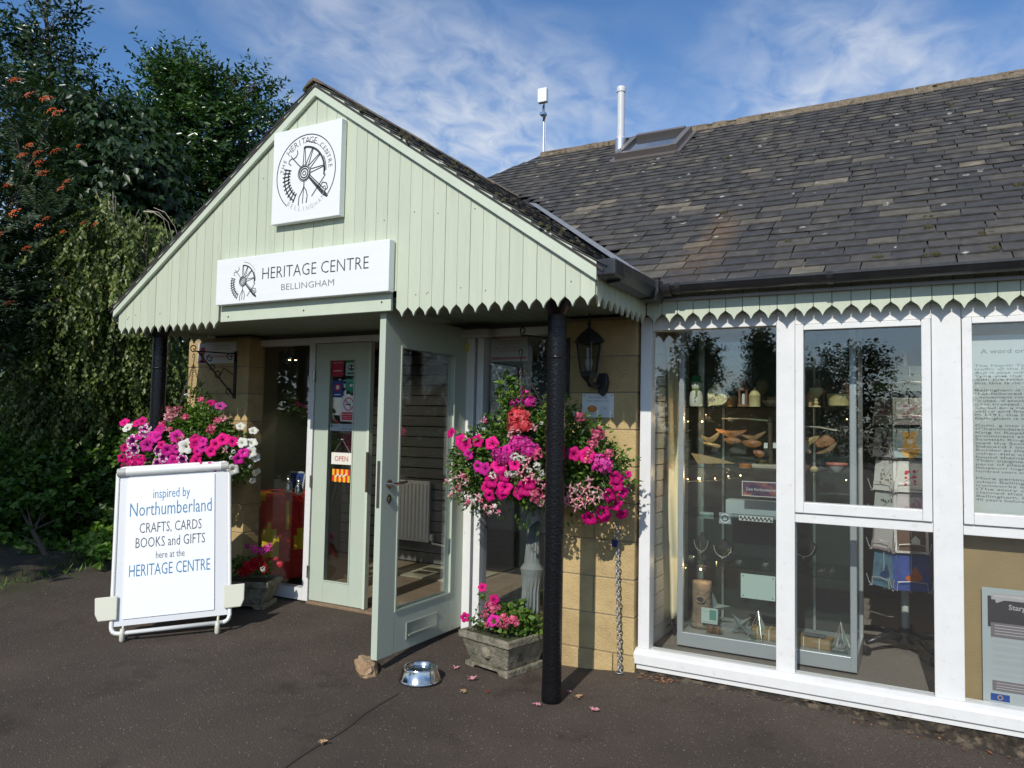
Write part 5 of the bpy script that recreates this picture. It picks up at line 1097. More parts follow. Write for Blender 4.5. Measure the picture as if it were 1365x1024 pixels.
# ---- closed parasol behind the planter
pb_ = at(706, 815, y=4.25); pu = thing('closed_parasol', 'closed grey green parasol leaning behind black post and stone planter', 'parasol', (pb_.x, 4.22, .02))
top = at(713, 668, y=4.20); bot = at(705, 850, y=4.14); ax = (top - bot); Lx = ax.length; q = ax.normalized().to_track_quat('Z', 'Y').to_matrix()
pcloth = mat('parasol_cloth', (.15, .17, .155), .8, var=.12, vscale=14); nP = 28
fl_ = lambda j, z: .30 * (1 if j % 2 else -1) * (.5 + .5 * math.sin(z * 9 + 1))
obj('canopy', MB().lathe([(.034, Lx * .14), (.048, Lx * .20), (.050, Lx * .34), (.060, Lx * .44), (.072, Lx * .50), (.050, Lx * .54), (.040, Lx * .66), (.028, Lx * .84), (.018, Lx * .98)], bot, nP, M=q, flute=fl_), pcloth, pu)
g = MB()
for k in range(7):
    a = k * .9; e = q @ Vector((math.cos(a), math.sin(a), 0)); f_ = q @ Vector((-math.sin(a), math.cos(a), 0)); z1 = top - q @ Vector((0, 0, .02))
    g.add([z1 + e * .012 - f_ * .012, z1 + e * .012 + f_ * .012, z1 + e * .055 + f_ * .035 - UZ * (.09 + .03 * (k % 2)), z1 + e * .065 - f_ * .028 - UZ * (.10 + .02 * (k % 3))], [(0, 1, 2, 3)])
obj('valance', g, mat('valance_cloth', (.34, .37, .35), .8, var=.1), pu); obj('pole', MB().tube([bot - ax.normalized() * .05 + UZ * 0, top + ax.normalized() * .03], .009, 8), alu, pu)

# ================================================================== THINGS IN THE DOORWAY WINDOWS
YS_ = YD + .004                                  # stickers sit just proud of the outside of the panes
def sticker(name, label, px0, py0, px1, py1, mts, draw=None, y=YD - .006, cat='sticker', th_=.002, x=None):
    a, b_ = at(px0, py0, y=y), at(px1, py1, y=y); x0, x1, z0, z1 = a.x, b_.x, b_.z, a.z
    t = thing(name, label, cat, ((x0 + x1) / 2, y, z0)); obj('sheet', MB().box((x0, y - th_, z0), (x1, y, z1)), mts[0], t)
    if draw:
        g = MB(); draw(g, Vector((x0, y - th_ - .0008, z0)), x1 - x0, z1 - z0); obj('print', g, mts[1:], t)
    return t
navy = mat('navy_print', (.02, .05, .22), .5); tgreen = mat('green_print', (.02, .27, .16), .5); dgreen = mat('dark_green_print', (.03, .16, .06), .5); paper = mat('white_paper', (.74, .74, .72), .6); redd = mat('crimson_print', (.35, .01, .03), .5)
def d1(g, o, w, h):
    text(g, 'visit us at', h * .12, o + UX * w * .5 + UZ * h * .72, UX, UZ, width=w * .8, k=0); rect(g, w * .15, h * .3, w * .85, h * .33, o, UX, UZ, 0)
sticker('red_sticker', 'crimson square sticker at top left of the fixed door glass', 443, 478, 458, 502, [redd, paper], d1)
def d2(g, o, w, h): rect(g, 0, h * .72, w, h, o, UX, UZ, 0); disc(g, w * .5, h * .45, w * .28, h * .16, o, UX, UZ, 1); disc(g, w * .37, h * .47, w * .07, h * .06, o - UY * .0005, UX, UZ, 2); disc(g, w * .63, h * .47, w * .07, h * .06, o - UY * .0005, UX, UZ, 2); rect(g, w * .15, h * .1, w * .85, h * .18, o, UX, UZ, 1)
sticker('owl_sticker', 'pale green topped owl sticker at top right of fixed door glass', 461.5, 477, 476, 501, [mat('mint', (.30, .48, .40), .5), dgreen, ink, paper], d2)
def d3(g, o, w, h): disc(g, w * .5, h * .58, w * .30, h * .22, o, UX, UZ, 0); disc(g, w * .5, h * .58, w * .16, h * .12, o - UY * .0005, UX, UZ, 1); rect(g, w * .2, h * .14, w * .8, h * .19, o, UX, UZ, 1)
sticker('blue_sticker', 'navy blue sticker with red rosette below the crimson one', 444, 507, 457, 530, [navy, redp, paper], d3)
def d4(g, o, w, h): text(g, 'recommended on', h * .12, o + UX * w * .5 + UZ * h * .78, UX, UZ, width=w * .85, k=0); disc(g, w * .5, h * .45, w * .14, h * .12, o, UX, UZ, 0); put(g, [(w * .35, 0), (w * .65, 0), (w * .5, -h * .25)], [(0, 2, 1)], o + UY * .001, UX, UZ, 1)
sticker('speech_bubble_sticker', 'bright green speech bubble sticker under the owl sticker', 461, 505, 476, 521, [tgreen, paper, tgreen], d4)
def d5(g, o, w, h):
    rect(g, w * .07, h * .04, w * .93, h * .36, o, UX, UZ, 0)
    text(g, 'NO SMOKING', h * .09, o - UY * .0005 + UX * w * .5 + UZ * h * .25, UX, UZ, width=w * .78, k=2); text(g, 'It is against the law', h * .05, o - UY * .0005 + UX * w * .5 + UZ * h * .17, UX, UZ, width=w * .76, k=2); text(g, 'to smoke in these premises', h * .05, o - UY * .0005 + UX * w * .5 + UZ * h * .09, UX, UZ, width=w * .78, k=2)
    c = (w * .5, h * .68); R_ = w * .31; ribbon(g, [(c[0] + R_ * math.cos(a), c[1] + R_ * math.sin(a)) for a in np.linspace(0, 6.28, 30)[:-1]], R_ * .17, o, UX, UZ, 0, closed=True); ribbon(g, [(c[0] - R_ * .68, c[1] + R_ * .68), (c[0] + R_ * .68, c[1] - R_ * .68)], R_ * .15, o - UY * .0005, UX, UZ, 0)
    ribbon(g, [(c[0] - R_ * .6, c[1] - R_ * .08), (c[0] + R_ * .5, c[1] - R_ * .08)], R_ * .2, o, UX, UZ, 1); ribbon(g, [(c[0] + R_ * .35, c[1] + R_ * .05), (c[0] + R_ * .3, c[1] + R_ * .25), (c[0] + R_ * .5, c[1] + R_ * .4)], R_ * .06, o, UX, UZ, 1)
sticker('no_smoking_sign', 'white and red no smoking sign on the fixed door glass', 455, 528, 474.5, 562, [paper, redp, ink, paper], d5, cat='sign')
def d6(g, o, w, h):
    rect(g, w * .02, h * .45, w * .1, h * .9, o, UX, UZ, 0); text(g, 'ACCESS', h * .28, o + UX * w * .26 + UZ * h * .6, UX, UZ, k=1); text(g, '01434 220050', h * .30, o + UX * w * .68 + UZ * h * .2, UX, UZ, k=1)
sticker('strip_notice', 'narrow pale notice strip across the fixed door glass above OPEN sign', 440.5, 565, 472.5, 575, [mat('strip_paper', (.42, .48, .50), .6), dgreen, inkg], lambda g, o, w, h: (rect(g, w * .03, h * .5, w * .1, h * .9, o, UX, UZ, 0), rect(g, w * .14, h * .62, w * .4, h * .78, o, UX, UZ, 1), rect(g, w * .5, h * .68, w * .9, h * .8, o, UX, UZ, 1), rect(g, w * .45, h * .2, w * .92, h * .42, o, UX, UZ, 1)))
a, b_ = at(442.5, 603, y=YD - .012), at(469, 620, y=YD - .012)
t = thing('open_sign', 'small cream hanging sign reading OPEN on the fixed door', 'sign', (a.x, YD - .01, b_.z))
obj('card', MB().box((a.x, YD - .016, b_.z), (b_.x, YD - .010, a.z)), mat('cream_card', (.78, .76, .66), .5), t)
g = MB(); text(g, 'OPEN', (a.z - b_.z) * .62, ((a.x + b_.x) / 2, YD - .0175, b_.z + (a.z - b_.z) * .28), UX, UZ, width=(b_.x - a.x) * .66); obj('lettering', g, mat('sign_red', (.50, .05, .04), .5), t)
hp = Vector(((a.x + b_.x) / 2, YD - .012, a.z + .10)); obj('string', MB().tube([(a.x + .02, YD - .012, a.z), hp, (b_.x - .02, YD - .012, a.z)], .0015, 4).lathe([(.011, -.004), (.011, .004)], hp, 8), inkg, t)
# red and yellow striped flag sticker, cut with battlements
a, b_ = at(443, 625, y=YD - .008), at(466, 643, y=YD - .008); w, h = b_.x - a.x, a.z - b_.z; o_ = Vector((a.x, YD - .008, b_.z)); g = MB(); yel = mat('flag_yellow', (.80, .50, .02), .6); flred = mat('flag_red', (.70, .03, .015), .6)
t = thing('flag_sticker', 'red and yellow battlement flag sticker below the OPEN sign', 'sticker', (a.x, YD - .006, b_.z))
for i in range(8):
    for j in range(2): up = (i + j) % 2; g.prism([(w * i / 8, h * (.5 * j) - (.04 * h if up else 0)), (w * (i + 1) / 8 - .0006, h * (.5 * j) - (.04 * h if up else 0)), (w * (i + 1) / 8 - .0006, h * (.5 * j + .5)), (w * i / 8, h * (.5 * j + .5))], o_, UX, UZ, UY, .002, k=up)
obj('stripes', g, [flred, yel], t); g = MB(); ribbon(g, [(w * .2, h * .35), (w * .35, h * .62), (w * .42, h * .40), (w * .55, h * .6), (w * .6, h * .4), (w * .8, h * .62)], h * .09, o_ - UY * .001, UX, UZ); obj('scrawl', g, paper, t)
# poster behind the right tall window
y_ = YD + .03
a, b_ = at(655, 446, y=y_), at(703, 481, y=y_); w, h = b_.x - a.x, a.z - b_.z
t = thing('warning_notice', 'faded white notice with red WARNING heading at top of tall window', 'notice', (a.x, y_, b_.z)); obj('sheet', MB().box((a.x, y_, b_.z), (b_.x, y_ + .003, a.z)), mat('faded_paper', (.48, .46, .44), .7), t)
o_ = Vector((a.x, y_ - .0008, b_.z)); g = MB(); rect(g, w * .03, h * .84, w * .97, h * .98, o_, UX, UZ, 0); text(g, 'WARNING', h * .14, o_ - UY * .0006 + UX * w * .5 + UZ * h * .855, UX, UZ, width=w * .8, k=1)
for z, s, ww in ((.70, 'THESE PREMISES', .7), (.60, 'ARE PROTECTED BY', .6), (.46, 'CLOSED CIRCUIT', .72), (.34, 'TELEVISION', .55)): text(g, s, h * .10, o_ + UX * w * .5 + UZ * h * z, UX, UZ, width=w * ww, k=0)
rect(g, w * .03, h * .06, w * .97, h * .16, o_, UX, UZ, 0); obj('print', g, [redp2, mat('faded_paper2', (.5, .48, .46), .7)], t)
vin = mat('etched_lettering', (.42, .50, .45), .7); y_ = YD + .028; a, b_ = at(650, 486, y=y_), at(729, 712, y=y_)
t = thing('events_poster', "dark poster lettered What's on in Bellingham inside the tall window", 'poster', (a.x, y_, b_.z)); obj('sheet', MB().box((a.x, y_ + .001, b_.z), (b_.x, y_ + .004, a.z)), mat('poster_black', (.018, .02, .022), .5), t); g = MB()
def wt(s, px, py, hpx, wpx): o = at(px, py, y=y_); p1 = at(px + wpx, py, y=y_); h_ = at(px, py - hpx, y=y_).z - o.z; text(g, s, h_ * 1.35, (o.x, y_, o.z), UX, UZ, width=(p1.x - o.x), align='LEFT', thin=.02)
wt("What's", 662, 514, 17, 56); wt("on", 664, 540, 14, 20); wt('In', 672, 558, 14, 16); wt('Bellingham', 662, 585, 12, 60); obj('letters', g, vin, t)
# small ceiling spotlights of the shop, lit
em = bpy.data.materials.new('spot_bulb'); em.use_nodes = True; eb = em.node_tree.nodes['Principled BSDF']; eb.inputs['Emission Color'].default_value = (1, .75, .45, 1); eb.inputs['Emission Strength'].default_value = 9
for lab, px, yy in (('left of two lit ceiling spotlights seen through the sidelight', 386, 4.9), ('right of two lit ceiling spotlights seen through the sidelight', 394, 4.96)):
    c = at(px, 480, y=yy); t = thing('ceiling_spotlight', lab, 'spotlight', c, 'lit ceiling spotlights'); obj('lamp_housing', MB().lathe([(.013, .0), (.016, .012), (.012, .035), (.003, .04), (.002, 2.165 - c.z)], c, 10), ink, t); obj('bulb', MB().lathe([(.001, -.006), (.010, -.002), (.012, .0)], c, 10), em, t)
    lp_ = bpy.data.lights.new('spot', 'SPOT'); lp_.spot_size = math.radians(95); lp_.spot_blend = .6; lp_.energy = 10; lp_.color = (1, .85, .65); lp_.shadow_soft_size = .05; lo = bpy.data.objects.new('shop_lamp', lp_); COL.objects.link(lo); lo.location = (c.x, c.y, c.z - .03); lo.rotation_euler = (Vector((-4.70, 5.3, .5)) if 'left' in lab else Vector((-4.1, 5.9, .6))).__sub__(lo.location).to_track_quat('-Z', 'Y').to_euler()
# table, cloth and what stands on it behind the sidelight
ty = 4.72; tcn = at(377, 700, y=ty); tx = tcn.x; tzt = at(395, 660, y=ty - .15).z
tb = thing('display_table', 'round table behind the sidelight under a red and yellow cloth', 'table', (tx, ty, .1)); obj('tabletop', MB().lathe([(.21, tzt - .03), (.21, tzt - .004)], (tx, ty, 0), 24), mat('table_wood', (.2, .12, .06), .6), tb)
for k in range(4): obj('leg', MB().tube([(tx + .15 * math.cos(k * 1.57 + .7), ty + .15 * math.sin(k * 1.57 + .7), .096), (tx + .16 * math.cos(k * 1.57 + .7), ty + .16 * math.sin(k * 1.57 + .7), tzt - .03)], .02, 6), MATS['table_wood'], tb)
n_ = 64; vs = []; rows = 12
for i in range(rows + 2):
    for j in range(n_):
        a = 2 * math.pi * j / n_
        if i == 0: rr_, z = .11, tzt + .003
        elif i == 1: rr_, z = .215, tzt + .003
        else: q = (i - 1) / rows; rr_ = .222 + .06 * q + .035 * q * math.sin(a * 9 + 1) + .02 * q * math.sin(a * 17); z = tzt - q * (tzt - .16)
        vs.append((tx + rr_ * math.cos(a), ty + rr_ * math.sin(a), z))
vs.append((tx, ty, tzt + .003)); f = [(i * n_ + j, i * n_ + (j + 1) % n_, (i + 1) * n_ + (j + 1) % n_, (i + 1) * n_ + j) for i in range(rows + 1) for j in range(n_)] + [(len(vs) - 1, j, (j + 1) % n_) for j in range(n_)]
g = MB(); g.add(vs, f); 
for fi in range(len(f)):
    i, j = divmod(fi, n_) if fi < (rows + 1) * n_ else (0, 0)
    a = (j / n_ * 360) % 360; q = i / rows
    yl = (236 < a < 274 and q < .40 - (a - 236) * .009) or (268 < a < 306 and .40 + abs(a - 287) * .008 < q < .82) or (318 < a < 324 and .12 < q < .42) or (336 < a < 362 and .42 + (362 - a) * .004 < q < .68)
    g.m[fi] = 1 if yl else 0
tag(obj('flag_cloth', g, [mat('cloth_red', (.62, .018, .012), .7), mat('cloth_yellow', (.70, .47, .015), .7)], smooth=True), 'red cloth with yellow patches draped over the round table behind sidelight', 'tablecloth')
silver = mat('silvered', (.75, .74, .70), .25, metal=.85)
def figurine(label, px, yy):
    c = at(px, 660, y=yy); c.z = tzt + .006; t = thing('figurine', label, 'figurine', c, 'silver figurines on the red table')
    obj('body', MB().lathe([(.022, 0), (.032, .01), (.034, .04), (.026, .075), (.016, .095)], c, 12), silver, t, smooth=True); obj('head', MB().lathe([(.012, .09), (.019, .105), (.016, .122), (.001, .13)], c, 10), silver, t, smooth=True)
    obj('hat', MB().lathe([(.010, .128), (.010, .145), (.001, .147)], c, 8), ink, t)
figurine('silver figurine at the left on the red covered table', 384, ty - .12); figurine('silver figurine at the right on the red covered table', 398, ty - .2)
c = at(394, 650, y=ty + .1); t = thing('framed_picture', 'small blue framed picture standing behind the silver figurines', 'picture', (c.x, c.y, tzt)); Mq = Matrix.Translation((c.x, c.y, tzt + .008)) @ Matrix.Rotation(math.radians(-12), 4, 'X'); obj('frame', MB().box((-.09, -.01, 0), (.09, .01, .16), Mq), mat('pale_frame', (.45, .5, .52), .5), t); obj('picture', MB().box((-.075, -.013, .015), (.075, -.0105, .145), Mq), navy, t)
# back of entrance: slatted wall, radiator, mat
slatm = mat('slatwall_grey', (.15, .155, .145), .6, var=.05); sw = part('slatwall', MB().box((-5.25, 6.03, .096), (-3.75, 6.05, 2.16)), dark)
z = .11
while z < 2.1: obj('slat', MB().box((-5.24, 6.005, z), (-3.77, 6.029, z + .088)), slatm, sw); z += .1
rd = thing('radiator', 'white panel radiator on the slatted wall inside the open door', 'radiator', (-4.42, 5.98, .25)); x0, x1 = -4.53, -4.12; rz0, rz1 = at(550, 722, y=5.93).z, at(535, 640, y=5.93).z
obj('panel', MB().box((x0, 5.955, rz0), (x1, 5.985, rz1)), white, rd, bevel=.006); k = 0
for i in range(9): obj('rib', MB().tube([(x0 + .03 + i * (x1 - x0 - .06) / 8, 5.952, rz0 + .03), (x0 + .03 + i * (x1 - x0 - .06) / 8, 5.952, rz1 - .03)], .009, 6), white, rd)
obj('pipe', MB().tube([(x1 + .03, 5.97, rz0 + .04), (x1 + .04, 5.97, .30), (x1 + .3, 5.97, .28), (x1 + .3, 5.97, .096)], .010, 6), white, rd); obj('valve', MB().lathe([(.018, -.03), (.02, 0), (.018, .03)], (x1 + .03, 5.97, rz0 + .05), 8), white, rd)
c = at(600, 765, z=.1); tag(obj('door_mat', MB().box((c.x - .45, c.y - .3, .0965), (c.x + .35, c.y + .25, .106)), mat('mat_pale', (.30, .28, .20), .95, var=.6, vscale=7, bump=.5)), 'pale patterned mat on the shop floor inside the open door', 'mat')
for i, (px, py, s) in enumerate([(515, 690, 0), (505, 620, 1)]):
    pass
# ================================================================== DISPLAY CASE IN THE SHOP WINDOW
FZ = .103; cx0, cx1, cy0, cy1 = -1.335, -.325, 4.62, 5.14; casem = mat('case_aluminium', (.46, .50, .52), .35, metal=.35, var=.04)
cs = thing('display_case', 'tall glass display case with grey aluminium frame behind the shop window', 'display case', (-.83, 4.88, FZ)); ct = 2.12
obj('base', MB().box((cx0, cy0, FZ + .012), (cx1, cy1, FZ + .095)), casem, cs, bevel=.004)
for x in (cx0, cx1 - .036):
    for y in (cy0 - .002, cy1 - .034): obj('corner_post', MB().box((x, y, FZ + .012), (x + .036, y + .036, ct)), casem, cs, bevel=.006)
for a, b_ in (((cx0, cy0), (cx1, cy0 + .03)), ((cx0, cy1 - .03), (cx1, cy1)), ((cx0, cy0), (cx0 + .03, cy1)), ((cx1 - .03, cy0), (cx1, cy1))): obj('top_rail', MB().box((a[0] + .001, a[1] + .001, ct - .04), (b_[0] - .001, b_[1] - .001, ct - .003)), casem, cs)
obj('front_pane', MB().box((cx0 + .03, cy0 + .012, FZ + .09), (cx1 - .03, cy0 + .016, ct - .04)), glass_case, cs); obj('side_pane', MB().box((cx1 - .016, cy0 + .03, FZ + .09), (cx1 - .012, cy1 - .03, ct - .04)), glass_case, cs)
obj('side_pane', MB().box((cx0 + .012, cy0 + .03, FZ + .09), (cx0 + .016, cy1 - .03, ct - .04)), glass_case, cs)
obj('back_panel', MB().box((cx0 + .03, cy1 - .02, FZ + .09), (cx1 - .03, cy1 - .012, ct - .04)), mat('case_back', (.05, .05, .048), .6), cs)
SH = [1.578, 1.205, .915, .615]
shg = mat('shelf_glass', (.10, .15, .14), .08, spec=.8)
for z in SH: obj('shelf', MB().box((cx0 + .018, cy0 + .04, z - .008), (cx1 - .018, cy1 - .03, z)), glass_mat('shelf_glass_clear', (.55, .68, .66)) if z == SH[0] else MATS['shelf_glass_clear'], cs)
obj('shelf_upright', MB().tube([(cx0 + .17, cy1 - .05, FZ + .1), (cx0 + .17, cy1 - .05, 2.05)], .008, 6).tube([(-.60, cy1 - .05, FZ + .1), (-.60, cy1 - .05, 2.05)], .008, 6), casem, cs)
for x in (cx0 + .05, cx1 - .05): obj('castor', MB().lathe([(.02, .0), (.02, .012)], (x, cy0 + .05, FZ), 8), blackiron, cs)
wood1 = mat('pale_turned_wood', (.55, .44, .24), .5, var=.12, vscale=20); wood2 = mat('orange_wood', (.42, .17, .055), .4, var=.15, vscale=20); wood3 = mat('reddish_wood', (.26, .13, .08), .5, var=.15, vscale=20); _dk = mat('dark_wood', (.16, .13, .07), .6, var=.4, vscale=40); _tn = mat('tan_wood', (.45, .3, .18), .5); wood4 = mat('yellow_wood', (.62, .52, .26), .45, var=.1, vscale=20); whitep = mat('white_painted_wood', (.75, .73, .64), .5)
def X(px, z, y=4.72): return at(px, 560, y=y).x
def lth(name, label, px, prof, mt, z=SH[0], y=4.74, cat=None, n=24, parts=None, group=None):
    c = Vector((at(px, 540, y=y).x, y, z + .001)); t = thing(name, label, cat or name.replace('_', ' '), c, group)
    obj('body', MB().lathe(prof, c, n), mt, t, smooth=True, auto=True); return t, c
# top shelf
t, c = lth('snowman', 'painted wooden snowman with green hat on the top shelf of display case', 928, [(.036, 0), (.040, .006), (.041, .06), (.036, .088), (.018, .102), (.022, .108), (.030, .122), (.030, .140), (.022, .152)], whitep, y=4.69, cat='ornament'); 
obj('hat', MB().lathe([(.040, .150), (.041, .156), (.026, .160), (.028, .185), (.022, .192), (.001, .194)], c, 20), mat('hat_green', (.02, .16, .05), .5), t, smooth=True)
g = MB().tube([c + Vector((.024 * math.cos(a), .024 * math.sin(a), .106)) for a in np.linspace(0, 6.28, 14)], .006, 5).tube([c + Vector((.01, -.03, .104)), c + Vector((.012, -.042, .06))], .007, 5); obj('scarf', g, mat('scarf_green', (.22, .28, .08), .7), t)
g = MB()
for dx, dz in ((-.009, .138), (.009, .138), (.004, .05), (.004, .03)): g.lathe([(.004, -.004), (.004, .004)], c + Vector((dx, -.029 if dz > .1 else -.041, dz)), 6)
obj('eyes_and_buttons', g, ink, t)
def heart(cx_, s, n_=40): return [(s * .0625 * 16 * math.sin(a) ** 3 * .5, s * .0625 * .5 * (13 * math.cos(a) - 5 * math.cos(2 * a) - 2 * math.cos(3 * a) - math.cos(4 * a))) for a in np.linspace(0, 2 * math.pi, n_)[:-1]]
c = Vector((X(953, 0, 4.72), 4.72, SH[0])); t = thing('heart_tealight_holder', 'pale wooden heart tealight holder leaning beside the snowman', 'tealight holder', c); hp_ = heart(0, .135); ro = math.radians(-38); hp_ = [(a * math.cos(ro) - b_ * math.sin(ro), a * math.sin(ro) + b_ * math.cos(ro)) for a, b_ in hp_]; mz = min(b_ for a, b_ in hp_)
obj('body', MB().prism([(a, b_ - mz) for a, b_ in hp_], c, UX, Vector((0, .2, .98)), UY, .022), wood4, t, bevel=.004); g = MB(); disc(g, -.022, .045, .021, .017, c - UY * .002, UX, Vector((0, .2, .98)), n=18); obj('candle_recess', g, mat('recess', (.28, .20, .08), .6), t)
g = MB()
for k in range(5): ribbon(g, [(-.02 + k * .017, .09 - k * .012), (-.005 + k * .017, .10 - k * .012), (0 + k * .017, .085 - k * .012)], .002, c - UY * .0025, UX, Vector((0, .2, .98)))
obj('carving', g, mat('burnt_wood', (.2, .12, .05), .6), t)
lth('wooden_beaker', 'pale turned beaker standing behind the wooden heart', 956, [(.028, 0), (.030, .12), (.033, .15), (.001, .15)], wood1, y=5.0, cat='beaker')
lth('orange_pot', 'orange wooden pot left of the little lantern on top shelf', 975, [(.034, 0), (.035, .07), (.030, .075), (.001, .06)], wood2, y=4.86, cat='pot')
t, c = lth('candle_lantern', 'carved reddish wooden candle lantern with pointed roof on top shelf', 991, [(.036, 0), (.036, .008), (.030, .014)], wood3, y=4.72, cat='lantern')
for k in range(4): a = k * 1.571 + .78; obj('upright', MB().tube([c + Vector((.028 * math.cos(a), .028 * math.sin(a), .012)), c + Vector((.028 * math.cos(a), .028 * math.sin(a), .10)), c + Vector((.012 * math.cos(a), .012 * math.sin(a), .125))], .006, 6), wood3, t)
obj('roof', MB().lathe([(.030, .098), (.034, .104), (.020, .125), (.010, .135), (.007, .15), (.010, .156), (.003, .165), (.002, .20)], c, 12), wood3, t, smooth=True); obj('candle', MB().lathe([(.009, .014), (.009, .075), (.002, .08)], c, 10), paper, t)
t, c = lth('domed_jar', 'pale yellow lidded jar with domed top right of the little lantern', 1006, [(.034, 0), (.034, .065), (.036, .068), (.034, .072), (.024, .088), (.020, .096), (.010, .105), (.004, .118), (.001, .119)], wood4, y=4.73, cat='jar')
lth('ball_tree_ornament', 'dark wooden ball topped ornament behind the domed jar', 1017, [(.03, 0), (.03, .01), (.008, .03), (.008, .08), (.030, .10), (.040, .13), (.034, .165), (.01, .185), (.001, .187)], mat('dark_wood', (.16, .13, .07), .6, var=.4, vscale=40), y=4.9, cat='ornament')
lth('shallow_dish', 'shallow pale wooden dish at the right end of first pane on top shelf', 1029, [(.02, 0), (.03, .006), (.060, .035), (.056, .036), (.02, .012), (.001, .012)], mat('pinkish_wood', (.45, .32, .22), .5), y=4.74, cat='dish')
lth('brown_bowl', 'small brown bowl stacked behind the shallow dish', 1030, [(.02, 0), (.032, .01), (.036, .065), (.03, .065), (.001, .02)], mat('brown_wood', (.3, .2, .11), .5), y=4.92, cat='bowl')
lth('orange_beaker', 'orange wooden beaker just right of the first window mullion', 1069, [(.028, 0), (.029, .075), (.025, .075), (.001, .05)], wood2, y=4.78, cat='beaker')
lth('small_egg_cup', 'small pale egg cup beside the orange beaker', 1079, [(.018, 0), (.016, .01), (.02, .03), (.016, .032), (.001, .02)], mat('tan_wood', (.45, .3, .18), .5), y=4.76, cat='egg cup')
t, c = lth('wooden_goblet', 'turned wooden goblet on slender stem on top shelf', 1088, [(.026, 0), (.024, .006), (.008, .014), (.016, .024), (.008, .034), (.012, .045), (.007, .055), (.020, .062), (.038, .085), (.037, .112), (.030, .114), (.001, .07)], wood4, y=4.73, cat='goblet'); obj('flame', MB().lathe([(.010, .112), (.013, .125), (.008, .14), (.001, .158)], c, 8), wood3, t, smooth=True)
lth('yellow_bowl', 'wide yellow turned bowl at right end of the top shelf', 1118, [(.042, 0), (.055, .01), (.064, .066), (.068, .072), (.064, .078), (.058, .070), (.05, .016), (.001, .012)], wood4, y=4.76, cat='bowl')
lth('bird_ornament', 'dark reddish ornament above the yellow bowl rim', 1127, [(.02, 0), (.016, .08), (.028, .10), (.02, .13), (.008, .15), (.014, .165), (.001, .18)], wood3, y=4.98, cat='ornament')
# second shelf: hanging wooden leaves, bowls
def stand(label, px, pxs, lv, y=4.80):
    c = Vector((at(px, 590, y=y).x, y, SH[1])); a, b_ = at(pxs[0], pxs[2], y=y), at(pxs[1], pxs[3], y=y); t = thing('branch_stand', label, 'stand', c)
    obj('post', MB().tube([c, c + Vector((.003, 0, .08)), c + Vector((-.002, 0, .16)), Vector((c.x, c.y, max(a.z, b_.z) + .012))], [.016, .013, .011, .013], 7), bark, t); obj('branch', MB().tube([a, (a + b_) / 2 + UZ * .006, b_], [.003, .006, .005], 6), barkpale, t); return t
stand('dark twig stand with pale horizontal branch for wooden leaves', 1027, (962, 1024, 558, 561), 0); stand('second twig stand behind the mullion with thin branch', 1062, (1068, 1115, 568, 574), 0)
lfm = [mat('leaf_wood_pale', (.34, .24, .11), .5, var=.15, vscale=30), mat('leaf_wood_orange', (.30, .13, .05), .45, var=.15, vscale=30), mat('leaf_wood_tan', (.30, .19, .10), .5, var=.2, vscale=30)]
def cleaf(label, pts, mk, y, jag=0):
    P = [at(px, py, y=y) for px, py in pts]; n_ = len(P); c = sum(P, Vector()) / n_; out_ = []
    for i in range(n_):
        a, b_ = P[i], P[(i + 1) % n_]; p0_, p3_ = P[i - 1], P[(i + 2) % n_]; m = 6 if jag else 4
        for k in range(m): tt_ = k / m; q = .5 * ((2 * a) + (b_ - p0_) * tt_ + (2 * p0_ - 5 * a + 4 * b_ - p3_) * tt_ ** 2 + (3 * a - p0_ - 3 * b_ + p3_) * tt_ ** 3); out_.append(q + (c - q) * (jag * .14 if k % 2 else 0))
    dy = lambda q: ((q.x - c.x) ** 2) * 2.5; fr = [Vector((q.x, y + dy(q) - .02, q.z)) for q in out_]; bk = [q + Vector((0, .006, .004)) for q in fr]; m = len(fr)
    g = MB(); g.add(fr + bk + [Vector((c.x, y - .028, c.z)), Vector((c.x, y - .016, c.z))], [(i, (i + 1) % m, 2 * m) for i in range(m)] + [((i + 1) % m + m, i + m, 2 * m + 1) for i in range(m)] + [(i, i + m, (i + 1) % m + m, (i + 1) % m) for i in range(m)])
    tag(obj('carved_leaf', g, lfm[mk]), label, 'leaf carving', 'carved wooden leaves in the display case')
cleaf('pale curled carved leaf at far left of the row', [(935, 581), (945, 585), (959, 577), (956, 585), (948, 591), (941, 588)], 0, 4.75)
cleaf('narrow white carved leaf lying lowest at left', [(937, 590), (945, 591), (960, 594), (958, 597), (944, 594)], 0, 4.73)
cleaf('large orange carved leaf below the branch', [(960, 573), (972, 575), (985, 575), (995, 574), (988, 579), (975, 584), (966, 580), (954, 573)], 1, 4.76)
cleaf('rounded orange carved leaf hanging under the large one', [(965, 586), (975, 584), (984, 585), (989, 589), (982, 591), (973, 592)], 1, 4.72, 1)
cleaf('winged tan carved leaf right of the large orange one', [(988, 580), (1002, 583), (1012, 579), (1021, 576), (1012, 584), (1003, 587)], 2, 4.77)
cleaf('rounded tan carved leaf beside the twig stand', [(990, 589), (1000, 587), (1014, 589), (1015, 594), (1005, 597), (994, 594)], 1, 4.72, 1)
cleaf('small orange carved leaf standing low beside twig stand', [(1005, 602), (1014, 601), (1020, 606), (1014, 610), (1008, 607)], 1, 4.72)
cleaf('yellowish carved leaf just right of the mullion', [(1062, 590), (1076, 585), (1092, 582), (1085, 590), (1070, 597)], 0, 4.77)
cleaf('large toothed tan leaf in the second pane', [(1086, 590), (1094, 584), (1102, 580), (1113, 587), (1108, 594), (1092, 597)], 1, 4.74, 1)
cleaf('spread tan leaf under the toothed one in the second pane', [(1087, 605), (1098, 601), (1108, 595), (1116, 590), (1110, 600), (1098, 605)], 2, 4.72, 1)
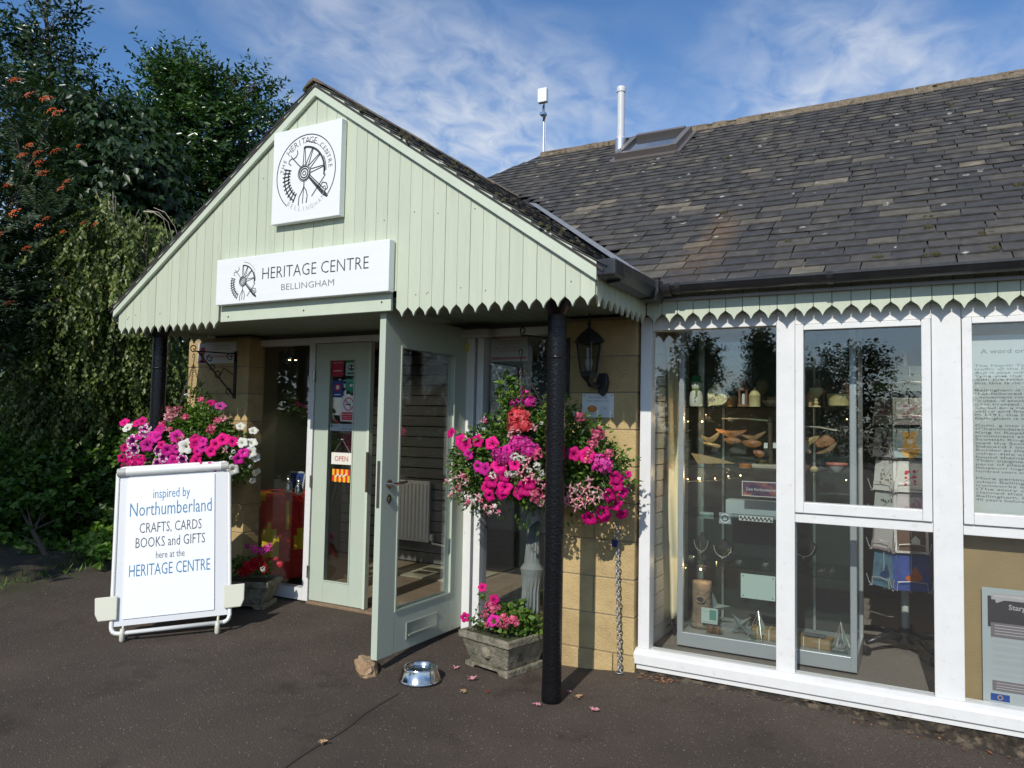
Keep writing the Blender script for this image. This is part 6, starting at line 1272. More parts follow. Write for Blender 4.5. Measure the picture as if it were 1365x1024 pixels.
cleaf('flat brown leaf low at left of the second pane', [(1062, 600), (1072, 597), (1082, 603), (1076, 605), (1064, 604)], 2, 4.73)
g = MB(); a = at(925, 618, y=4.71); 
tag(obj('carved_feather', MB().add([at(921, 604, y=4.72), at(935, 606, y=4.70), at(958, 611, y=4.70), at(980, 618, y=4.70), at(955, 618, y=4.69), at(930, 618, y=4.69)] + [at(921, 604, y=4.735), at(935, 606, y=4.74), at(958, 611, y=4.74), at(980, 618, y=4.73), at(955, 618, y=4.74), at(930, 618, y=4.74)], [(0, 1, 2, 3, 4, 5), (11, 10, 9, 8, 7, 6)] + [(i, (i + 1) % 6, (i + 1) % 6 + 6, i + 6) for i in range(6)]), lfm[0]), 'long pale carved feather lying on the second shelf', 'wood carving')
lth('orange_dish', 'small orange wooden dish in front of the twig stand', 994, [(.034, 0), (.036, .02), (.034, .026), (.03, .022), (.001, .01)], wood2, z=SH[1], y=4.72, cat='dish')
lth('orange_bowl', 'orange wooden bowl at left of second pane on the second shelf', 1070, [(.026, 0), (.036, .026), (.034, .030), (.001, .012)], wood2, z=SH[1], y=4.74, cat='bowl')
lth('shell_ornament', 'small pale shell shaped ornament between two bowls', 1085, [(.02, 0), (.024, .012), (.01, .028), (.001, .03)], wood1, z=SH[1], y=4.73, n=7, cat='ornament')
t, c = lth('pink_rimmed_bowl', 'white bowl with pink rim at right end of the second shelf', 1115, [(.026, 0), (.045, .018), (.056, .034)], paper, z=SH[1], y=4.75, cat='bowl'); obj('rim', MB().lathe([(.0565, .034), (.060, .050), (.056, .052), (.052, .046), (.02, .01), (.001, .01)], c, 24), mat('pink_glaze', (.55, .20, .17), .3), t, smooth=True)
tag(obj('stone_slab', MB().box((X(1001, 0, 4.78), 4.74, SH[1] + .001), (X(1040, 0, 4.78), 4.86, SH[1] + .026)), mat('pale_slab', (.42, .38, .30), .9, var=.2, vscale=20), bevel=.006), 'pale rectangular stone slab on the second shelf', 'slab')
# small stock in the second row
lth('turned_box', 'small dark turned box behind the candle lantern on top shelf', 983, [(.022, 0), (.026, .01), (.026, .05), (.020, .056), (.006, .062), (.001, .066)], MATS['dark_wood'], y=5.0, cat='turned box')
lth('egg_ornament', 'pale wooden egg on a stand behind the orange pot', 969, [(.016, 0), (.010, .014), (.018, .03), (.024, .055), (.016, .082), (.001, .092)], wood1, y=5.02, cat='ornament')
lth('candle_stick', 'slender reddish candlestick behind the wooden goblet', 1098, [(.024, 0), (.022, .006), (.006, .014), (.010, .05), (.006, .09), (.014, .10), (.012, .11), (.001, .108)], wood3, y=5.0, cat='candlestick')
lth('tan_vase', 'tan wooden vase behind the small egg cup', 1079, [(.018, 0), (.028, .03), (.024, .07), (.012, .09), (.016, .10), (.001, .098)], MATS['tan_wood'], y=4.98, cat='vase')
lth('low_tan_bowl', 'low tan bowl behind the pale carved feather on second shelf', 948, [(.02, 0), (.04, .02), (.046, .036), (.040, .036), (.001, .01)], MATS['tan_wood'], z=SH[1], y=4.92, cat='bowl')
lth('small_dark_bowl', 'small dark bowl behind the stone slab on second shelf', 1015, [(.02, 0), (.036, .02), (.040, .04), (.034, .04), (.001, .01)], MATS['dark_wood'], z=SH[1], y=4.98, cat='bowl')
for lab_, px_ in (('white price card left of the dark twig stand', 1021), ('white price card right of the dark twig stand', 1033)):
    a_ = at(px_, 594, y=4.79); tag(obj('price_card', MB().box((a_.x - .012, 4.79, a_.z - .016), (a_.x + .010, 4.792, a_.z + .016)), paper), lab_, 'price card')
# third shelf band: signs
def card(name, label, px0, py0, px1, py1, y, mts, draw=None, cat='sign', lean=0):
    a, b_ = at(px0, py0, y=y), at(px1, py1, y=y); t = thing(name, label, cat, (a.x, y, b_.z)); w, h = b_.x - a.x, a.z - b_.z
    obj('card', MB().box((a.x, y, b_.z), (b_.x, y + .004, a.z)), mts[0], t)
    if draw: g = MB(); draw(g, Vector((a.x, y - .001, b_.z)), w, h); obj('print', g, mts[1:], t)
    return t
m, tt, bb = nodes_of('galaxy_print'); q = tt.nodes.new('ShaderNodeTexNoise'); q.inputs['Scale'].default_value = 14; q.inputs['Detail'].default_value = 4; gq = tt.nodes.new('ShaderNodeNewGeometry'); tt.links.new(gq.outputs['Position'], q.inputs[0]); tt.links.new(ramp(q.outputs[0], [(.35, (.01, .012, .05)), (.5, (.10, .03, .09)), (.62, (.40, .12, .06)), (.7, (.5, .4, .35))], tt.nodes, tt.links), bb.inputs['Base Color']); galaxy = m
card('night_sky_sign', 'dark starry sign with white border at the right of third shelf', 989, 641, 1040, 664, 4.70, [paper, galaxy, paper], lambda g, o, w, h: (rect(g, w * .02, h * .05, w * .98, h * .95, o, UX, UZ, 0), text(g, 'Dark Northumberland', h * .28, o - UY * .001 + UX * w * .52 + UZ * h * .38, UX, UZ, width=w * .8, k=1)))
tag(obj('blue_display_block', MB().box((X(967, 0, 4.8), 4.82, SH[2] + .001), (X(1040, 0, 4.8), 4.93, SH[2] + .085)), mat('pale_blue_block', (.34, .42, .46), .6)), 'pale blue stepped display block on the third shelf', 'display block')
def domino(g, o, w, h):
    for i in range(8):
        rect(g, w * (.03 + i * .12), h * .45, w * (.09 + i * .12), h * .9, o, UX, UZ, 0); rect(g, w * (.08 + i * .12), h * .1, w * (.14 + i * .12), h * .5, o, UX, UZ, 0)
card('checked_strip', 'white strip with black check marks along the third shelf edge', 985, 687, 1030, 697, 4.66, [paper, ink], domino, cat='label strip')
card('round_coaster', 'square coaster with pale round seal on the third shelf', 958.5, 683, 974.5, 699, 4.68, [mat('coaster', (.35, .38, .40), .5), paper, navy], lambda g, o, w, h: (disc(g, w / 2, h / 2, w * .42, h * .42, o, UX, UZ, 0), disc(g, w / 2, h / 2, w * .30, h * .30, o - UY * .0005, UX, UZ, 1), disc(g, w / 2, h / 2, w * .2, h * .18, o - UY * .001, UX, UZ, 0)), cat='coaster')
card('green_coaster', 'small greenish oval badge card at left of third shelf', 933, 682, 951, 692, 4.68, [mat('coaster2', (.30, .34, .33), .5), mat('badge', (.35, .5, .45), .4)], lambda g, o, w, h: disc(g, w / 2, h / 2, w * .25, h * .36, o, UX, UZ, 0), cat='coaster')
# jewellery on the fourth shelf
for i, (lab, px, hh) in enumerate([('black necklace bust with silver chain at left of fourth shelf', 937, .16), ('lower black necklace bust in the middle of the fourth shelf', 966, .13), ('wide black necklace bust seen through the second pane', 1073, .20)]):
    c = Vector((at(px, 730, y=4.86).x, 4.86, SH[3] + .001)); t = thing('necklace_bust', lab, 'necklace bust', c, 'jewellery stands on the fourth shelf')
    obj('bust', MB().lathe([(.05, 0), (.03, .01), (.018, .03), (.045 * (1 + i * .2), hh * .5), (.05 * (1 + i * .2), hh * .7), (.018, hh * .9), (.014, hh)], c, 14), mat('black_velvet', (.02, .02, .022), .8), t, smooth=True)
    obj('necklace', MB().tube([c + Vector((.045 * math.cos(a) * (1 + i * .2), -.047 * (1 + i * .2), hh * .75 + .07 * math.sin(a))) for a in np.linspace(math.pi, 2 * math.pi, 14)], .003, 5), silver, t); obj('pendant', MB().lathe([(.001, -.01), (.009, 0), (.001, .01)], c + Vector((0, -.05 * (1 + i * .2), hh * .75 - .078)), 8), silver, t)
for i, (lab, px) in enumerate([('silver brooch near the twinkling light on fourth shelf', 921), ('tangle of silver bangles in the middle of fourth shelf', 985), ('silver brooch on black pad near the mullion', 1020), ('silver ring stand in the second pane on fourth shelf', 1108), ('small silver charm beside the ring stand', 1095)]):
    c = Vector((at(px, 750, y=4.72).x, 4.72, SH[3] + .001)); t = thing('silver_jewellery', lab, 'jewellery', c, 'silver jewellery pieces in the case'); obj('pad', MB().lathe([(.02, 0), (.018, .01), (.001, .012)], c, 10), MATS['black_velvet'], t)
    g = MB()
    for k in range(3): g.tube([c + Vector((.018 * math.cos(a), .010 * math.sin(a) * (k - 1), .018 + .014 * math.sin(a + k))) for a in np.linspace(0, 6.28, 12)], .002, 4, cap=False)
    g.tube([c + UZ * .01, c + Vector((.005, 0, .05 if i == 3 else .03))], .003, 5); obj('silver', g, silver, t)
# base of the case
BZ = FZ + .096
c = Vector((at(936, 800, y=4.80).x, 4.80, BZ)); g = MB().lathe([(.075, 0), (.068, .03), (.060, .10), (.058, .2), (.062, .27), (.055, .285), (.001, .288)], c, 12, flute=lambda j, z: .06 * math.sin(j * 2.4 + z * 20)); t = thing('driftwood_stump', 'upright grey brown driftwood stump with knot hole in the case base', 'driftwood', c); obj('stump', g, mat('driftwood', (.24, .18, .13), .95, var=.35, vscale=24, bump=1, bscale=50), t, smooth=True); obj('knot', MB().tube([c + Vector((.004 + .026 * math.cos(a), -.063, .18 + .02 * math.sin(a))) for a in np.linspace(0, 6.28, 12)], .007, 5), MATS['driftwood'], t)
hole = MB(); disc(hole, .004, .18, .02, .015, c + Vector((0, -.064, 0)), UX, UZ); obj('knot_hole', hole, ink, t)
card('print_card', 'small pale print card leaning in front of driftwood stump', 935, 809.5, 956.5, 833, 4.70, [mat('print_paper', (.50, .60, .56), .6), mat('print_green', (.12, .28, .24), .6)], lambda g, o, w, h: (rect(g, w * .5, h * .25, w * .92, h * .9, o, UX, UZ, 0), ribbon(g, [(w * .08, h * .8), (w * .4, h * .75)], .002, o, UX, UZ, 0), ribbon(g, [(w * .08, h * .1), (w * .9, h * .1)], .002, o, UX, UZ, 0)), cat='card')
slate_c = mat('glass_star', (.16, .20, .21), .25, spec=.8)
def star(label, px, py, R_, rot, y):
    c = at(px, py, y=y); pts = []
    for k in range(8): a = rot + k * math.pi / 4; rr_ = R_ if k % 2 == 0 else R_ * .30; pts.append((rr_ * math.cos(a), rr_ * math.sin(a)))
    g = MB(); fr = [c + UX * a + UZ * b_ for a, b_ in pts]; g.add(fr + [c - UY * .03, c + UY * .02], [(i, (i + 1) % 8, 8) for i in range(8)] + [((i + 1) % 8, i, 9) for i in range(8)])
    tag(obj('star_ornament', g, slate_c), label, 'star ornament')
star('large grey four pointed star leaning behind the print card', 953, 810, .105, .2, 4.84); star('smaller dark star leaning toward the left in case base', 988, 833, .085, .75, 4.74)
card('blank_plaque', 'blank pale plaque with four screws hanging in display case', 987.5, 764, 1033.5, 802, 4.66, [mat('pale_plaque', (.55, .66, .62), .4), steel], lambda g, o, w, h: [disc(g, w * a, h * b_, .004, .004, o, UX, UZ, 0, 8) for a, b_ in ((.07, .1), (.93, .1), (.07, .9), (.93, .9))], cat='plaque')
def pyramid(label, px, s, y, hh):
    c = Vector((at(px, 850, y=y).x, y, BZ)); apx = c + UZ * hh; b4 = [c + Vector((s * math.cos(a), s * math.sin(a), 0)) for a in (.5, 2.07, 3.64, 5.2)]; t = thing('pyramid_ornament', label, 'ornament', c, 'wire pyramid ornaments')
    obj('frame', MB().tube([b4[0], apx, b4[2]], .003, 5).tube([b4[1], apx, b4[3]], .003, 5).tube(b4 + [b4[0]], .003, 5), silver, t); obj('sail', MB().add([apx - UZ * .01, b4[3] * .8 + apx * .2, b4[0] * .8 + apx * .2], [(0, 1, 2)]), mat('sail', (.40, .52, .48), .5), t)
pyramid('wire pyramid ornament under the blank plaque', 1011, .07, 4.72, .16); pyramid('wire pyramid ornament at right end of the case base', 1121, .055, 4.76, .15)
kraft = mat('kraft_paper', (.32, .21, .10), .8, var=.1, vscale=15)
def parcel(label, px, y, w, d_, h, a, tape=True):
    c = Vector((at(px, 860, y=y).x, y, BZ)); M = Matrix.Translation(c) @ Matrix.Rotation(a, 4, 'Z'); t = thing('parcel', label, 'parcel', c, 'brown parcels in the display case'); obj('box', MB().box((-w / 2, -d_ / 2, 0), (w / 2, d_ / 2, h), M), kraft, t, bevel=.004)
    g = MB()
    for x in (-w * .25, w * .2): g.box((x - .002, -d_ / 2 - .002, 0), (x + .002, d_ / 2 + .002, h + .002), M)
    obj('string', g, paper, t)
parcel('brown string tied parcel partly behind the first mullion', 1020, 4.76, .15, .10, .06, 0); parcel('brown parcel tied with string and grey cloth seen in second pane', 1086, 4.74, .19, .11, .055, -.12)
c = Vector((at(1086, 850, y=4.74).x, 4.74, BZ + .058)); g = MB()
for i in range(5):
    for j in range(4): pass
vs = [(c.x - .06 + .03 * i, c.y - .04 + .027 * j, c.z + .004 + .006 * ((i * 3 + j * 5) % 3)) for j in range(4) for i in range(5)]
g.add(vs, [(5 * j + i, 5 * j + i + 1, 5 * j + i + 6, 5 * j + i + 5) for j in range(3) for i in range(4)]); tag(obj('folded_cloth', g, mat('grey_cloth', (.10, .11, .12), .9)), 'dark grey folded cloth on top of brown parcel', 'cloth')
for lab, px in (('left of two brown cones on the case base', 947), ('right of two brown cones on the case base', 957)):
    c = Vector((at(px, 850, y=4.68).x, 4.68, BZ)); g = MB()
    for k in range(40): a = k * 2.4; z = k / 40 * .05; r_ = .022 * math.sin(math.pi * (.25 + .7 * k / 40)); p = c + Vector((r_ * math.cos(a), r_ * math.sin(a), z)); e = Vector((math.cos(a), math.sin(a), .3)); s = Vector((-math.sin(a), math.cos(a), 0)); g.add([p - s * .006, p + e * .012, p + s * .006], [(0, 1, 2)])
    g.lathe([(.01, 0), (.018, .02), (.002, .05)], c, 6); tag(obj('pine_cone', g, mat('cone_brown', (.20, .10, .05), .8)), lab, 'pine cone')
t, c = lth('small_jar', 'small clear glass jar beside the string tied parcel', 1005, [(.02, 0), (.021, .04), (.015, .05)], glass_mat('jar_glass', (.8, .85, .83)), z=BZ, y=4.67, cat='jar')
card('dark_photo_card', 'small dark photo card lying at right front of case base', 1107, 866, 1131, 876, 4.65, [mat('dark_photo', (.10, .12, .12), .4), paper], None, cat='card')
# fairy lights
m = bpy.data.materials.new('warm_bulb'); m.use_nodes = True; e_ = m.node_tree.nodes['Principled BSDF']; e_.inputs['Emission Color'].default_value = (1, .62, .25, 1); e_.inputs['Emission Strength'].default_value = 16; e_.inputs['Base Color'].default_value = (1, .8, .5, 1)
t = thing('fairy_lights', 'string of warm lit fairy lights inside the glass display case', 'string lights', (-1.2, 4.9, 1.1)); LP = [(932, 638, 6.5), (917, 639, 3), (953, 638, 3), (971, 635, 2.6), (987, 634, 3.2), (936, 562, 4), (917, 562, 2.6), (941, 553, 1.5), (934, 759, 5.5), (914, 757, 2.2), (955, 749, 2.6), (1128, 640, 2.5), (1129, 559, 2.2), (1141, 792, 2)]
prev = None
for px, py, s in LP: p = at(px, py, y=4.80); obj('bulb', MB().lathe([(.001, -1), (.7, -.7), (1, 0), (.7, .7), (.001, 1)], (0, 0, 0), 8) if False else MB().lathe([(s * .0008, -s * .0011), (s * .0012, 0), (s * .0008, s * .0011)], p, 8), m, t)
for q_ in (0, 5, 8): lq = bpy.data.lights.new('fairy', 'POINT'); lq.energy = 1.1; lq.color = (1, .66, .36); lq.shadow_soft_size = .02; lo = bpy.data.objects.new('added_fairy_glow', lq); COL.objects.link(lo); lo.location = at(LP[q_][0] + 6, LP[q_][1] - 4, y=4.70)  # point lights added beside three bulbs to warm and brighten the case
obj('wire', MB().tube([at(px, py + 3, y=4.803) for px, py, s in LP[:5]], .0012, 4).tube([at(LP[0][0], LP[0][1], y=4.803), at(934, 670, y=4.803), at(934, 759, y=4.803)], .0012, 4), silver, t)
# curtain, side slatwall
cur = []; n_ = 22
for i in range(26):
    z = .21 + (2.06 - .21) * i / 25; fl2 = sm((1.7 - z) / 1.4)
    for j in range(n_): q = j / (n_ - 1); cur.append((-1.535 + .15 * q + .0 * fl2 + (.02 * fl2 * (q)), 4.78 + .028 * math.sin(q * 14 + z * 1.2) + .02 * math.sin(z * 5) - .02 * q, z + (.03 * q if i == 0 else 0)))
g = MB(); g.add(cur, [(i * n_ + j, i * n_ + j + 1, (i + 1) * n_ + j + 1, (i + 1) * n_ + j) for i in range(25) for j in range(n_ - 1)])
co = obj('curtain', g, mat('cream_curtain', (.74, .68, .48), .8, var=.06), smooth=True); tag(co, 'cream curtain hanging between slatted side panel and display case', 'curtain'); so_ = co.modifiers.new('thick', 'SOLIDIFY'); so_.thickness = .004
g = MB().tube([(-1.42, 4.86, .103), (-1.44, 4.86, .35)], .008, 6).tube([(-1.53, 4.80, .108), (-1.43, 4.86, .18), (-1.36, 4.92, .108)], .007, 6); tag(obj('stand_foot', g, blackiron), 'black metal stand foot below the hem of cream curtain', 'stand')
sp_ = part('side_slatwall', MB().box((-1.500, YW + .055, .103), (-1.478, 5.35, 2.16)), dark); z = .11; slm2 = mat('slat_pale', (.66, .67, .64), .6, var=.04)
while z < 2.1: obj('slat', MB().box((-1.477, YW + .058, z), (-1.465, 5.33, z + .094)), slm2, sp_); z += .1
# card spinner
sx_, sy_ = at(1206, 852, z=FZ).x, 5.30; sx_ = at(1206, 700, y=5.30).x
sp = thing('card_spinner', 'tall rotating greeting card stand with grey pole on five black castors', 'card stand', (sx_, sy_, FZ)); gm = mat('pole_grey', (.50, .55, .55), .4)
obj('pole', MB().tube([(sx_, sy_, FZ + .09), (sx_, sy_, 1.95)], .022, 12), gm, sp, smooth=True, auto=True); obj('hub', MB().lathe([(.05, FZ + .05), (.055, FZ + .11), (.03, FZ + .14)], (sx_, sy_, 0), 12), blackplast, sp)
for k in range(5):
    a = -math.pi / 2 + .52 + k * 2 * math.pi / 5; e = Vector((math.cos(a), math.sin(a), 0)); c = Vector((sx_, sy_, FZ))
    obj('base_leg', MB().tube([c + e * .03 + UZ * .09, c + e * .16 + UZ * .10, c + e * .30 + UZ * .075], [.024, .022, .016], 7), blackplast, sp, smooth=True)
    s = Vector((-e.y, e.x, 0)); g = MB(); q = s.to_track_quat('Z', 'Y').to_matrix(); g.lathe([(.025, -.02), (.027, -.012), (.027, .012), (.025, .02)], c + e * .31 + UZ * .028, 12, M=q); obj('castor', g, blackplast, sp)
wire = mat('wire_white', (.60, .61, .60), .35, metal=.4)
# tiers: (z of pocket bottom, radius, card width, card height)
def tierz(py): return at(1206, py, y=5.12).z
tiers = [(522, .155), (567, .165), (611, .18), (657, .185), (692, .15), (738, .17), (788, .21)]
CARDS = [
 [('dark green leafy greeting card in top tier left', (.06, .10, .03), None), ('dim teal greeting card in top tier right', (.06, .10, .09), None)],
 [('floral greeting card beside red edged card in second tier', (.24, .26, .20), (.4, .05, .12)), ('grey greeting card with blossom sprig in second tier right', (.34, .36, .36), (.30, .12, .18))],
 [('grey greeting card with dark hare in third tier', (.36, .36, .32), (.06, .05, .04)), ('pale blue greeting card with yellow dog in third tier', (.30, .42, .45), (.62, .38, .10))],
 [('white greeting card with faded flowers in fourth tier left', (.60, .62, .60), (.25, .22, .16)), ('white greeting card with red berry sprig in fourth tier right', (.62, .63, .61), (.55, .02, .06))],
 [('small landscape postcard with dark centre in fifth tier', (.45, .50, .48), (.10, .10, .08)), ('pale pink landscape postcard in fifth tier right', (.52, .48, .50), (.40, .25, .32))],
 [('patterned mauve card in sixth tier left', (.30, .22, .22), (.5, .48, .48)), ('brown card with white house in sixth tier', (.60, .60, .58), (.12, .06, .04))],
 [('large blue seascape card leaning left in bottom tier', (.10, .20, .28), (.03, .06, .16)), ('large deep blue card with orange boat in bottom tier', (.03, .06, .26), (.50, .10, .01))]]
for ti_, (py, hgt) in enumerate(tiers):
    z = tierz(py)
    for side, (a, w) in enumerate(((-math.pi / 2 - .72, .165 if ti_ < 6 else .165), (-math.pi / 2 + .22, .185 if ti_ < 6 else .20))):
        e = Vector((math.cos(a), math.sin(a), 0)); s = Vector((-e.y, e.x, 0)); rad = .17 if ti_ > 4 else .155; c = Vector((sx_, sy_, z)) + e * rad + s * .0
        hh = hgt
        g = MB(); lean = e * .0
        p0, p1 = c - s * (w * .52), c + s * (w * .52)
        g.tube([p0 + UZ * .07 + e * .05, p0 + UZ * .02 + e * .03, p0 + s * .02 + e * .028, p0 + s * .025 + UZ * .055 + e * .03, c + UZ * .062 + e * .03, p1 - s * .025 + UZ * .055 + e * .03, p1 - s * .02 + e * .028, p1 + UZ * .02 + e * .03, p1 + UZ * .07 + e * .05], .0026, 5)
        g.tube([p0 - e * .0, p0 + e * .028], .0026, 5); g.tube([p1, p1 + e * .028], .0026, 5); g.tube([c + UZ * hh, c - UZ * .01, Vector((sx_, sy_, z - .01))], .0026, 5); obj('wire_pocket', g, wire, sp)
        lab, bc, mc = CARDS[ti_][side]; t = thing('greeting_card', lab, 'greeting card', c, 'cards on the rotating stand')
        up = (UZ + e * -.12).normalized(); q0 = c - s * w / 2 + e * .012 + UZ * .003; g = MB(); k = .012 if ti_ == 3 else .004
        g.prism([(0, 0), (w, 0), (w, hh), (0, hh)], q0, s, up, -e, k); obj('card', g, mat('card_%d_%d' % (ti_, side), bc, .45, var=.1 if ti_ < 5 else .45, vscale=18), t)
        if mc:
            g = MB(); 
            if ti_ == 5: rect(g, w * .08, hh * .08, w * .92, hh * .92, q0 + e * .001, s, up, 0); (side and rect(g, w * .5, hh * .3, w * .75, hh * .45, q0 + e * .0018, s, up, 1)); (side and put(g, [(w * .47, hh * .45), (w * .78, hh * .45), (w * .62, hh * .62)], [(0, 1, 2)], q0 + e * .0018, s, up, 1))
            elif ti_ == 2 and side == 1:
                disc(g, w * .5, hh * .62, w * .20, hh * .24, q0 + e * .001, s, up, 0); disc(g, w * .34, hh * .82, w * .08, hh * .09, q0 + e * .0012, s, up, 0); disc(g, w * .66, hh * .82, w * .08, hh * .09, q0 + e * .0012, s, up, 0); disc(g, w * .5, hh * .25, w * .28, hh * .26, q0 + e * .0011, s, up, 0); disc(g, w * .5, hh * .55, w * .09, hh * .08, q0 + e * .002, s, up, 1); disc(g, w * .43, hh * .68, w * .025, hh * .03, q0 + e * .002, s, up, 2); disc(g, w * .57, hh * .68, w * .025, hh * .03, q0 + e * .002, s, up, 2)
            elif ti_ == 6: disc(g, w * .55, hh * .35, w * .22, hh * .09, q0 + e * .001, s, up, 0); put(g, [(w * .45, hh * .4), (w * .8, hh * .38), (w * .6, hh * .7)], [(0, 1, 2)], q0 + e * .001, s, up, 0)
            elif ti_ == 2: disc(g, w * .5, hh * .35, w * .16, hh * .22, q0 + e * .001, s, up, 0); ribbon(g, [(w * .45, hh * .5), (w * .3, hh * .85)], w * .06, q0 + e * .001, s, up, 0); ribbon(g, [(w * .55, hh * .5), (w * .62, hh * .9)], w * .06, q0 + e * .001, s, up, 0)
            else:
                for _ in range(14): disc(g, w * random.uniform(.3, .8), hh * random.uniform(.25, .75), w * .045, w * .045, q0 + e * (.001 + random.random() * .0005), s, up, 0, 7)
                ribbon(g, [(w * .3, hh * .3), (w * .55, hh * .5), (w * .75, hh * .75)], w * .015, q0 + e * .0009, s, up, 0)
            obj('picture', g, [mat('cardpic_%d_%d' % (ti_, side), mc, .5), paper, ink], t)
for lab, x_, y_, tx_ in (('added ceiling spotlight brightening the glass display case', -.75, 5.6, (-.8, 4.7, .9)), ('added ceiling spotlight brightening the card spinner', .35, 4.75, (-.1, 5.2, .9))):  # both spotlights are added to brighten the window display, no known fittings
    c = Vector((x_, y_, 2.06)); t = thing('ceiling_spotlight', lab, 'spotlight', c, 'lit ceiling spotlights'); obj('lamp_housing', MB().lathe([(.03, .0), (.04, .03), (.03, .10), (.005, .105)], c, 10), white, t); obj('bulb', MB().lathe([(.001, -.012), (.022, -.004), (.026, .0)], c, 10), em, t)
    lp_ = bpy.data.lights.new('spot', 'SPOT'); lp_.spot_size = math.radians(110); lp_.spot_blend = .7; lp_.energy = 14; lp_.color = (1, .88, .70); lp_.shadow_soft_size = .06; lo = bpy.data.objects.new('shop_lamp', lp_); COL.objects.link(lo); lo.location = c - UZ * .04; lo.rotation_euler = (Vector(tx_) - lo.location).to_track_quat('-Z', 'Y').to_euler()
# notice boards right of the spinner
tan = mat('tan_board', (.36, .26, .13), .85, var=.1, vscale=5, bump=.3, bscale=80); part('notice_backboard', MB().box((.155, YW + .075, FZ), (1.9, YW + .095, 2.14)), tan)
y_ = YW + .055; a, b_ = at(1287, 448, y=y_), at(1287, 682, y=y_)
t = thing('history_panel', 'large pale printed history text panel in the right hand window', 'information panel', (.6, y_, b_.z)); x0, x1 = a.x, a.x + .92; obj('panel', MB().box((x0, y_, b_.z), (x1, y_ + .01, a.z)), mat('panel_white', (.50, .54, .52), .5), t)
g = MB(); W_ = x1 - x0; text(g, "A word or two about the history of Bellingham", .032, (x0 + W_ * .5, y_ - .001, a.z - .09), UX, UZ, width=W_ * .86, k=0)
paras = [["The North Tyne does not naturally extend itself to the", "traffic of the Hadrian's Wall - it is so easily overlooked", "and it was only when the railway came that the North", "Tyne was the main artery for the transport of trade, yet", "with the river crossing it became ever more important", "But this is not the North Tyne story as it is."],
 ["Bellingham is where it is, also for an interesting reason,", "that followed the river valleys. The practical need for a", "convenient riverside, to which small flocks and the drove", "routes of stock then seemed to be drawn to this place, and", "best located. Roads, railway, bank from its kinder side", "So, when a new settlement was to be found in an open", "valley and from a fireside, mention is made of its first", "in 1191, the forest, from to Bellingham, the town sign.", "Bellingham is where it is. Or so the story goes"],
 ["Coming into recorded history, Tynedale and Bellingham", "(Cheviotdale) were held by the Scottish Kings, the first", "King in Royal times. The Bellingham family were also", "prominent at the time as they were Foresters to the", "Scottish King by 'Grand Serjeanty'. They adopted and", "wed the Scottish three borderers, horns, the signet", "Edward I invaded Scotland (a war known as the", "Border as the conquest of imperial Edinburgh, yet the", "other side as the War of Independence) the family", "found themselves on the wrong side, and lost land.", "Their insignia, however, remained. It may be seen at all", "parts of places as a kind of badge for Bellingham. The", "museum logo what Honeyman has used so aptly for", "hundred years and\". Aspects of which continue to live."],
 ["More pertinent to the Reading a hundred years ago", "when Bellingham experienced a period of industrial", "ironworks established, the population, the railway", "(The story of Bellingham's industrial past is one of", "claimed that the industrial remains of the town is in", "Bellingham, but this is difficult to prove. It was over", "40 years before the flood and the line to Hexham."]]
zz2 = a.z - .155; lh = (a.z - .155 - b_.z - .02) / 40.2
for p_ in paras:
    for s in p_: text(g, s, lh * .95, (x0 + .035, y_ - .001, zz2), UX, UZ, align='LEFT', width=W_ * (.88 if s is not p_[-1] else .7), k=0); zz2 -= lh
    zz2 -= lh
# LEFT aligned scaling keeps the left margin
obj('printed_text', g, mat('panel_ink', (.15, .155, .155), .6), t)
y2 = YW + .045; a, b_ = at(1307, 782, y=y2), at(1311, 935, y=y2)
t = thing('stargazing_poster', 'stargazing poster with dark heading and blue flag leaning in lower right window', 'poster', (a.x + .2, y2, b_.z)); x0, x1 = a.x + .005, a.x + .39; M_ = Matrix.Translation((0, 0, 0)); obj('sheet', MB().box((x0, y2, b_.z), (x1, y2 + .006, a.z)), mat('poster_white', (.46, .50, .51), .4), t)
g = MB(); W_, H_ = x1 - x0, a.z - b_.z; o_ = Vector((x0, y2 - .001, b_.z)); pl = mat('poster_plum', (.20, .17, .18), .5)
rect(g, W_ * .06, H_ * .66, W_ * .98, H_ * .93, o_, UX, UZ, 0); rect(g, W_ * .10, H_ * .90, W_ * .62, H_ * .96, o_ - UY * .0004, UX, UZ, 1); put(g, [(W_ * .14, H_ * .90), (W_ * .24, H_ * .90), (W_ * .15, H_ * .87)], [(0, 1, 2)], o_ - UY * .0004, UX, UZ, 1)
text(g, 'NORTHUMBERLAND', H_ * .026, o_ - UY * .0008 + UX * W_ * .36 + UZ * H_ * .925, UX, UZ, width=W_ * .46, k=2); text(g, 'Stargazing in', H_ * .062, o_ - UY * .0004 + UX * W_ * .28 + UZ * H_ * .825, UX, UZ, align='LEFT', k=1, thin=.02); text(g, 'Northumberland', H_ * .05, o_ - UY * .0004 + UX * W_ * .44 + UZ * H_ * .765, UX, UZ, align='LEFT', k=2, thin=.02, width=W_ * .5)
rect(g, W_ * .09, H_ * .575, W_ * .98, H_ * .70, o_ - UY * .0006, UX, UZ, 3); rect(g, W_ * .10, H_ * .11, W_ * .98, H_ * .20, o_ - UY * .0006, UX, UZ, 3)
for z in (.675, .65, .625, .60): rect(g, W_ * .13, H_ * z, W_ * .9, H_ * (z + .008), o_ - UY * .001, UX, UZ, 1)
for z in (.175, .15, .13): rect(g, W_ * .14, H_ * z, W_ * .85, H_ * (z + .007), o_ - UY * .001, UX, UZ, 1)
for z in (.54, .525, .49, .475, .46, .42, .405, .37, .355, .34, .30, .285, .25, .235): rect(g, W_ * .10, H_ * z, W_ * random.uniform(.75, .95), H_ * (z + .006), o_, UX, UZ, 4)
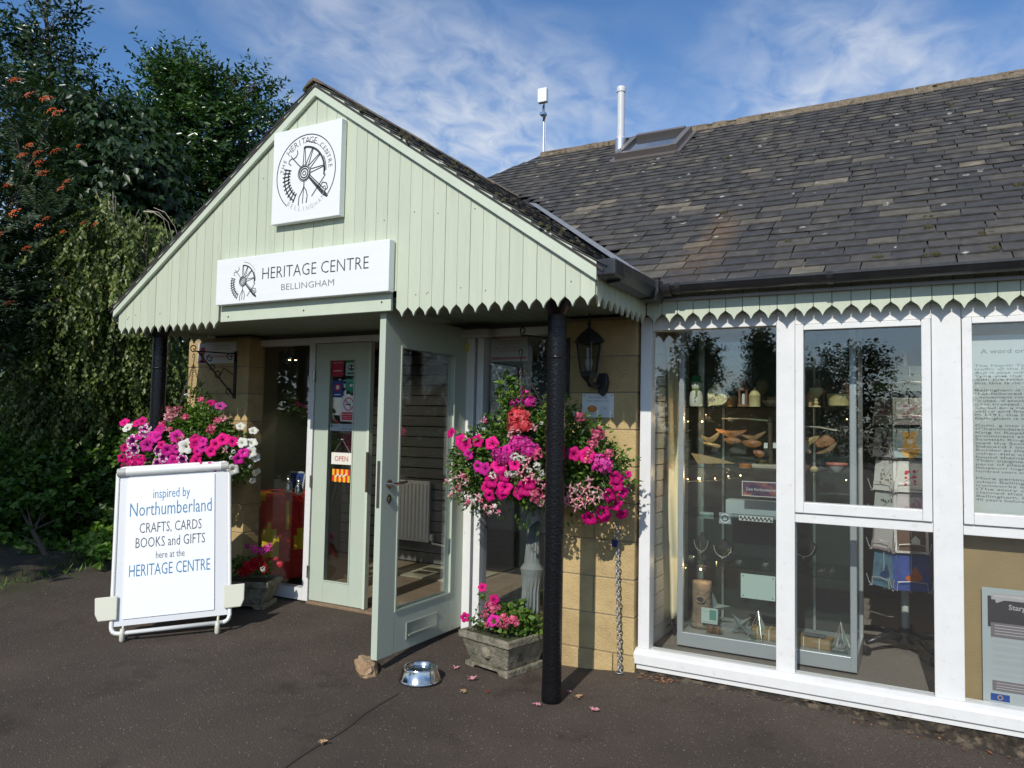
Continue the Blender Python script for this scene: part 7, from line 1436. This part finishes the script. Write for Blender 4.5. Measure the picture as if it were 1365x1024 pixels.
rect(g, W_ * .08, H_ * .025, W_ * .28, H_ * .085, o_, UX, UZ, 5)
for k in range(12): disc(g, W_ * .18 + H_ * .018 * math.cos(k * .5236), H_ * .055 + H_ * .018 * math.sin(k * .5236), .0022, .0022, o_ - UY * .0005, UX, UZ, 6, 6)
for z in (.07, .05, .035): rect(g, W_ * .32, H_ * z, W_ * .75, H_ * (z + .005), o_, UX, UZ, 4)
obj('print', g, [mat('poster_dark', (.045, .04, .045), .5), mat('poster_pale_pink', (.48, .44, .45), .5), paper, pl, inkfaint, mat('flag_blue', (.01, .06, .30), .5), yel], t)
# ================================================================== TREES AND SHRUBS
def crown(clumps, n_leaf, ln, wd, droop=0.0, per=10, twig=.22, shell=.6, sub=9, tshift=0, pinnate=False, spread=.5, flat=.6):
    """clumps (centre, radii, weight): twigs scattered in sub-clumps of each, leaves set along the twigs"""
    Ws = np.array([c[2] for c in clumps], float); Ws /= Ws.sum(); sets = []
    for (c, r_, _), w in zip(clumps, Ws):
        nt_ = max(3, int(n_leaf * w / per)); c = np.array(c); r_ = np.array(r_)
        d = rng.normal(size=(sub, 3)); d /= np.linalg.norm(d, axis=1, keepdims=True); sc = d * (rng.random((sub, 1)) ** .45) * .78
        k = rng.integers(0, sub, nt_); p = sc[k] + rng.normal(size=(nt_, 3)) * .26
        L_ = np.linalg.norm(p, axis=1); p = np.where((L_ > 1.12)[:, None], p / L_[:, None] * 1.05, p)
        base = c + p * r_; out_ = p / (np.linalg.norm(p, axis=1, keepdims=True) + 1e-6)
        td = out_ * (1 - droop) + rng.normal(size=(nt_, 3)) * .45 + np.array([0, 0, .35 - 1.9 * droop]); td /= np.linalg.norm(td, axis=1, keepdims=True)
        tl = twig * rng.uniform(.6, 1.3, nt_); tint0 = rng.random(nt_) * .55 + tshift
        f_ = np.linspace(.1, 1, per)[None, :, None]
        P = base[:, None, :] + td[:, None, :] * tl[:, None, None] * f_; P[:, :, 2] -= droop * (f_[..., 0] ** 2) * tl[:, None] * .3
        side = np.cross(td, np.array([0, 0, 1.0]) + rng.normal(size=(nt_, 3)) * .3); side /= np.linalg.norm(side, axis=1, keepdims=True) + 1e-9
        sg = np.where(np.arange(per) % 2, 1, -1)[None, :, None]
        D = td[:, None, :] * (.55 if not pinnate else .35) + side[:, None, :] * sg * (.8 if not pinnate else 1.0) + rng.normal(size=(nt_, per, 3)) * (spread * .6 if not pinnate else .08)
        if droop: D = D + np.array([0, 0, -1.1])
        up = np.array([0, -.25, 1.0]) * flat + rng.normal(size=(nt_, per, 3)) * (.45 if not pinnate else .15) + (out_[:, None, :] * .5)
        m_ = nt_ * per; T = np.clip(np.repeat(tint0, per) + rng.random(m_) * .4, 0, 1)
        sets.append(leaves_np(P.reshape(-1, 3), D.reshape(-1, 3), up.reshape(-1, 3), ln * rng.uniform(.65, 1.25, m_), wd * rng.uniform(.75, 1.2, m_), T, fold=.18))
    return sets
def branches(g, base, clumps, r0, n_sub=5, seg=6, limb=True):
    base = Vector(base); top = max(clumps, key=lambda c: c[0][2])[0]
    trunk = [base, base.lerp(Vector(top), .3) + Vector((random.uniform(-.1, .1), random.uniform(-.1, .1), 0)), base.lerp(Vector(top), .62) + Vector((random.uniform(-.15, .15), 0, 0)), Vector(top)]
    g.tube(trunk, [r0, r0 * .75, r0 * .45, r0 * .12], 8)
    for c, r_, _ in clumps:
        c = Vector(c); t0 = trunk[1].lerp(trunk[2], random.random()) if c.z > trunk[1].z else trunk[0].lerp(trunk[1], random.uniform(.5, 1))
        mid = t0.lerp(c, .5) + Vector((0, 0, .1 * (c - t0).length)); g.tube([t0, mid, c], [r0 * .35, r0 * .22, r0 * .08], 6)
        for _ in range(n_sub):
            d = Vector([random.gauss(0, 1) for _ in range(3)]).normalized(); e = c + Vector((d.x * r_[0], d.y * r_[1], abs(d.z) * r_[2] if random.random() < .6 else d.z * r_[2])) * .8
            s0 = mid.lerp(c, random.random()); g.tube([s0, s0.lerp(e, .5) + Vector((0, 0, .04)), e], [r0 * .12, r0 * .07, .004], 4, cap=False)
def px_clump(px, py, rx, ry, d, rd, w=None):
    """a clump measured in the photo: centre, half sizes, distance d and depth radius rd in metres"""
    c = at(px, py, d=d); sx, sz = rx * d / F, ry * d / F
    return (tuple(c), (sx * 1.0, rd, sz), w or sx * sz * rd ** .5)
def tree(name, label, cat, base, cl_, n_leaf, ln, wd, lm, r0=.09, group=None, bk=None, extra=None, **k):
    t = thing(name, label, cat, base, group)
    g = MB(); branches(g, base, cl_, r0); obj('trunk', g, bk or bark, t, smooth=True)
    o = join_leaves('crown', crown(cl_, n_leaf, ln, wd, **k), lm, t, kind=None); return t
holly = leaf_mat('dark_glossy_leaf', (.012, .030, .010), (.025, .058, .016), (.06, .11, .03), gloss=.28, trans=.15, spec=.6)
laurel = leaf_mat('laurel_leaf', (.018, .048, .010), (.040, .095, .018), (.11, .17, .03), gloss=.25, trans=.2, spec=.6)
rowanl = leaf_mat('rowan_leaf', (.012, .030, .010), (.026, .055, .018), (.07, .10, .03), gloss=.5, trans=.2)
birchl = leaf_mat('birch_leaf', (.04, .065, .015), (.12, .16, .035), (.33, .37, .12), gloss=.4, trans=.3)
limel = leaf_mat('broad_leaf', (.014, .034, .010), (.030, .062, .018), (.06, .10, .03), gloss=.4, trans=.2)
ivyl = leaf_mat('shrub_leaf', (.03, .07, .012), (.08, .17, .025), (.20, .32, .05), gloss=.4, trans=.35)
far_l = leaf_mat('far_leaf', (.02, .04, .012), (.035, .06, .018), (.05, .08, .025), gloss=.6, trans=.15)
# A: airy dark tree, top left
A_ = [px_clump(60, 30, 38, 40, 11, .5), px_clump(60, 85, 60, 45, 11, .8), px_clump(85, 140, 55, 50, 11, .9), px_clump(25, 110, 40, 50, 11, .8), px_clump(122, 150, 22, 45, 11, .5), px_clump(60, -10, 16, 22, 11, .3), px_clump(35, 45, 20, 20, 11, .4), px_clump(110, 210, 60, 60, 11.3, .9)]
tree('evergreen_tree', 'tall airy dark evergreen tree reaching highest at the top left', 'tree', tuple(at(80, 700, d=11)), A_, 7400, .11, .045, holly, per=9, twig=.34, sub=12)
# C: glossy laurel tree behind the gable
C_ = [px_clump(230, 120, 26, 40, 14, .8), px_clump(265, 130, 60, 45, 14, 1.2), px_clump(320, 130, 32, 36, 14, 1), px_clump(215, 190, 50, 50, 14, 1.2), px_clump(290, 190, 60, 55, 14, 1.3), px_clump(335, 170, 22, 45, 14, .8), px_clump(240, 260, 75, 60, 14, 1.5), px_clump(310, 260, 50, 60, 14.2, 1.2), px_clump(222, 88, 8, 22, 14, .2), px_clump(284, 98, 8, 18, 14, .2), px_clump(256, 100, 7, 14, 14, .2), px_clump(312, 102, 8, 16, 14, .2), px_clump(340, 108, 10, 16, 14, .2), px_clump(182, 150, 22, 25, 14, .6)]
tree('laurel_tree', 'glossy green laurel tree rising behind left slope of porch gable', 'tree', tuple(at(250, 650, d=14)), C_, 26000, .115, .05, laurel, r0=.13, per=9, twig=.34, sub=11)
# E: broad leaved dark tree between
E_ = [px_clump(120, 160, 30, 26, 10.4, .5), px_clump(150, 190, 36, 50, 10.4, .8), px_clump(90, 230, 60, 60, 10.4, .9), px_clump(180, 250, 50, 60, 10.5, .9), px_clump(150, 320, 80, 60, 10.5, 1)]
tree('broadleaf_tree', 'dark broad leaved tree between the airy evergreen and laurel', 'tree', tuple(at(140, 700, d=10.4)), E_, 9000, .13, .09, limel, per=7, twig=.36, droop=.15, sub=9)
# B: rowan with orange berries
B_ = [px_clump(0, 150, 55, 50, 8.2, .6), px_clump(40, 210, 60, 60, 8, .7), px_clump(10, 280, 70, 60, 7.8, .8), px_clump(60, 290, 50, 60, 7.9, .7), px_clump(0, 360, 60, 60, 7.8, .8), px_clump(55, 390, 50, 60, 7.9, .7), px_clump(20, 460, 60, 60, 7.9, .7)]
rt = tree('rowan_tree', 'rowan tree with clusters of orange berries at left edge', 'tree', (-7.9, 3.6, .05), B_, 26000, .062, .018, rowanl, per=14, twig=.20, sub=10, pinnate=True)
bm = MB()
for k in range(34):
    a = random.random() * 6.28; r_ = math.sqrt(random.random()); bm.lathe([(.001, -.11), (.10, 0), (.001, .11)], (r_ * math.cos(a), r_ * math.sin(a), .35 * (1 - r_ * r_) + random.uniform(-.06, .1)), 6)
berry = mat('rowan_berry', (.50, .09, .012), .35, rnd=.35); me = bpy.data.meshes.new('berry_cluster'); me.from_pydata(bm.v, [], bm.f); me.materials.append(berry)
for px, py, s in [(20, 108, .07), (39, 127, .065), (62, 133, .075), (78, 152, .085), (68, 148, .06), (40, 195, .06), (50, 205, .065), (75, 202, .065), (53, 218, .07), (58, 232, .075), (30, 208, .06), (90, 243, .06), (82, 252, .055), (20, 285, .085), (62, 292, .05), (3, 312, .06), (52, 302, .055), (36, 332, .06), (112, 298, .045), (127, 300, .05), (12, 405, .06), (105, 195, .04), (10, 248, .05), (84, 310, .04)]:
    p = at(px, py, d=7.25 if px < 100 else 7.6); place(me, 'berry_cluster', rt, p, Vector((random.uniform(-.1, .6), -.9, .8)), s * .88)
# D: weeping birch
D_ = [px_clump(145, 268, 26, 18, 8.3, .3), px_clump(170, 300, 50, 36, 8.3, .5), px_clump(125, 330, 42, 50, 8.2, .5), px_clump(200, 340, 42, 50, 8.4, .5), px_clump(155, 390, 65, 60, 8.2, .6), px_clump(110, 440, 40, 60, 8.1, .5), px_clump(175, 470, 55, 60, 8.2, .5), px_clump(120, 530, 50, 60, 8.1, .5), px_clump(70, 500, 40, 60, 8.1, .4), px_clump(225, 480, 36, 60, 8.6, .4), px_clump(215, 560, 35, 50, 8.7, .4), px_clump(220, 400, 26, 40, 8.5, .4), px_clump(60, 570, 50, 50, 8.1, .4), px_clump(30, 500, 30, 70, 8.0, .4)]
bt = tree('weeping_birch', 'weeping birch with pale green hanging leaves beside the porch', 'tree', tuple(at(165, 740, d=8.5)), D_, 38000, .054, .038, birchl, r0=.06, bk=barkpale, per=20, twig=.62, droop=.72, sub=12)
g = MB()
for k in (0, 2, 5):
    x0 = 190 + k * 3; g.tube([at(x0, 282 - k, d=8.3), at(205 + 3 * k, 283, d=8.2), at(218 + 3 * k, 292 + 2 * k, d=8.2), at(224 + 4 * k, 318 + 4 * k, d=8.2)], [.009 if k == 0 else .003, .007 if k == 0 else .003, .002, .0015], 5)
obj('weeping_shoots', g, barkpale, bt)
g = MB()
for _ in range(60):
    px, py = random.uniform(100, 235), random.uniform(280, 430); a = at(px, py, d=random.uniform(7.9, 8.2)); ln_ = random.uniform(.3, .8); g.tube([a, a + Vector((random.uniform(-.05, .05), 0, -ln_ * .5)), a + Vector((random.uniform(-.08, .08), 0, -ln_))], .0022, 3, cap=False)
obj('hanging_twigs', g, bark, bt)
# lower growth
F_ = [px_clump(20, 640, 45, 40, 7.7, .35), px_clump(75, 650, 50, 45, 7.7, .35), px_clump(40, 700, 60, 40, 7.5, .35), px_clump(110, 690, 45, 45, 7.6, .35), px_clump(5, 720, 30, 25, 7.4, .3), px_clump(130, 640, 35, 50, 7.9, .35)]
tree('leafy_shrub', 'low leafy shrub along the verge under the left hand trees', 'shrub', tuple(at(70, 760, z=.05)), F_, 8200, .075, .055, ivyl, r0=.03, per=7, twig=.16, sub=9)
F2 = [px_clump(18, 742, 40, 14, 7.2, .22), px_clump(75, 742, 45, 12, 7.1, .2), px_clump(135, 728, 28, 24, 7.3, .2), px_clump(150, 742, 14, 12, 6.9, .15)]
tree('ground_ivy', 'bright green low ivy plant spilling over the verge edge', 'plant', tuple(at(60, 765, z=.05)), F2, 1700, .075, .06, ivyl, r0=.01, per=6, twig=.12, sub=6, tshift=.35)
# dense hedge bank closing the view behind the trees
cl_ = [((-13.5 + k * 1.15, 10.5 + .45 * (k % 3), 1.5 + .5 * (k % 2)), (1.3, 1.1, 1.9), 1) for k in range(9)] + [((-15.5, 5 + k * 1.4, 2.2), (1.6, 1.2, 2.6), 1.2) for k in range(5)] + [((-15.0, 6 + k * 1.5, 4.6), (1.5, 1.2, 1.9), 1) for k in range(4)] + [((-13.5 + k * 1.3, 12, 4.2), (1.3, 1.0, 1.6), 1) for k in range(6)] + [((-12.0 + k * 1.2, 8.9, .7), (1.1, .6, 1.0), .6) for k in range(6)]
cl_ += [px_clump(-30 + i * 62, 400 + j * 95, 45, 62, 13.2, .8, 1.1) for i in range(5) for j in range(4)]
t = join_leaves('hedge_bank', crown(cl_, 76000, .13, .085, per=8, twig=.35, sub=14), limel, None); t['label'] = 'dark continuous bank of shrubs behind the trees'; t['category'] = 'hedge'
# grass and weeds on the verge
P = []; D = []
for _ in range(2600):
    x = random.gauss(-7.2, .35); y = random.uniform(2.6, 6); P.append((x, y, gz(x, y) + .02)); D.append((random.gauss(0, .5), random.gauss(0, .5), 1))
P, D = np.array(P), np.array(D); n_ = len(P); s = leaves_np(P, D, rng.normal(size=(n_, 3)), rng.uniform(.03, .10, n_), np.full(n_, .009), rng.random(n_))
tag(join_leaves('grass', [s], ivyl, None), 'short tufts of grass and weeds along the soil verge', 'grass')
# tree left of the camera, outside the frame, whose shade falls over the left hand edge
G_ = [((-9.2, .6, 4.6), (1.9, 1.7, 1.5), 1), ((-8.3, -.2, 3.6), (1.6, 1.6, 1.4), 1), ((-10.2, .2, 3.4), (1.6, 1.6, 1.6), 1), ((-7.35, .2, 3.1), (.9, 1.3, 1.1), .5), ((-8.9, .6, 2.3), (1.7, 1.4, 1.0), .7)]
tree('shade_tree', 'leafy tree standing left of the car park outside the picture', 'tree', (-9.2, .2, 0), G_, 21000, .14, .10, limel, r0=.16, per=8, twig=.4, sub=14)
# trees across the car park, seen as reflections in the shop windows
def mirror(px, py, dist):
    r_ = RW @ _c(px, py); t = dist / r_[1]; p = C0 + r_ * t; return Vector((p[0], 2 * YW - p[1], p[2]))
for i, (lab, px, pt, pw, dist) in enumerate([('round crowned tree across the car park reflected in middle window', 1140, 462, 100, 40), ('smaller round tree across the car park reflected in middle window', 1085, 490, 50, 46), ('bushy tree across the car park reflected in first window', 928, 448, 34, 34), ('pointed tree across the car park reflected in first window', 1012, 430, 15, 36), ('low broad tree across the car park reflected beside first mullion', 1000, 518, 60, 44), ('large dark tree across the car park reflected in tall poster window', 700, 405, 75, 30), ('spreading tree across the car park reflected beside the open door', 590, 420, 80, 33), ('round tree across the car park reflected in right window', 1340, 500, 70, 50)]):
    c = mirror(px, pt, dist); b0 = mirror(px, 566, dist); r_ = pw * dist / F; H = c.z
    cl_ = [((c.x + random.uniform(-.4, .4) * r_ * k, c.y + random.uniform(-1, 1), H * (.78 - .16 * k)), (r_ * (.55 + .18 * k), r_ * .7, H * .17), 1) for k in range(4)]
    tree('distant_tree', lab, 'tree', (c.x, c.y, 0), cl_, 7000, .20, .15, far_l, r0=.2, group='trees across the car park', per=6, twig=.7, sub=10)
cl_ = [((-34 + k * 2.6, -22 + math.sin(k) * 1.0, .8), (1.6, 1.0, 1.1), 1) for k in range(22)]
t = join_leaves('roadside_hedge', crown(cl_, 9000, .22, .15, per=6, twig=.4, sub=8), far_l, None); t['label'] = 'clipped hedge along the far side of the car park'; t['category'] = 'hedge'
print('tris', sum(len(o.data.polygons) for o in bpy.data.objects if o.type == 'MESH'))
